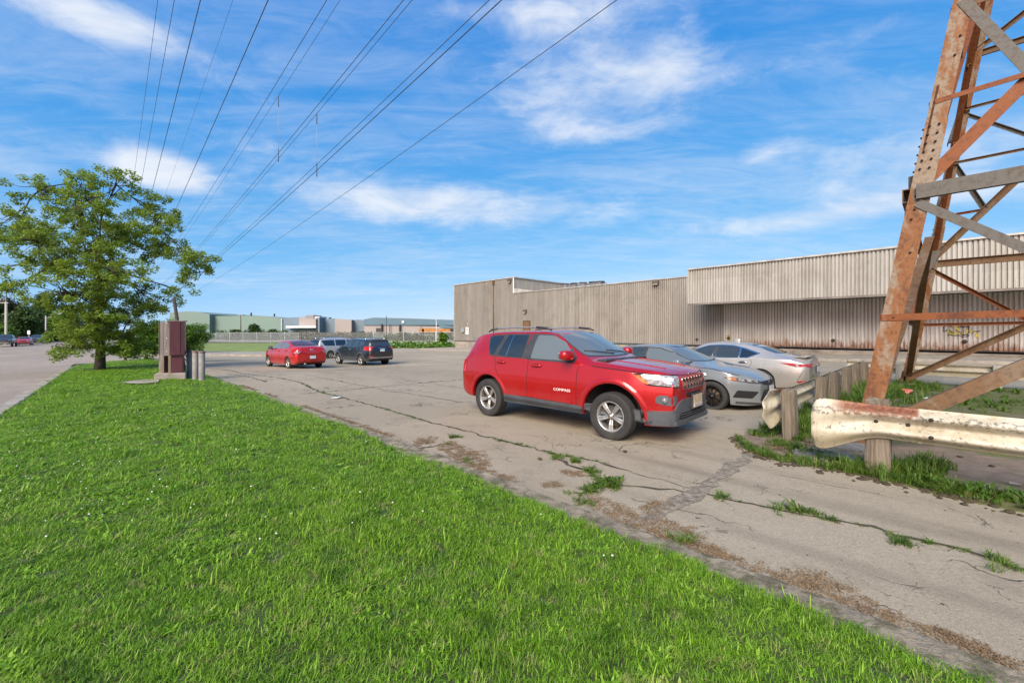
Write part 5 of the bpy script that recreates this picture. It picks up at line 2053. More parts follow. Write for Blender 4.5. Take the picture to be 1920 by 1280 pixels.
MB().tube([(-.95, 0, 1.44), (-1.10, 0, 1.85)], [.010, .004], 6).build('aerial', M_PLASTIC, FX.root)
MB().tube([(-2.1, .35, .30), (-2.27, .35, .29)], .035, 10).build('exhaust_pipe', M_GALV, FX.root)

TX = Car('black_suv', 'black crossover with grey wheel arches and red tail lamps seen from behind', 1.84,
         zt=[(-2.32, 1.02), (-2.28, 1.14), (-2.15, 1.36), (-2.02, 1.54), (-1.9, 1.605), (-1.4, 1.645), (-.6, 1.665), (0, 1.655), (.35, 1.60), (.95, 1.27), (1.3, 1.13), (1.8, 1.05), (2.15, .93), (2.28, .78)],
         belt=[(-2.32, 1.0), (-1.6, 1.17), (0, 1.09), (1.2, 1.04), (2.28, .74)],
         sill=[(-2.32, .42), (-2.0, .33), (0, .29), (1.5, .28), (2.28, .30)],
         arches=[(-1.3625, .41, .35), (1.3625, .41, .35)], track_r=.35,
         loc=car_at(26.2, 11.75), rz=R(140), body_mat=paint('black_paint', (.010, .011, .016)),
         crown=[(-2.32, .03), (-1.8, .04), (.3, .04), (.8, .08), (1.3, .03), (2.28, .03)],
         wt=[(-2.32, .66), (-2.05, .62), (-1.6, .63), (0, .64), (.35, .65), (1.2, .76), (2.28, .48)], nose=.62, tail=.84, zmid=.72)
TX.wheels((-1.3625, 1.3625), .352, .225, .225, 'seven', M_ALLOY, .0)
TX.arch_trim(0, .06, M_PLASTICG, .012); TX.arch_trim(1, .06, M_PLASTICG, .012)
TX.both([(-.92, .44), (.92, .42), (.94, .30), (-.94, .30)], .014, M_PLASTICG, 'sill_cladding')
TX.both([(.85, 1.13), (.45, 1.40), (.15, 1.52), (-.25, 1.55), (-.25, 1.12)], .008, M_GLASS, 'front_door_window', rnd=.03)
TX.both([(-.34, 1.55), (-1.0, 1.535), (-1.12, 1.16), (-.34, 1.12)], .008, M_GLASS, 'rear_door_window', rnd=.03)
TX.both([(-1.08, 1.53), (-1.55, 1.49), (-1.72, 1.34), (-1.55, 1.23), (-1.20, 1.17)], .008, M_GLASS, 'quarter_window', rnd=.03)
TX.windscreen(.68, 1.22, .58, 1.49, 'B', M_GLASS, 'rear_window'); TX.windscreen(.68, 1.22, .6, 1.58, 'F', M_GLASS)
TX.seam([(-.30, 1.10), (-.31, .4)]); TX.seam([(.90, 1.08), (.88, .4)])
TX.handle(-.12, .98, M_CHROME); TX.handle(-1.0, 1.02, M_CHROME); TX.mirror(.70, 1.15, TX.M)
for s, sg in (('L', 1), ('R', -1)):
    MB().tube([(-1.6, sg * .64, 1.625), (-1.4, sg * .65, 1.69), (0, sg * .655, 1.70), (.2, sg * .65, 1.66)], .02, 6).build('roof_rail', M_CHROME, TX.root)
    TX.strip([(-.95, .52), (.9, .50)], .03, s, .012, M_CHROME, 'door_moulding')
    tl = TX.patch([(sg * .48, 1.17), (sg * .86, 1.20), (sg * .90, .96), (sg * .72, .95), (sg * .66, 1.08)], 'B', .014, M_TAIL, 'tail_light', rnd=.02, sp=.05)
    TX.patch([(-2.20, 1.17), (-2.0, 1.14), (-2.06, .97), (-2.24, .95)], s, .012, M_TAIL, 'tail_light', rnd=.03, sp=.05)
    TX.patch([(sg * .60, .62), (sg * .84, .64), (sg * .80, .58), (sg * .60, .57)], 'B', .016, M_TAIL, 'bumper_reflector', sp=.05)
TX.patch([(-.86, .59), (.86, .59), (.84, .36), (-.84, .36)], 'B', .012, M_PLASTIC, 'lower_bumper', rnd=.03)
TX.patch([(-.80, .555), (.80, .555), (.76, .495), (-.76, .495)], 'B', .022, M_ALLOY, 'bumper_trim', rnd=.02)
TX.strip([(-.26, 1.09), (.26, 1.09)], .03, 'B', .02, M_CHROME, 'plate_trim')
TX.strip([(-.64, 1.535), (0, 1.55), (.64, 1.535)], .09, 'B', .05, M_PLASTIC, 'roof_spoiler', skirt=.06)
TX.plate('B', 0, .965)
TX.strip([(-.05, 1.23), (.3, 1.28)], .012, 'B', .02, M_PLASTIC, 'wiper')

mvx, mvy = pix(619, 671.5).xy
MV = Car('silver_minivan', 'pale silver people carrier half hidden behind the black crossover', 1.95,
         zt=[(-2.55, 1.0), (-2.52, 1.18), (-2.42, 1.45), (-2.32, 1.64), (-2.2, 1.70), (-1.5, 1.745), (0, 1.75), (.6, 1.69), (1.3, 1.33), (1.65, 1.14), (2.1, 1.02), (2.4, .90), (2.55, .72)],
         belt=[(-2.55, .98), (-1.8, 1.09), (0, 1.05), (1.4, 1.03), (2.55, .68)],
         sill=[(-2.55, .42), (-2.2, .30), (0, .24), (1.5, .24), (2.55, .26)],
         arches=[(-1.54, .38, .335), (1.54, .38, .335)], track_r=.335,
         loc=(mvx + .12, mvy + 1.78, g1(mvx + .12, mvy + 1.78)), rz=R(56), body_mat=paint('pale_silver_paint', (.50, .50, .49), .45, .32),
         crown=[(-2.55, .03), (-1.5, .05), (.6, .05), (1.1, .08), (1.6, .03), (2.55, .03)],
         wt=[(-2.55, .72), (-2.2, .68), (0, .70), (.6, .70), (1.6, .82), (2.55, .5)], nose=.6, tail=.88, zmid=.7)
MV.wheels((-1.54, 1.54), .335, .22, .215, 'seven', M_ALLOY, .02)
MV.both([(-2.28, 1.56), (-1.1, 1.60), (-1.1, 1.10), (-2.05, 1.12)], .008, M_TINT, 'rear_side_window', rnd=.05)
MV.both([(-1.0, 1.60), (.0, 1.60), (.0, 1.08), (-1.0, 1.10)], .008, M_TINT, 'sliding_door_window', rnd=.05)
MV.both([(.1, 1.60), (.55, 1.56), (1.15, 1.24), (1.35, 1.09), (.1, 1.08)], .008, M_GLASS, 'front_door_window', rnd=.05)
MV.windscreen(.76, 1.13, .66, 1.58, 'B', M_TINT, 'rear_window'); MV.windscreen(.75, 1.24, .64, 1.64, 'F', M_GLASS)
MV.strip([(-.6, 1.66), (.6, 1.66)], .06, 'B', .03, M_PLASTIC, 'roof_spoiler', skirt=.03)
MV.strip([(-.35, 1.03), (.35, 1.03)], .05, 'B', .012, M_PLASTIC, 'tailgate_handle')
for s, sg in (('L', 1), ('R', -1)):
    MV.patch([(-2.42, 1.13), (-2.22, 1.13), (-2.24, .82), (-2.44, .82)], s, .012, M_TAIL, 'tail_light', rnd=.02, sp=.06)
    MV.patch([(sg * .70, 1.13), (sg * .86, 1.13), (sg * .88, .82), (sg * .74, .82)], 'B', .012, M_TAIL, 'tail_light', rnd=.02, sp=.06)
    MB().tube([(-2.0, sg * .66, 1.715), (-1.7, sg * .67, 1.785), (.1, sg * .68, 1.79), (.3, sg * .68, 1.74)], .02, 6).build('roof_rail', M_CHROME, MV.root)
MV.seam([(.05, 1.06), (.05, .3)]); MV.seam([(-1.05, 1.08), (-1.05, .4)]); MV.handle(.25, .95, M_SILV)
MV.strip([(-.85, .60), (.85, .60)], .03, 'B', .012, M_PLASTIC, 'bumper_strip')
MV.plate('B', 0, .82)

# ================================================================== VEGETATION
def leaf_mat(name, a, b_, c_, trans=.35, rough=.55):
    m, t, b = new_mat(name)
    at_ = t.new('ShaderNodeAttribute'); at_.attribute_name = 'tint'
    oi = t.new('ShaderNodeObjectInfo')
    f = at_.outputs['Fac']
    c = t.mix(t.smooth(f, .0, .6), (*a, 1), (*b_, 1))
    c = t.mix(t.smooth(f, .78, 1.0), c, (*c_, 1))
    t.l.new(c, b.inputs['Base Color'])
    b.inputs['Roughness'].default_value = rough
    b.inputs['Specular IOR Level'].default_value = .35
    tr = t.new('ShaderNodeBsdfTranslucent')
    t.l.new(t.mix(.5, c, (c_[0], c_[1], c_[2] * .6, 1)), tr.inputs[0])
    mx = t.new('ShaderNodeMixShader'); mx.inputs[0].default_value = trans
    t.l.new(b.outputs[0], mx.inputs[1]); t.l.new(tr.outputs[0], mx.inputs[2])
    out = [n for n in t.n if n.type == 'OUTPUT_MATERIAL'][0]
    t.l.new(mx.outputs[0], out.inputs[0])
    return m


M_LEAF = leaf_mat('maple_leaf', (.08, .155, .02), (.185, .285, .035), (.33, .40, .085), .48)
M_LEAFB = leaf_mat('bush_leaf', (.05, .125, .016), (.11, .22, .025), (.19, .28, .04))
M_LEAFD = leaf_mat('dark_tree_leaf', (.03, .065, .016), (.06, .11, .025), (.10, .14, .04), .25)
M_LEAFO = leaf_mat('olive_tree_leaf', (.050, .055, .018), (.085, .085, .03), (.12, .11, .05), .25)
M_BARK = pmat('bark', (.055, .045, .035), .9, var=.4, vs=9, bump=.9, bs=25, stretch=(1, 1, .3))
M_BARKD = pmat('dark_bark', (.035, .03, .025), .9, var=.3, vs=5)


def leaves_mesh(name, centers, per, spread, size, mat, rng, up=.6, flat=.75):
    """clumps of leaf-shaped faces: centers (n,3); per leaves each"""
    n = len(centers)
    C = np.repeat(np.asarray(centers), per, axis=0)
    N = len(C)
    sp = np.asarray(spread)
    off = rng.normal(0, 1, (N, 3))
    off /= np.maximum(1e-6, np.linalg.norm(off, axis=1))[:, None]
    off *= (rng.random(N) ** .45)[:, None]
    off[:, 2] *= flat
    if sp.ndim: off *= np.repeat(sp, per)[:, None]
    else: off *= sp
    P = C + off
    nrm = rng.normal(0, 1, (N, 3)); nrm[:, 2] = np.abs(nrm[:, 2]) + up
    nrm /= np.linalg.norm(nrm, axis=1)[:, None]
    r = rng.normal(0, 1, (N, 3))
    a = np.cross(nrm, r); a /= np.maximum(1e-6, np.linalg.norm(a, axis=1))[:, None]
    b = np.cross(nrm, a)
    s = size * rng.uniform(.6, 1.25, N)[:, None]
    droop = nrm * s * .18
    v0 = P - a * s * .55
    v1 = P + b * s * .36 - droop * .3
    v2 = P + a * s * .60 - droop
    v3 = P - b * s * .36 - droop * .3
    verts = np.stack([v0, v1, v2, v3], 1).reshape(-1, 3)
    f = np.arange(N * 4).reshape(-1, 4)
    clump = np.repeat(rng.random(n), per)
    tint = np.clip(.55 * rng.random(N) + .45 * clump, 0, 1)
    return np_mesh(name, verts, f, 4, mat, attr=tint)


def limb(mb, a, b, r0, r1, rnd, sag=.0, n=5, seg=7):
    a, b = Vector(a), Vector(b)
    L = (b - a).length
    pts = []; rs = []
    side = Vector((rnd.uniform(-1, 1), rnd.uniform(-1, 1), rnd.uniform(-.5, .5))) * L * .12
    for k in range(n + 1):
        t = k / n
        p = a.lerp(b, t) + side * math.sin(PI * t) + Vector((0, 0, sag * L * math.sin(PI * t)))
        p += Vector((rnd.uniform(-1, 1), rnd.uniform(-1, 1), rnd.uniform(-1, 1))) * L * .012
        pts.append(p); rs.append(r0 + (r1 - r0) * t)
    mb.tube(pts, rs, seg)
    return pts


def build_tree(name, label, base, trunk_h, trunk_r, lobes, leaf, mat, clump_den, per, clump_r, seed, group=None, cat='tree', bark=None, up=.6, twigs=True):
    """lobes: (center, (rx,ry,rz)) relative to base"""
    rnd = random.Random(seed); rng = np.random.default_rng(seed)
    t_ = thing(name, label, cat, base, 0, group)
    tb = MB()
    pts = []; rs = []
    for k in range(8):
        f = k / 7
        pts.append((rnd.uniform(-.04, .04) * trunk_h * .2, rnd.uniform(-.04, .04) * trunk_h * .2, -.12 + f * (trunk_h + .12)))
        rs.append(trunk_r * (1.25 - .25 * min(1, f * 6)) * (1 - .45 * f))
    tb.tube(pts, rs, 12)
    cl = []; done = []
    for (c, r) in sorted(lobes, key=lambda q: math.hypot(q[0][0], q[0][1])):
        c = Vector(c)
        start_z = min(trunk_h * .98, max(trunk_h * .22, c.z * .55))
        f = min(1, start_z / trunk_h)
        start = Vector(pts[min(7, int(f * 7))])
        near = [q for q in done if (q - c).length < 2.3 and math.hypot(q.x, q.y) < math.hypot(c.x, c.y) - .3]
        if near:
            start = min(near, key=lambda q: (q - c).length)
        done.append(c)
        path = limb(tb, start, c, (trunk_r * .28 * (1.1 - .5 * f)) if not near else .032, .02, rnd, .05, 6)
        vol = r[0] * r[1] * r[2]
        n = max(5, int(clump_den * vol ** .72))
        for k in range(n):
            d = Vector((rnd.gauss(0, 1), rnd.gauss(0, 1), rnd.gauss(0, 1))).normalized()
            q = rnd.random() ** .38
            p = c + Vector((d.x * r[0], d.y * r[1], d.z * r[2])) * q
            cl.append(p)
            if twigs and rnd.random() < .55:
                tb.tube([path[rnd.choice((3, 4, 5, 6))], c.lerp(p, .5) + Vector((0, 0, .05)), p], [.02, .012, .006], 4)
    tb.build('trunk', bark or M_BARK, t_)
    me = leaves_mesh('crown', [tuple(p) for p in cl], per, clump_r, leaf, mat, rng, up)
    obj('crown', me, None, t_)
    return t_


# ---- the maple on the lawn
TB = pix(187, 697); TB.z = lawn_z(TB.x, TB.y) - .02
TD = TB.y; PM = FPX / TD                     # pixels per metre there


def lobe(px, py, rx, ry, dy=0.0, rd=None):
    c = ((px - 187) / PM, dy, (697 - py) / PM)
    return (c, (rx / PM, (rd if rd else (rx + ry) / 2 / PM), ry / PM))


lobes = [lobe(135, 345, 42, 26, .4), lobe(95, 372, 42, 34, -.6), lobe(120, 400, 60, 34, .9), lobe(228, 352, 42, 30, -.3), lobe(262, 385, 45, 36, .8),
         lobe(205, 400, 50, 40, -1.4), lobe(175, 420, 60, 36, 1.7), lobe(85, 430, 60, 30, -1.0), lobe(40, 448, 46, 24, .3), lobe(10, 430, 26, 16, 1.0), lobe(300, 430, 42, 34, -.2),
         lobe(250, 450, 55, 40, 1.6), lobe(150, 470, 70, 40, -1.8), lobe(75, 495, 50, 22, .9), lobe(40, 505, 40, 12, -.6), lobe(220, 500, 70, 40, -1.2),
         lobe(330, 480, 40, 26, .6), lobe(375, 487, 36, 20, -.2), lobe(350, 515, 40, 22, .9), lobe(290, 525, 50, 26, -1.5), lobe(125, 535, 55, 28, 1.6), lobe(95, 545, 36, 18, -1.3),
         lobe(180, 555, 70, 36, -1.6), lobe(240, 560, 55, 30, 1.2), lobe(172, 600, 60, 36, .4), lobe(215, 610, 60, 36, -1.0), lobe(155, 640, 40, 32, -.6),
         lobe(185, 634, 62, 36, .9), lobe(235, 640, 46, 28, -.2), lobe(172, 655, 50, 22, -.9), lobe(210, 652, 46, 22, .6), lobe(330, 545, 30, 14, .2), lobe(185, 450, 60, 40, 0), lobe(195, 575, 60, 40, -.6), lobe(250, 590, 45, 34, .3), lobe(185, 510, 50, 34, .7), lobe(125, 490, 36, 22, -.4)]
tree = build_tree('maple_tree', 'broad leafy maple with low branches on the lawn beside the street', tuple(TB), 6.6, .19, lobes, .098, M_LEAF, 25, 84, .265, 11)

# ---- bushes behind the cabinet
def bush(name, label, px, py, wpx, hpx, depth, leaf, mat, seed, den=30, per=60, cr=.35, group=None, cat='bush', trunk=.1, z=None):
    x = (px - 960) / FPX * depth; y = depth
    zb = g1(x, y) if z is None else z
    k = depth / FPX
    rnd = random.Random(seed)
    W, H = wpx * k, hpx * k
    lb = []
    for i in range(6):
        a = rnd.uniform(-.32, .32) * W; b = rnd.uniform(-.2, .2) * W; h = H * rnd.uniform(.28, .72)
        lb.append(((a, b, h), (W * rnd.uniform(.18, .30), W * rnd.uniform(.18, .28), H * rnd.uniform(.18, .28))))
    lb.append(((0, 0, H * .45), (W * .38, W * .30, H * .42)))
    lb.append(((rnd.uniform(-.1, .1) * W, 0, H * .80), (W * .2, W * .18, H * .18)))
    return build_tree(name, label, (x, y, zb), H * .6, trunk, lb, leaf, mat, den, per, cr, seed, group, cat, M_BARKD, twigs=False)


bush('leafy_bush', 'bright green shrub right behind the maroon cabinet', 352, 668, 78, 78, 29, .12, M_LEAFB, 21, 26, 70, .34, 'shrubs behind the maple')
bush('leafy_bush', 'dark green shrub between the maple and the cabinet', 275, 670, 80, 88, 31, .13, M_LEAFB, 22, 26, 70, .36, 'shrubs behind the maple')
bush('leafy_bush', 'round dark shrub behind the bright green shrub', 366, 650, 44, 58, 44, .16, M_LEAFD, 23, 18, 60, .5, 'shrubs behind the maple')
bush('leafy_bush', 'low shrub at the foot of the maple on the driveway side', 235, 668, 50, 50, 33, .13, M_LEAFB, 24, 24, 60, .34, 'shrubs behind the maple')

# ---- trees along the far side of the street (left) and beyond the fence
FAR = [(-30, 88, 88, 92, M_LEAFD, 'tall dark tree on the far side of the street, left of the first concrete pole'),
       (14, 92, 72, 84, M_LEAFO, 'rusty olive tree directly behind the first concrete pole'),
       (40, 86, 50, 70, M_LEAFD, 'dark green tree between the first and second concrete pole'),
       (62, 112, 44, 66, M_LEAFD, 'dense dark tree right of the second concrete pole'),
       (82, 128, 54, 86, M_LEAFD, 'thin crowned tall tree rising above the street lamp'),
       (104, 125, 40, 50, M_LEAFB, 'mid green tree behind the street lamp'),
       (128, 135, 44, 54, M_LEAFB, 'mid green tree at the end of the row of parked cars'), (-70, 90, 70, 84, M_LEAFD, 'dark tree at the near end of the far street side row'),
       (0, 80, 60, 34, M_LEAFB, 'low light green shrub behind the parked pickup'), (36, 90, 60, 26, M_LEAFO, 'low brownish hedge behind the red parked car')]
for i, (px, d, w, h, m, lab) in enumerate(FAR):
    bush('street_tree', lab, px, 0, w, h, d, .42 if h > 40 else .34, m, 40 + i, 9 if h > 40 else 7, 46, 1.0 if h > 40 else .8, 'trees across the street', 'tree', .25)
FT = [(437, 26, 20, 'small tree left of the tall lamp mast before the green hall'), (474, 26, 30, 'round dark tree right of the lamp mast before the green hall'), (491, 15, 13, 'tiny bush beside the round dark tree'),
      (512, 15, 19, 'slim small tree before the end of the green hall')]
for i, (px, w, h, lab) in enumerate(FT):
    bush('distant_tree', lab, px, 0, w, h, 118, .55, M_LEAFD if i != 2 else M_LEAFO, 60 + i, 4.5, 42, 1.0, 'trees before the far halls', 'tree', .2)
for i, (px, w, h, lab) in enumerate(((757, 16, 14, 'small pale tree before the blue topped hall, left one'), (783, 12, 11, 'small pale tree before the blue topped hall, nearer the trailers'))):
    bush('distant_tree', lab, px, 0, w, h, 112, .55, M_LEAFO, 70 + i, 4.5, 42, .9, 'trees before the far halls', 'tree', .15)
bush('fence_bush', 'dark green bush growing on the fence beside the warehouse corner', 831, 0, 18, 30, 64, .26, M_LEAFB, 75, 12, 60, .5, None, 'bush', .08)


# ---- hedges far off: uncountable scrub along the fences
def scrub(name, label, px0, px1, depth, h, seed, mat, n):
    rng = np.random.default_rng(seed)
    px = rng.uniform(px0, px1, n)
    dd = depth + rng.uniform(-3, 3, n)
    x = (px - 960) / FPX * dd
    z = gz(x, dd) + rng.random(n) ** 1.3 * h
    me = leaves_mesh(name, np.stack([x, dd, z], 1), 26, .9, .42, mat, rng, .4)
    o = obj(name, me, None)
    tag(o, label, 'scrub', kind='stuff')


scrub('hedge_scrub', 'low dark scrub along the foot of the far halls', 395, 560, 128, 2.6, 5, M_LEAFD, 260)
scrub('hedge_scrub', 'brownish scrub behind the fence beyond the parked cars', 545, 700, 104, 2.0, 6, M_LEAFO, 220)
scrub('hedge_scrub', 'green scrub before the blue topped hall', 690, 860, 118, 1.9, 8, M_LEAFD, 200)
scrub('hedge_scrub', 'weeds at the foot of the fence near the warehouse', 735, 850, 64, .45, 9, M_LEAFB, 90)
scrub('hedge_scrub', 'undergrowth below the trees across the street', -60, 135, 100, 2.6, 10, M_LEAFD, 300)


# ================================================================== GRASS
def blade_tuft(name, n, rad, hgt, wid, lean, seed, mat, broad=False):
    rnd = random.Random(seed)
    vs = []; fs = []; tint = []
    for k in range(n):
        a = rnd.uniform(0, 2 * PI); r = rad * math.sqrt(rnd.random())
        bx, by = r * math.cos(a), r * math.sin(a)
        d = rnd.uniform(0, 2 * PI); L = hgt * rnd.uniform(.55, 1.2); ln = lean * rnd.uniform(.2, 1.3)
        w = wid * rnd.uniform(.7, 1.3)
        dx, dy = math.cos(d), math.sin(d)
        px, py = -dy * w / 2, dx * w / 2
        o = len(vs)
        for (t, ww) in ((0, 1.0), (.4, .9), (.75, .6)):
            off = ln * L * t * t
            vs += [(bx + dx * off - px * ww, by + dy * off - py * ww, L * t * (1 - .15 * ln * t)), (bx + dx * off + px * ww, by + dy * off + py * ww, L * t * (1 - .15 * ln * t))]
        off = ln * L
        vs.append((bx + dx * off, by + dy * off, L * (1 - .25 * ln)))
        fs += [(o, o + 1, o + 3), (o, o + 3, o + 2), (o + 2, o + 3, o + 5), (o + 2, o + 5, o + 4), (o + 4, o + 5, o + 6)]
        tt = rnd.random()
        tint += [tt] * 5
    return np_mesh(name, np.array(vs), np.array(fs), 3, mat, attr=tint)


def grass_mat(name, dark, mid, light, dry, patch=True):
    m, t, b = new_mat(name)
    at_ = t.new('ShaderNodeAttribute'); at_.attribute_name = 'tint'
    f = at_.outputs['Fac']
    pos = t.new('ShaderNodeNewGeometry').outputs['Position']
    n1 = t.noise(pos, 1.1, 5, .6); n2 = t.noise(pos, 4.0, 4, .6)
    oi = t.new('ShaderNodeObjectInfo')
    c = t.mix(t.smooth(f, 0, .7), (*dark, 1), (*mid, 1))
    c = t.mix(t.smooth(f, .72, .95, 0, .9), c, (*light, 1))
    n3 = t.noise(pos, 9.0, 3, .6)
    c = t.mix(t.smooth(n1, .45, .72, 0, .50), c, (*light, 1))
    c = t.mix(t.smooth(n2, .48, .30, 0, .75), c, (dark[0] * .75, dark[1] * .85, dark[2], 1))
    c = t.mix(t.smooth(n3, .54, .70, 0, .42), c, (*dry, 1))
    c = t.mix(t.smooth(n3, .40, .28, 0, .6), c, (*dark, 1))
    c = t.mix(t.smooth(f, .96, .99, 0, .9), c, (*dry, 1))
    t.l.new(c, b.inputs['Base Color'])
    b.inputs['Roughness'].default_value = .5
    b.inputs['Specular IOR Level'].default_value = .3
    tr = t.new('ShaderNodeBsdfTranslucent'); t.l.new(c, tr.inputs[0])
    mx = t.new('ShaderNodeMixShader'); mx.inputs[0].default_value = .35
    t.l.new(b.outputs[0], mx.inputs[1]); t.l.new(tr.outputs[0], mx.inputs[2])
    out = [n for n in t.n if n.type == 'OUTPUT_MATERIAL'][0]
    t.l.new(mx.outputs[0], out.inputs[0])
    return m


M_GRASS = grass_mat('lawn_grass', (.080, .18, .010), (.18, .365, .018), (.285, .465, .042), (.42, .375, .16))
M_WEED = grass_mat('weed_grass', (.05, .105, .012), (.10, .19, .02), (.17, .25, .04), (.26, .22, .09))


def scatter(name, label, cat, P, rot, scl, idx, meshes):
    """points object whose node tree places copies of the given meshes"""
    me = bpy.data.meshes.new(name)
    me.vertices.add(len(P)); me.vertices.foreach_set('co', np.asarray(P, np.float32).ravel())
    for nm, ty, da in (('rot', 'FLOAT_VECTOR', rot), ('scl', 'FLOAT_VECTOR', scl), ('pick', 'INT', idx)):
        a = me.attributes.new(nm, ty, 'POINT')
        a.data.foreach_set('vector' if ty == 'FLOAT_VECTOR' else 'value', np.asarray(da, np.float32 if ty != 'INT' else np.int32).ravel())
    o = obj(name, me, None)
    tag(o, label, cat, kind='stuff')
    ng = bpy.data.node_groups.new(name + '_nodes', 'GeometryNodeTree')
    ng.interface.new_socket('Geometry', in_out='INPUT', socket_type='NodeSocketGeometry')
    ng.interface.new_socket('Geometry', in_out='OUTPUT', socket_type='NodeSocketGeometry')
    N = ng.nodes; L = ng.links
    gi = N.new('NodeGroupInput'); go = N.new('NodeGroupOutput')
    m2p = N.new('GeometryNodeMeshToPoints')
    L.new(gi.outputs[0], m2p.inputs['Mesh'])
    iop = N.new('GeometryNodeInstanceOnPoints')
    L.new(m2p.outputs[0], iop.inputs['Points'])
    jn = N.new('GeometryNodeJoinGeometry')
    for m in reversed(meshes):
        so = bpy.data.objects.new(m.name + '_source', m)      # not linked into the scene
        oi = N.new('GeometryNodeObjectInfo'); oi.inputs['Object'].default_value = so
        oi.inputs['As Instance'].default_value = True
        L.new(oi.outputs['Geometry'], jn.inputs[0])
    L.new(jn.outputs[0], iop.inputs['Instance'])
    iop.inputs['Pick Instance'].default_value = True
    for nm, ty, so in (('pick', 'INT', 'Instance Index'), ('rot', 'FLOAT_VECTOR', 'Rotation'), ('scl', 'FLOAT_VECTOR', 'Scale')):
        na = N.new('GeometryNodeInputNamedAttribute'); na.data_type = ty; na.inputs['Name'].default_value = nm
        out = [s for s in na.outputs if s.enabled][0]
        L.new(out, iop.inputs[so])
    L.new(iop.outputs[0], go.inputs[0])
    md = o.modifiers.new('scatter', 'NODES'); md.node_group = ng
    return o


TUFTS = [blade_tuft('tuft', 38, .065, .034, .0038, 1.1, k, M_GRASS) for k in range(8)]
TUFTS += [blade_tuft('tuft_tall', 12, .05, .066, .0052, .85, 20 + k, M_GRASS) for k in range(3)]
TUFTS += [blade_tuft('tuft_broad', 16, .055, .036, .013, 1.3, 30 + k, M_GRASS) for k in range(2)]


def lawn_points():
    rng = np.random.default_rng(3)
    out = []; sc = []
    # sample the lawn in (s,v); density falls with distance
    n = 460000
    s = -7 + 48.5 * rng.random(n) ** 2.1; v = LAWN_V0 + .02 + (LAWN_V1 + .16 - LAWN_V0) * rng.random(n)
    x = U[0] * s + V[0] * v; y = U[1] * s + V[1] * v
    d = np.hypot(x, y)
    vis = (y > .9) & (np.abs(x) < y * 1.34 + .8)
    dens_s = n / (48.5 * (LAWN_V1 + .11 - LAWN_V0)) / (2.1 * np.maximum(1e-4, ((s + 7) / 48.5)) ** (1 - 1 / 2.1))
    want = np.where(d < 3.0, 640, 640 * (3.0 / np.maximum(d, .1)) ** 1.35)
    keep = vis & (rng.random(n) < want / np.maximum(dens_s, 1e-6))
    edge = LAWN_V1 + .03 * np.sin(s * 2.1) + .02 * np.sin(s * 5.3 + 1)
    keep &= v < edge + .02 + .10 * rng.random(n) ** 2
    kk = np.clip((s - 34) / 7.0, 0, 1)
    keep &= v > LAWN_V0 + 2.2 * (1 - np.sqrt(np.maximum(0, 1 - kk * kk)))
    return x[keep], y[keep], d[keep], v[keep], rng


gx, gy, gd, gv, grng = lawn_points()
gzv = np.array([lawn_z(a, b) for a, b in zip(gx, gy)]) - .006
Pn = np.stack([gx, gy, gzv], 1)
n = len(gx)
rot = np.stack([grng.normal(0, .10, n), grng.normal(0, .10, n), grng.uniform(0, 2 * PI, n)], 1)
wide = np.clip((gd / 3.0) ** .62, 1, 4.0) * grng.uniform(.8, 1.2, n)
pn = np.sin(gx * 1.9 + 1) * np.sin(gy * 1.3) * .5 + np.sin(gx * .6 + gy * .8) * .5
tall = grng.uniform(.60, 1.15, n) * (1 + .22 * pn) * np.where(gv > LAWN_V1 - .12, 1.35, 1.0) * np.clip((gd / 3) ** .12, 1, 1.3)
pick = np.where(grng.random(n) < .90, grng.integers(0, 8, n), np.where(grng.random(n) < .62, grng.integers(8, 11, n), grng.integers(11, 13, n)))
pc = np.sin(gx * 3.1 + gy * 1.7) * np.sin(gy * 2.3 - gx * 1.1 + 2) + .5 * np.sin(gx * 7.3 + 1) * np.sin(gy * 6.1)
clov = (pc > .62) & (grng.random(n) < .45)
pick = np.where(clov, grng.integers(11, 13, n), pick)
tall = np.where(clov, tall * .8, tall) * (1 + .18 * np.sin(gx * 4.7 + gy * 2.9) * np.sin(gy * 5.3 - gx * 1.9))
scatter('lawn_grass', 'mown green lawn grass of the verge between street and parking lot', 'grass', Pn, rot,
        np.stack([wide, wide, tall], 1), pick, TUFTS)
print('lawn tufts', n)

# white clover heads dotted over the lawn
M_CLOVER = pmat('clover_white', (.62, .60, .55), .8, var=.2, vs=50)
fl = MB()
rnd = random.Random(17)
CLOV = [(rnd.gauss(110, 120), rnd.gauss(880, 90)) for _ in range(60)] + [(rnd.gauss(330, 60), rnd.gauss(790, 15)) for _ in range(34)] + \
       [(rnd.uniform(0, 900), rnd.uniform(760, 1000)) for _ in range(46)] + [(rnd.uniform(300, 1250), rnd.uniform(960, 1080)) for _ in range(8)]
for (px, py) in CLOV:
    if py < 735: continue
    p = pix(px, py)
    s_, v_ = to_sv(p.x, p.y)
    if not (LAWN_V0 + .1 < v_ < LAWN_V1 - .1) or s_ > 33: continue
    z = lawn_z(p.x, p.y) + .034
    r = rnd.uniform(.005, .009)
    fl.blob((p.x, p.y, z), (r, r, r * .8), 1.0, 7, 4)
tag(fl.build('clover_flowers', M_CLOVER), 'tiny white clover heads dotted over the lawn', 'flowers', kind='stuff')

# weeds in the cracks and round the rails
WEEDS = [blade_tuft('weed', 22, .045, .075, .006, 1.0, 50 + k, M_WEED) for k in range(5)]
WEEDS += [blade_tuft('weed_tall', 26, .06, .20, .009, .6, 60 + k, M_WEED) for k in range(3)]
WEEDS += [blade_tuft('weed_leafy', 16, .05, .09, .024, 1.1, 70 + k, M_WEED) for k in range(2)]
wp = []; wr = []; ws_ = []; wi = []
wrng = random.Random(31)


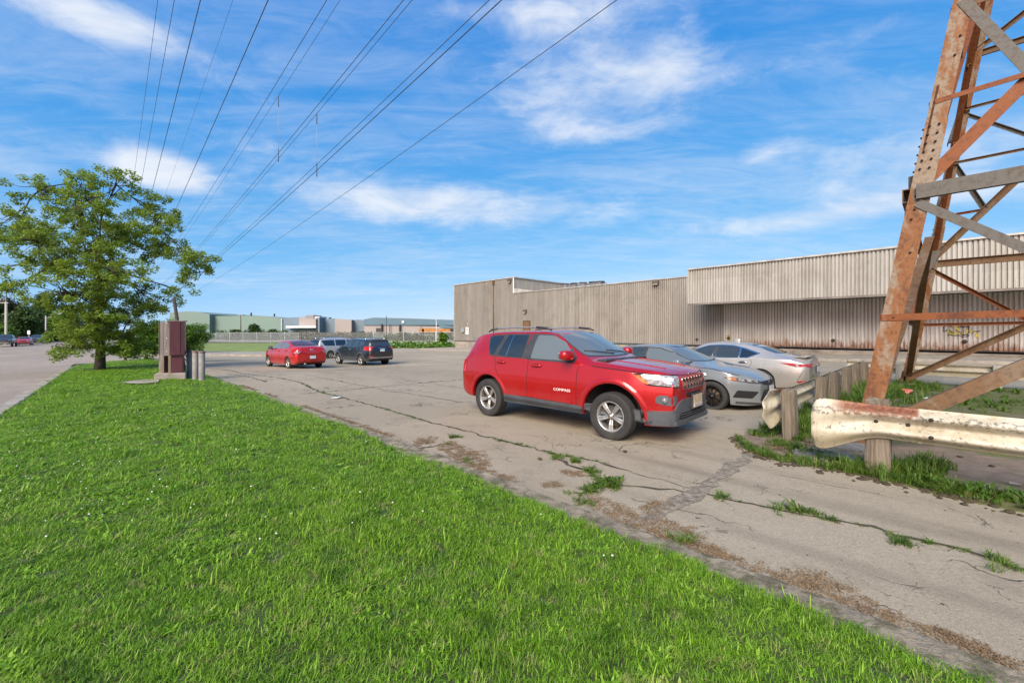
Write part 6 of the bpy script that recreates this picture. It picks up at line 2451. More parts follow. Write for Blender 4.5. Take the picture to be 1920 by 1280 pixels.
def weed(x, y, k, sc, dz=0.0, zsc=1.0):
    wp.append((x, y, g1(x, y) + dz)); wr.append((wrng.uniform(-.1, .1), wrng.uniform(-.1, .1), wrng.uniform(0, 6.28)))
    ws_.append((sc, sc, sc * zsc)); wi.append(k)


for path, dens in CRACK_PTS:
    ph = wrng.uniform(0, 6)
    acc = 0
    for i in range(len(path) - 1):
        a, b = path[i], path[i + 1]
        L = (b - a).length
        acc += L
        g = .5 + .5 * math.sin(acc * 1.7 + ph) + .4 * math.sin(acc * 5.1 + ph * 2)
        for _ in range(int(L * dens * max(0, g) * 1.5 + wrng.random())):
            q = a.lerp(b, wrng.random())
            weed(q.x + wrng.gauss(0, .018), q.y + wrng.gauss(0, .018), wrng.choice((0, 1, 2, 3, 4, 8, 9)), wrng.uniform(.3, .8), -.005, wrng.uniform(.35, .7))
# green tongues in the broken paving by the kerb
for (px, py, n, sp) in ((1135, 908, 26, .07), (1105, 918, 26, .06), (1120, 912, 14, .1), (1090, 940, 10, .05), (1045, 858, 14, .04), (1078, 866, 12, .04), (1110, 884, 16, .05), (1280, 1012, 16, .05), (1150, 910, 20, .06),
                        (880, 868, 5, .04), (1700, 1022, 12, .05), (1350, 930, 10, .05), (1480, 957, 14, .06), (1530, 968, 14, .06), (1880, 1058, 16, .06), (850, 820, 10, .05), (690, 812, 4, .04), (870, 862, 4, .04), (640, 832, 0, .04)):
    p = pix(px, py)
    for _ in range(int(n * .6)):
        weed(p.x + wrng.gauss(0, sp), p.y + wrng.gauss(0, sp), wrng.choice((0, 1, 2, 3, 4, 8)), wrng.uniform(.5, 1.1), -.004, wrng.uniform(.6, 1.0))
# along the mossy front edge of the plot
for k in range(430):
    s = wrng.uniform(-1.5, 2.1)
    vv = 5.76 + .10 * math.sin(s * 2.3) + (max(0, s - 1.2) ** 2) * 1.1 + abs(wrng.gauss(0, .11))
    if math.sin(s * 4.1) + .7 * math.sin(s * 9 + 1) < -.35 and wrng.random() < .8: continue
    x, y = sv(s, vv); weed(x, y, wrng.choice((0, 1, 2, 3, 4)), wrng.uniform(.5, 1.25), .015, wrng.uniform(.6, 1.0))
for (px, py, n, sp, big) in ((1690, 888, 60, .13, 1), (1735, 880, 30, .10, 1), (1600, 885, 26, .10, 1), (1560, 865, 20, .10, 0), (1665, 895, 24, .08, 1), (1740, 905, 20, .08, 0), (1440, 810, 26, .12, 1), (1425, 815, 20, .10, 0),
                             (1500, 800, 46, .15, 1), (1520, 785, 36, .15, 1), (1540, 770, 40, .2, 1), (1470, 835, 20, .1, 0), (1500, 850, 24, .12, 0), (1530, 868, 24, .12, 0),
                             (1590, 745, 60, .3, 1), (1605, 730, 60, .35, 1), (1690, 722, 110, .35, 1), (1670, 732, 90, .35, 1), (1720, 728, 50, .4, 0), (1870, 733, 26, .3, 0), (1850, 731, 16, .3, 0), (1760, 740, 60, .8, 0), (1830, 755, 60, .8, 0), (1900, 760, 40, .8, 0),
                             (1880, 935, 14, .08, 0), (1850, 930, 14, .08, 0), (1800, 922, 14, .06, 0), (1780, 915, 12, .06, 0)):
    p = pix(px, py)
    for _ in range(n):
        x, y = p.x + wrng.gauss(0, sp), p.y + wrng.gauss(0, sp)
        weed(x, y, wrng.choice((5, 6, 7, 0, 1)) if big else wrng.choice((0, 1, 2, 3, 8)), wrng.uniform(.6, 1.05) * (1.0 if big else 1.3), .012)
# ragged growth along the mossy posts and round the wall foot
for k in range(420):
    v = wrng.uniform(7.0, 16.5); s = 1.45 + wrng.gauss(0, .16)
    x, y = sv(s, v); weed(x, y, wrng.choice((0, 1, 2, 5, 6, 7, 8)), wrng.uniform(.6, 1.3), .01)
for k in range(60):
    v = wrng.uniform(9.5, 13.5); s = 1.1 + wrng.gauss(0, .25)
    x, y = sv(s, v); weed(x, y, wrng.choice((5, 6, 7)), wrng.uniform(1.3, 2.3), .01)
scatter('weeds', 'weeds and grass tufts growing from paving cracks and round the rail posts', 'weeds', wp, wr, ws_, wi, WEEDS)

# dry leaf litter against the kerb
M_LITTER = leaf_mat('dry_litter', (.10, .062, .032), (.20, .135, .075), (.32, .235, .14), .05, .9)
CH = []
for k in range(6):
    rr = np.random.default_rng(90 + k)
    CH.append(leaves_mesh('litter', [(0, 0, .003)], 34, .06, .0125, M_LITTER, rr, 2.2, .05))
lpnt = []
lr = random.Random(41)
for poly in LITTER:
    xs = [p[0] for p in poly]; ys = [p[1] for p in poly]
    area = 0
    P2 = [pix(*p).xy for p in poly]
    for i in range(len(P2)):
        a, b = P2[i], P2[(i + 1) % len(P2)]; area += a.x * b.y - b.x * a.y
    n = int(abs(area) / 2 * 480) + 8
    gx0, gx1 = min(p.x for p in P2), max(p.x for p in P2); gy0, gy1 = min(p.y for p in P2), max(p.y for p in P2)
    pp = [tuple(p) for p in P2]; c = 0; tries = 0
    while c < n and tries < n * 40:
        tries += 1
        x, y = lr.uniform(gx0, gx1), lr.uniform(gy0, gy1)
        if inside(pp, x + lr.gauss(0, .03), y + lr.gauss(0, .03)):
            lpnt.append((x, y, g1(x, y) + .002)); c += 1
for k in range(900):
    s = lr.uniform(-2, 16); v = KERB_V1 + abs(lr.gauss(0, .05)) + .01
    if math.sin(s * 2.2) + math.sin(s * .9 + 1) < -.1: continue
    x, y = sv(s, v); lpnt.append((x, y, g1(x, y) + .002))
for k in range(160):
    x, y = sv(1.35 + lr.gauss(0, .2), 6.6 + lr.gauss(0, .22)); lpnt.append((x, y, g1(x, y) + .025))
nl = len(lpnt)
scatter('leaf_litter', 'dry brown leaf litter and chaff drifted against the kerb', 'leaf litter', lpnt,
        [(0, 0, lr.uniform(0, 6.28)) for _ in range(nl)], [(q, q, 1) for q in (lr.uniform(.6, 1.1) for _ in range(nl))], [lr.randrange(6) for _ in range(nl)], CH)

# clods of soil and moss along the plot edge
M_CLOD = pmat('dark_clod', (.055, .042, .022), .95, var=.5, vs=14, bump=.9, bs=40, col2=(.10, .085, .02), c2lo=.5, c2hi=.65, c2s=9, coords='World')
CL = []
for k in range(5):
    rr = random.Random(k)
    mb = MB(); mb.blob((0, 0, .0), (.030, .027, .013), 1.0, 9, 6)
    mb.v = [(x * (1 + rr.uniform(-.25, .25)), y * (1 + rr.uniform(-.25, .25)), z * (1 + rr.uniform(-.3, .4))) for x, y, z in mb.v]
    me = mb.mesh('clod'); me.materials.append(M_CLOD); CL.append(me)
cp = []; cs = []
for k in range(420):
    s = lr.uniform(-2.0, 2.2)
    vv = 5.70 + .10 * math.sin(s * 2.3) + (max(0, s - 1.2) ** 2) * 1.1 + lr.gauss(.05, .11)
    if lr.random() < .25 and s < 0: vv += abs(lr.gauss(0, .16))
    x, y = sv(s, vv); cp.append((x, y, g1(x, y) + .008)); q = lr.uniform(.2, 1.3) ** 1.5; cs.append((q, q, q * lr.uniform(.5, 1)))
for k in range(70):
    s, v = lr.uniform(-1.5, 8), lr.uniform(3.2, 6.0)
    x, y = sv(s, v); cp.append((x, y, g1(x, y) + .003)); q = lr.uniform(.12, .34); cs.append((q, q, q * .6))
for (px, py) in ((1418, 838), (1440, 842), (1510, 872), (1012, 862), (1172, 848), (1690, 868), (1780, 868), (1860, 876), (1800, 858)):
    p = pix(px, py); cp.append((p.x, p.y, p.z + .02)); q = lr.uniform(.7, 1.2); cs.append((q, q, q * .8))
scatter('soil_clods', 'dark clods of soil and moss scattered along the edge of the tower plot', 'soil clods', cp, [(0, 0, lr.uniform(0, 6)) for _ in cp], cs, [lr.randrange(5) for _ in cp], CL)

# ================================================================== CABINET, BOLLARDS, POLE
M_MAROON = pmat('maroon_enamel', (.075, .020, .026), .42, var=.2, vs=3, col2=(.045, .014, .018), c2lo=.5, c2hi=.75, c2s=2, stretch=(1, 1, .3))
M_GREYP = pmat('greyed_boards', (.22, .19, .175), .8, var=.3, vs=6, bump=.3, bs=30, stretch=(1, 1, .12), col2=(.12, .10, .09), c2s=8)
M_TIMBER = pmat('support_timber', (.23, .18, .125), .85, var=.3, vs=6, stretch=(1, 1, .15))

cb = pix(321, 716); cb.z = lawn_z(cb.x, cb.y)
cab = thing('utility_cabinet', 'tall maroon and grey electrical cabinet on a concrete plinth at the lawn edge', 'cabinet', tuple(cb), R(33))
# local: +x right, -y towards the camera; slightly turned
pl = MB().bbox((.0, .12, .06), (.86, .82, .34), .03); pl.build('plinth', M_CONC, cab)
up0, up1 = .86, 2.06
MB().bbox((.19, -.02, (up0 + up1) / 2), (.42, .50, up1 - up0), .012).build('upper_box', M_MAROON, cab)
MB().bbox((.185, .0, .50), (.32, .40, .60), .012).build('lower_box', M_MAROON, cab)
MB().bbox((.185, -.0, .83), (.36, .44, .05), .01).build('shelf_band', M_MAROON, cab)
MB().box((.285, -.276, (up0 + up1) / 2), (.012, .012, up1 - up0 - .04)).build('door_seam', M_BLACK, cab)
MB().bbox((.17, .05, up1 + .02), (.52, .62, .03), .008).build('lid', M_GREYP, cab)
for k, (x, w, y) in enumerate(((-.06, .085, -.12), (-.155, .085, -.06), (-.26, .09, .05), (-.33, .06, .16))):
    top = up1 - .01 - .005 * k
    bot = up0 - .01 + (.02 if k < 2 else -.5)
    MB().bbox((x, y, (top + bot) / 2), (w, .05, top - bot), .006).build('board', M_GREYP, cab)
MB().box((-.17, .22, (up0 + up1) / 2), (.36, .22, up1 - up0 - .05)).build('back_box', pmat('dull_maroon', (.06, .03, .03), .6), cab)
for x, y in ((-.03, -.12), (-.23, -.0), (-.32, .18)):
    MB().bbox((x, y, .54), (.07, .07, .66), .008).build('leg', M_TIMBER, cab)
MB().box((-.10, .16, .52), (.22, .05, .64)).build('back_panel', pmat('dark_maroon', (.03, .010, .012), .7), cab)
for zz in (.95, 1.42, 1.95):
    MB().tube([(-.108, -.13, zz), (-.108, -.13, zz + .07)], .012, 6).build('hinge', M_GALV, cab)

sl = drape('concrete_slab', far_poly([(225, 726), (262, 719), (300, 718), (296, 725), (260, 728)]), M_CONC, 0.0, .5)
sl.location.z = lawn_z(*far_poly([(262, 722)])[0]) - g1(*far_poly([(262, 722)])[0]) + .035
tag(sl, 'flat concrete slab set in the grass beside the cabinet plinth', 'slab')

M_BOLL = pmat('bollard_grey', (.21, .20, .18), .75, var=.25, vs=5, col2=(.17, .15, .13), c2s=6)
M_BCAP = pmat('bollard_cap', (.16, .11, .095), .8, var=.3, vs=9)
BL = ['grey post bollard closest to the maroon cabinet', 'grey post bollard in the middle of the three', 'grey post bollard at the paving edge, outermost of the three']
for k, (px, py, h) in enumerate(((356, 713, 1.02), (366.5, 716.5, 1.02), (378.5, 719, 1.02))):
    p = pix(px, py); p.z = lawn_z(p.x, p.y)
    b = thing('bollard', BL[k], 'bollard', tuple(p), 0, 'bollards by the cabinet')
    MB().lathe([(.092, -.15), (.092, h - .07), (.085, h - .06)], 20).build('shaft', M_BOLL, b)
    MB().lathe([(.085, h - .065), (.104, h - .06), (.104, h - .01), (.09, h), (0, h + .005)], 20, smooth=False).build('cap', M_BCAP, b)

p0 = pix(347, 700)
lpole = thing('leaning_pole', 'dark leaning timber pole behind the maroon cabinet', 'pole', (p0.x, p0.y, p0.z), 0)
top = at(326, 558, p0.y + .4)
MB().tube([(0, 0, -.3), tuple(top.lerp(p0, .45) - p0), tuple(top - p0)], [.085, .075, .06], 8).build('shaft', M_BARKD, lpole)

# ================================================================== FAR HALLS
M_GREEN = pmat('pale_green_sheet', (.15, .215, .185), .7, var=.08, vs=.05, coords='World', stretch=(1, 1, .1))
M_BLUEG = pmat('blue_grey_sheet', (.13, .175, .215), .7, var=.10, vs=.08, coords='World')
M_TEALB = pmat('steel_blue_sheet', (.085, .15, .195), .7, var=.12, vs=.1, coords='World')
M_PINKW = pmat('pale_render', (.29, .255, .24), .8, var=.08, vs=.1, coords='World')
M_ORANGE = pmat('orange_steel', (.36, .15, .03), .6, var=.2, vs=.5)
M_TEAL = pmat('teal_sheet', (.10, .26, .24), .7, var=.15, vs=.1, coords='World')


def hall(name, label, parts, depth, cat='factory', extra=None, group=None):
    """parts: (part name, px0, px1, list of roofline (px,py), bottom py or None, mat, depth offset, thickness)"""
    xs = [a for q in parts for a in (q[1], q[2])]
    px = (min(xs) + max(xs)) / 2
    x0 = (px - 960) / FPX * depth
    zg = g1(x0, depth) - .1
    t_ = thing(name, label, cat, (x0, depth, zg), 0, group)
    for (nm, a, b, line, bot, mat, dd, th) in parts:
        d = depth + dd
        X = lambda q: (q - 960) / FPX * d - x0
        Zp = lambda q: EYE + (HOR - q) / FPX * d - zg
        poly = [(X(b), Zp(bot) if bot else -.5), (X(a), Zp(bot) if bot else -.5)] + [(X(q), Zp(r)) for q, r in line]
        M4 = Matrix.Translation((0, dd, 0)) @ Matrix.Rotation(PI / 2, 4, 'X')
        MB().prism(poly, -th, 0, M4).build(nm, mat, t_)
    return t_


green = hall('green_hall', 'big pale green factory hall with a low arched roof', [
    ('wall', 318, 393, [(318, 586), (352, 583.5), (372, 584.5), (393, 589)], None, M_GREEN, 0, 60),
    ('wall', 393, 527.2, [(393, 592.5), (440, 592), (490, 592), (527.2, 596)], None, M_GREEN, 3, 60),
    ('loading_door', 459, 467, [(459, 616), (467, 616)], None, M_BLUEG, -.3, .5)], 190)
for px, py in ((471, 586), (514.5, 588)):
    d = 195; z0 = at(px, 593, d); z1 = at(px, py, d)
    MB().tube([tuple(z0 - Vector(green.location)), tuple(z1 - Vector(green.location))], .35, 6).build('roof_stack', M_DARK, green)
b2 = hall('grey_factory', 'blue grey factory with pale wall panels and a rooftop plant', [
    ('wall', 527.5, 561, [(527.5, 596.5), (545, 595), (561, 594.5)], None, M_BLUEG, 0, 45),
    ('pale_wall', 561, 594, [(561, 594), (594, 598)], None, M_PINKW, -2, 45),
    ('duct_wall', 594, 599, [(594, 595), (599, 595)], None, M_BLUEG, -4, 6),
    ('wall', 599, 628, [(599, 597.5), (628, 597)], None, M_BLUEG, 1, 45),
    ('pale_wall', 628, 659, [(628, 597), (659, 599.5)], None, M_PINKW, -1, 45),
    ('wall', 659, 683, [(659, 600), (672, 599), (683, 600)], None, M_BLUEG, 2, 45),
    ('canopy', 536, 592, [(536, 611), (592, 611)], 614.5, M_WHITE, -5, 4),
    ('rooftop_plant', 571, 588, [(571, 594), (576, 590.5), (588, 590.5)], 597, M_UNIT, 10, 8),
    ('rooftop_plant', 590, 599, [(590, 593), (599, 593)], 597, M_GALV, 10, 8),
    ('downpipe', 527.2, 527.9, [(527.2, 596.5), (527.9, 596.5)], None, M_WHITE, -.8, .5), ('downpipe', 659, 659.8, [(659, 600), (659.8, 600)], None, M_DARK, -1.6, .5),
    ('window_band', 538, 590, [(538, 616), (590, 616)], 620, M_TEALB, -2.4, .5), ('duct', 592, 594, [(592, 598), (594, 598)], None, M_DARK, -4.5, 1),
    ('roof_vent', 616, 618, [(616, 595), (618, 595)], 598, M_DARK, 5, 2)], 180)
b3 = hall('blue_hall', 'long hall with a steel blue upper band over pale walls', [
    ('wall', 683, 900, [(683, 609), (900, 613)], None, M_PINKW, 0, 50),
    ('blue_band', 682.5, 900, [(682.5, 599.2), (700, 595.5), (760, 597), (852, 600.2), (900, 602)], 609.5, M_TEALB, -.4, 51),
    ('roof_edge', 682, 900, [(682, 598.6), (700, 594.9), (760, 596.3), (852, 599.6), (900, 601.4)], 601.6, M_UNIT, 2, 40),
    ('emblem', 753.5, 757.5, [(753.5, 601.5), (757.5, 601.5)], 605.5, M_WHITE, -.8, .4),
    ('loading_door', 705, 715, [(705, 615), (715, 615)], None, M_DARK, -.5, .5),
    ('pillar', 714, 716, [(714, 607), (716, 607)], None, M_DARK, -1.2, 1), ('downpipe', 730, 730.7, [(730, 608), (730.7, 608)], None, M_DARK, -1, .4),
    ('pillar', 748, 750, [(748, 608), (750, 608)], None, M_DARK, -1.2, 1), ('downpipe', 788, 788.6, [(788, 610), (788.6, 610)], None, M_UNIT, -1, .4),
    ('side_wing', 824, 850, [(824, 609.5), (850, 611)], 615, M_TEALB, -6, 5)], 170)
for i, (px, w) in enumerate(((804, 26), (832, 24), (790, 10))):
    hall('trailer', ['orange box trailer parked before the blue hall, the longer one', 'orange box trailer parked next to the warehouse corner, before the blue hall', 'short orange container at the end of the trailers'][i],
         [('box', px - w / 2, px + w / 2, [(px - w / 2, 616.5 - (i == 0)), (px + w / 2, 616.5 - (i == 0))], 623, M_ORANGE, 0, 2.5),
          ('wheel_frame', px - w * .4, px + w * .4, [(px - w * .4, 623), (px + w * .4, 623)], 626.5, M_DARK, .3, 2)], 140, 'trailer', group='orange trailers')
hall('teal_hall', 'teal green hall glimpsed between the trees across the street', [('wall', 58, 100, [(58, 588), (80, 586), (100, 590)], None, M_TEAL, 0, 20), ('roof', 57, 101, [(57, 587), (80, 585), (101, 589)], 588.5, M_WHITE, .5, 21)], 190)
hall('white_shed', 'small white gabled shed between the trees across the street', [('wall', 24, 46, [(24, 606), (34, 602), (46, 606)], None, M_PINKW, 0, 10), ('roof', 23, 47, [(23, 605), (34, 600.5), (47, 605)], 606, M_WHITE, -.3, 10.5)], 125, 'shed')


# ================================================================== CHAIN LINK FENCES
def link_mat(name, amt, col):
    m, t, b = new_mat(name)
    tc = t.new('ShaderNodeTexCoord'); v = tc.outputs['Object']
    b.inputs['Base Color'].default_value = (*col, 1); b.inputs['Metallic'].default_value = .4; b.inputs['Roughness'].default_value = .5
    x, y, z = t.sep(v)
    # diagonal wires of the mesh
    f = None
    for sg in (1, -1):
        w = t.math('ADD', x, t.math('MULTIPLY', z, sg))
        q = t.math('ABSOLUTE', t.math('SUBTRACT', t.math('FRACT', t.math('MULTIPLY', w, 12.0)), .5))
        g = t.math('GREATER_THAN', q, .5 - amt)
        f = g if f is None else t.math('MAXIMUM', f, g)
    tr = t.new('ShaderNodeBsdfTransparent'); mx = t.new('ShaderNodeMixShader')
    t.l.new(f, mx.inputs[0]); t.l.new(tr.outputs[0], mx.inputs[1]); t.l.new(b.outputs[0], mx.inputs[2])
    out = [n for n in t.n if n.type == 'OUTPUT_MATERIAL'][0]
    t.l.new(mx.outputs[0], out.inputs[0])
    return m


M_LINK = link_mat('chain_link', .075, (.30, .32, .33))
M_LINKD = link_mat('chain_link_dense', .14, (.25, .28, .29))


def fence(label, a, b, h, step, mat, post_mat, r=.045, group='chain link fences'):
    a, b = Vector(a), Vector(b)
    L = (b - a).length
    dirv = (b - a).normalized()
    t_ = thing('chain_link_fence', label, 'fence', (a.x, a.y, g1(a.x, a.y)), math.atan2(dirv.y, dirv.x), group)
    n = max(2, int(L / step))
    z0 = g1(a.x, a.y)
    ztop = []
    me = MB().lathe([(r, -.2), (r, h + .06), (0, h + .10)], 8).mesh('post'); me.materials.append(post_mat)
    for i in range(n + 1):
        p = a.lerp(b, i / n); dz = g1(p.x, p.y) - z0
        ztop.append(dz)
        o = bpy.data.objects.new('post', me); COL.objects.link(o); o.parent = t_; o.location = (L * i / n, 0, dz)
    vs = []; fs = []
    for i in range(n + 1):
        vs += [(L * i / n, -.05, ztop[i] + .05), (L * i / n, -.05, ztop[i] + h)]
    for i in range(n):
        fs.append((2 * i, 2 * i + 2, 2 * i + 3, 2 * i + 1))
    MB().add(vs, fs).build('wire_mesh', mat, t_)
    MB().tube([(L * i / n, 0, ztop[i] + h) for i in range(n + 1)], r * .7, 6).build('top_rail', post_mat, t_)
    return t_


fa = pix(405, 641.5).xy; fb = pix(560, 642).xy; fc = pix(720, 644).xy; fd = pix(905, 644).xy
fence('long grey chain link fence before the green hall', fa, fb, 2.25, 3.0, M_LINKD, M_GALV)
fence('dark chain link fence behind the parked cars', fb, fc, 2.25, 3.0, M_LINK, M_PLASTICG)
fence('chain link fence with tall posts running to the warehouse corner', pix(700, 646.5).xy, pix(880, 648.5).xy, 2.4, 5.0, M_LINK, M_GALV)
fence('chain link fence along the far road left of the red saloon', pix(330, 640).xy, fa, 2.0, 3.0, M_LINKD, M_GALV)
# concrete blocks and dark posts by the fence
BLK = ['pale concrete block closest to the black crossover at the fence', 'pale concrete block in the middle of the fence verge', 'pale concrete block left of the fence bush', 'pale concrete block between fence bush and warehouse corner']
for k, (px, py) in enumerate(((741, 650), (770, 650.5), (803, 650.5), (846, 649))):
    p = pix(px, py)
    bl = MB().bbox((0, 0, .36), (1.25, .7, .82), .05).build('concrete_block', pmat('block_concrete', (.34, .34, .33), .9, var=.2, vs=2) if k == 0 else bpy.data.materials['block_concrete'])
    bl.location = (p.x, p.y, p.z); bl.rotation_euler = (0, 0, R(8 * k))
    tag(bl, BLK[k], 'block', 'concrete blocks at the fence')
PO = [(724.5, 650, 5.0, .055, M_DARK, 'dark thin pole standing at the fence right of the black crossover'), (818, 650, 5.2, .06, M_GALV, 'grey pole at the fence left of the fence bush'),
      (794, 649, 2.6, .045, M_DARK, 'short dark pole before the fence verge blocks')]
for (px, py, h, r, m, lab) in PO:
    p = pix(px, py)
    o = MB().lathe([(r, -.2), (r, h), (0, h + .02)], 10).build('fence_pole', m); o.location = p
    tag(o, lab, 'pole')
# tall lamp mast in front of the green hall
p = Vector(((451.5 - 960) / FPX * 130, 130, 0)); p.z = g1(p.x, p.y)
mast = thing('lamp_mast', 'tall thin lamp mast before the green hall', 'lamp', tuple(p), 0)
MB().tube([(0, 0, -.2), (0, 0, 7.6)], [.16, .10], 8).build('pole', M_DARK, mast)
MB().bbox((-.45, 0, 7.65), (.75, .5, .35), .05).build('lamp_head', M_UNIT, mast)
MB().bbox((.45, 0, 7.65), (.75, .5, .35), .05).build('lamp_head', M_UNIT, mast)

# ================================================================== STREET SIDE
M_CPOLE = pmat('concrete_pole', (.36, .33, .28), .85, var=.15, vs=1, stretch=(1, 1, .2))
M_CPOLET = pmat('pole_extension', (.16, .15, .14), .6, .2)
POLES = [(11.5, 645, 532, 74, .15, 566, 'thick concrete utility pole with a dark top section behind the pickup'),
         (47.5, 640, 556, 90, .14, 582, 'slimmer concrete utility pole behind the red parked car'),
         (86, 636, 592, 110, .13, None, 'concrete pole with a curved street lamp arm')]
for (px, pb, pt, d, r, split, lab) in POLES:
    x = (px - 960) / FPX * d; z = g1(x, d)
    zt = EYE + (HOR - pt) / FPX * d - z
    zs_ = EYE + (HOR - split) / FPX * d - z if split else zt
    t_ = thing('utility_pole', lab, 'pole', (x, d, z), 0, 'poles along the street')
    MB().lathe([(r * 1.35, -.3), (r * 1.1, zs_), (0, zs_)], 12).build('shaft', M_CPOLE, t_)
    if split:
        MB().lathe([(r * .75, zs_ - .2), (r * .6, zt), (0, zt + .1)], 10).build('top_section', M_CPOLET, t_)
        MB().tube([(-1.2 if px < 20 else -.1, 0, zt - 1.3), (.25, 0, zt - 1.3)], .05, 6).build('arm', M_CPOLET, t_)
        if px < 20:
            MB().blob((-.85, 0, zs_ + 1.0 - .6), (.18, .18, .28), .7).build('transformer', M_CPOLET, t_)
            MB().box((-.4, 0, zs_ - .15), (1.6, .12, .12)).build('crossarm', M_GALV, t_)
    else:
        MB().tube([(0, 0, zt - .9), (.9, 0, zt - .35), (1.9, 0, zt - .25), (2.4, 0, zt - .3)], .07, 6).build('lamp_arm', M_GALV, t_)
        MB().blob((2.6, 0, zt - .32), (.4, .15, .1), .7).build('lamp_head', M_GALV, t_)
x = (54.5 - 960) / FPX * 76; z = g1(x, 76)
sg = thing('street_sign', 'small pale street sign on a thin post beside the parked cars', 'sign', (x, 76, z), 0)
MB().lathe([(.035, -.2), (.035, 2.0), (0, 2.0)], 8).build('post', M_GALV, sg)
MB().bbox((0, -.05, 2.15), (.5, .03, .7), .01).build('plate', M_WHITE, sg)


def simple_car(name, label, kind, px, d, mat, rz=-46, cat='car'):
    x = (px - 960) / FPX * d
    loc = (x, d, g1(x, d))
    if kind == 'sedan':
        zt = [(-2.3, .95), (-2.1, 1.08), (-1.6, 1.14), (-1.1, 1.36), (-.3, 1.46), (.2, 1.43), (.8, 1.15), (1.1, 1.0), (2.0, .86), (2.25, .66)]
        W, so = 1.8, .2
        win = [[(.75, 1.06), (.2, 1.36), (-.25, 1.38), (-.25, 1.0), (.7, .98)], [(-.35, 1.38), (-.9, 1.32), (-1.3, 1.10), (-.35, 1.0)]]
        ws = (.62, 1.07, .52, 1.40); rr = .32; ax = 1.33; lights = .72
    elif kind == 'suv':
        zt = [(-2.3, 1.05), (-2.15, 1.4), (-1.95, 1.6), (-1.2, 1.68), (0, 1.69), (.3, 1.64), (.95, 1.25), (1.2, 1.14), (2.0, 1.02), (2.25, .8)]
        W, so = 1.86, .28
        win = [[(.85, 1.15), (.3, 1.55), (-.2, 1.58), (-.2, 1.12), (.8, 1.12)], [(-.3, 1.58), (-1.1, 1.57), (-1.2, 1.15), (-.3, 1.12)], [(-1.2, 1.56), (-1.7, 1.5), (-1.85, 1.25), (-1.3, 1.16)]]
        ws = (.68, 1.22, .6, 1.58); rr = .36; ax = 1.36; lights = .86
    else:
        zt = [(-2.9, 1.20), (-2.85, 1.28), (-1.3, 1.28), (-1.2, 1.30), (-1.0, 1.75), (-.6, 1.88), (.2, 1.88), (.5, 1.80), (1.0, 1.42), (1.2, 1.32), (2.4, 1.25), (2.75, 1.15), (2.85, .95)]
        W, so = 2.0, .45
        win = [[(.95, 1.36), (.45, 1.72), (.05, 1.76), (.05, 1.30), (.9, 1.30)], [(-.05, 1.76), (-.85, 1.74), (-.95, 1.33), (-.05, 1.30)]]
        ws = (.76, 1.40, .66, 1.78); rr = .42; ax = 1.85; lights = 1.0
    xr, xf = zt[0][0], zt[-1][0]
    hb = win[0][-1][1]
    c = Car(name, label, W, zt, [(xr, min(hb, zt[0][1] - .03)), (0, hb - .03), (ax - .2, hb - .05), (xf, zt[-1][1] - .05)], [(xr, so + .12), (0, so), (xf, so + .02)],
            [(-ax, rr + .05, rr), (ax, rr + .05, rr)], rr, loc, R(rz), mat,
            crown=[(xr, .03), (0, .04), (xf, .03)], wt=[(xr, W * .36), (-.8, W * .33), (.2, W * .33), (1.0, W * .40), (xf, W * .28)],
            group='cars parked along the street', cat=cat, res=.5, nose=.75, tail=.85, zmid=.75 if kind != 'pickup' else .95)
    for x_ in (-ax, ax):
        for sg_ in (1, -1):
            c.wheel(x_, sg_ * (W / 2 - .12), rr, .22, rr * .63, 'seven', M_ALLOY)
    for w in win: c.both(w, .008, M_GLASS, 'side_window', sp=.2)
    c.windscreen(*ws, 'F', M_GLASS)
    for sg_ in (-1, 1):
        c.patch([(sg_ * W * .27, lights + .07), (sg_ * W * .42, lights + .09), (sg_ * W * .42, lights - .06), (sg_ * W * .28, lights - .06)], 'F', .012, M_HEAD, 'headlight', sp=.1)
    c.patch([(-W * .24, lights + .05), (W * .24, lights + .05), (W * .22, lights - (.3 if kind == 'pickup' else .12)), (-W * .22, lights - (.3 if kind == 'pickup' else .12))], 'F', .010, M_BLACK if kind != 'pickup' else M_PLASTIC, 'grille', sp=.1)
    c.patch([(-W * .40, so + .26), (W * .40, so + .26), (W * .38, so + .08), (-W * .38, so + .08)], 'F', .014, M_PLASTIC if kind != 'pickup' else M_CHROME, 'lower_bumper', sp=.15)
    c.mirror(win[0][0][0] - .12, hb + .08, mat if kind != 'pickup' else M_PLASTIC)
    return c


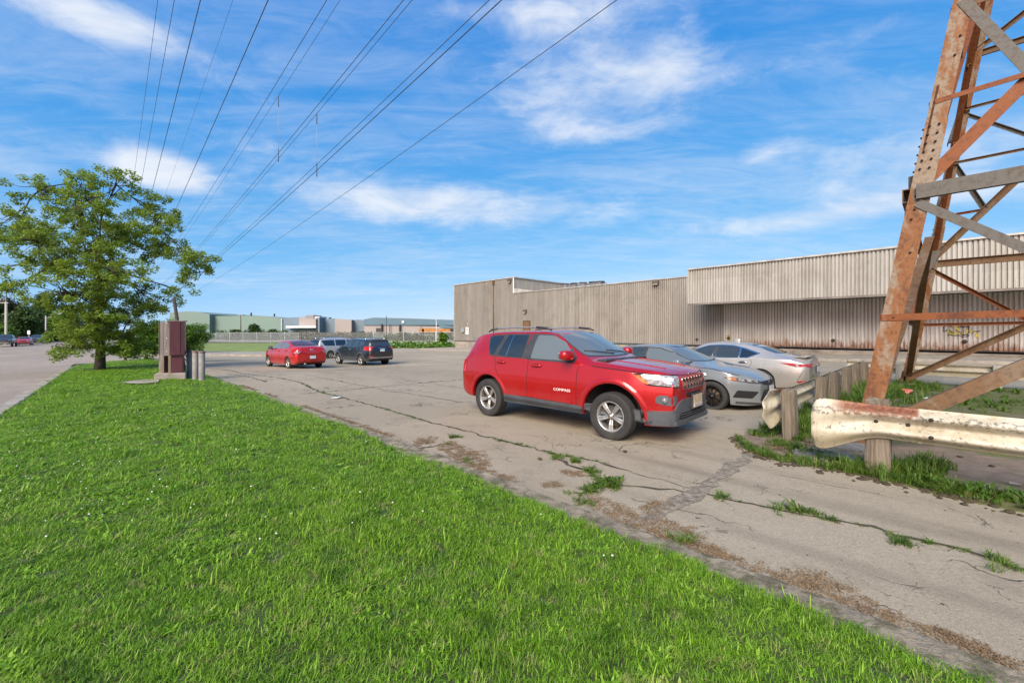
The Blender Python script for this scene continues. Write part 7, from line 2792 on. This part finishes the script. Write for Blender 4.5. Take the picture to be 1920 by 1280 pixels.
simple_car('pickup_truck', 'black pickup truck at the head of the cars parked across the street', 'pickup', 10, 64, paint('pickup_black', (.012, .012, .014)), cat='pickup')
simple_car('parked_sedan', 'red saloon parked behind the black pickup across the street', 'sedan', 46, 71, paint('far_red', (.36, .02, .02)))
simple_car('parked_suv', 'dark blue grey car parked behind the red saloon across the street', 'suv', 70, 79, paint('far_blue', (.04, .055, .085)))
simple_car('parked_sedan', 'dark navy saloon parked before the pale pink car across the street', 'sedan', 83, 92, paint('far_navy', (.03, .035, .06)))
simple_car('parked_sedan', 'pale pinkish car parked in the middle of the street row', 'sedan', 90, 100, paint('far_pink', (.50, .33, .33)))
simple_car('parked_suv', 'dark maroon car parked towards the far end of the street row', 'suv', 97, 110, paint('far_maroon', (.10, .02, .03)))
simple_car('parked_suv', 'grey green car parked last in the street row', 'suv', 107, 120, paint('far_green', (.10, .14, .12)))

# ================================================================== LITTER ON THE GROUND
def scrap(px, py, label, mat, pts, h, cat='litter', name='paper_scrap', dz=.022):
    p = pix(px, py)
    rnd = random.Random(int(px))
    bm = bmesh.new()
    vs = [bm.verts.new((x, y, h * rnd.random() + .004)) for x, y in pts]
    bm.faces.new(vs)
    bmesh.ops.triangulate(bm, faces=bm.faces[:])
    ex = bmesh.ops.extrude_face_region(bm, geom=bm.faces[:])
    for g in ex['geom']:
        if isinstance(g, bmesh.types.BMVert): g.co.z += .004
    me = bpy.data.meshes.new(name); bm.to_mesh(me); bm.free()
    o = obj(name, me, mat); o.location = (p.x, p.y, p.z + dz); o.rotation_euler = (0, 0, rnd.uniform(0, 3))
    tag(o, label, cat)


M_SCRAPR = pmat('scrap_red', (.50, .10, .06), .7, var=.3, vs=20, col2=(.6, .55, .5), c2s=25)
scrap(1700, 740, 'crumpled red and white wrapper on the moss below the tower', M_SCRAPR, [(-.12, -.08), (.10, -.10), (.14, .06), (.02, .12), (-.10, .08)], .24)
scrap(1752, 752, 'flat white paper scrap on the moss below the tower', M_WHITE, [(-.25, -.05), (.25, -.08), (.28, .05), (-.2, .07)], .03)
scrap(631, 747, 'white paper scrap lying in the long weedy crack', M_WHITE, [(-.10, -.07), (.12, -.08), (.12, .06), (-.1, .08)], .04, dz=.004)
scrap(1906, 913, 'pale broken stone chip at the plot edge', pmat('pale_stone', (.28, .26, .22), .9, var=.2, vs=12), [(-.04, -.015), (.04, -.025), (.05, .02), (-.02, .03)], .02, 'stone', 'stone_chip', dz=.02)
p = pix(1545, 858)
o = MB().lathe([(0, .035), (.30, .035), (.33, .02), (.34, -.1)], 24, smooth=False).build('manhole_slab', M_FOOT); o.location = (p.x, p.y, p.z + .02)
tag(o, 'round grey concrete cover in the weeds by the flared rail end', 'cover')
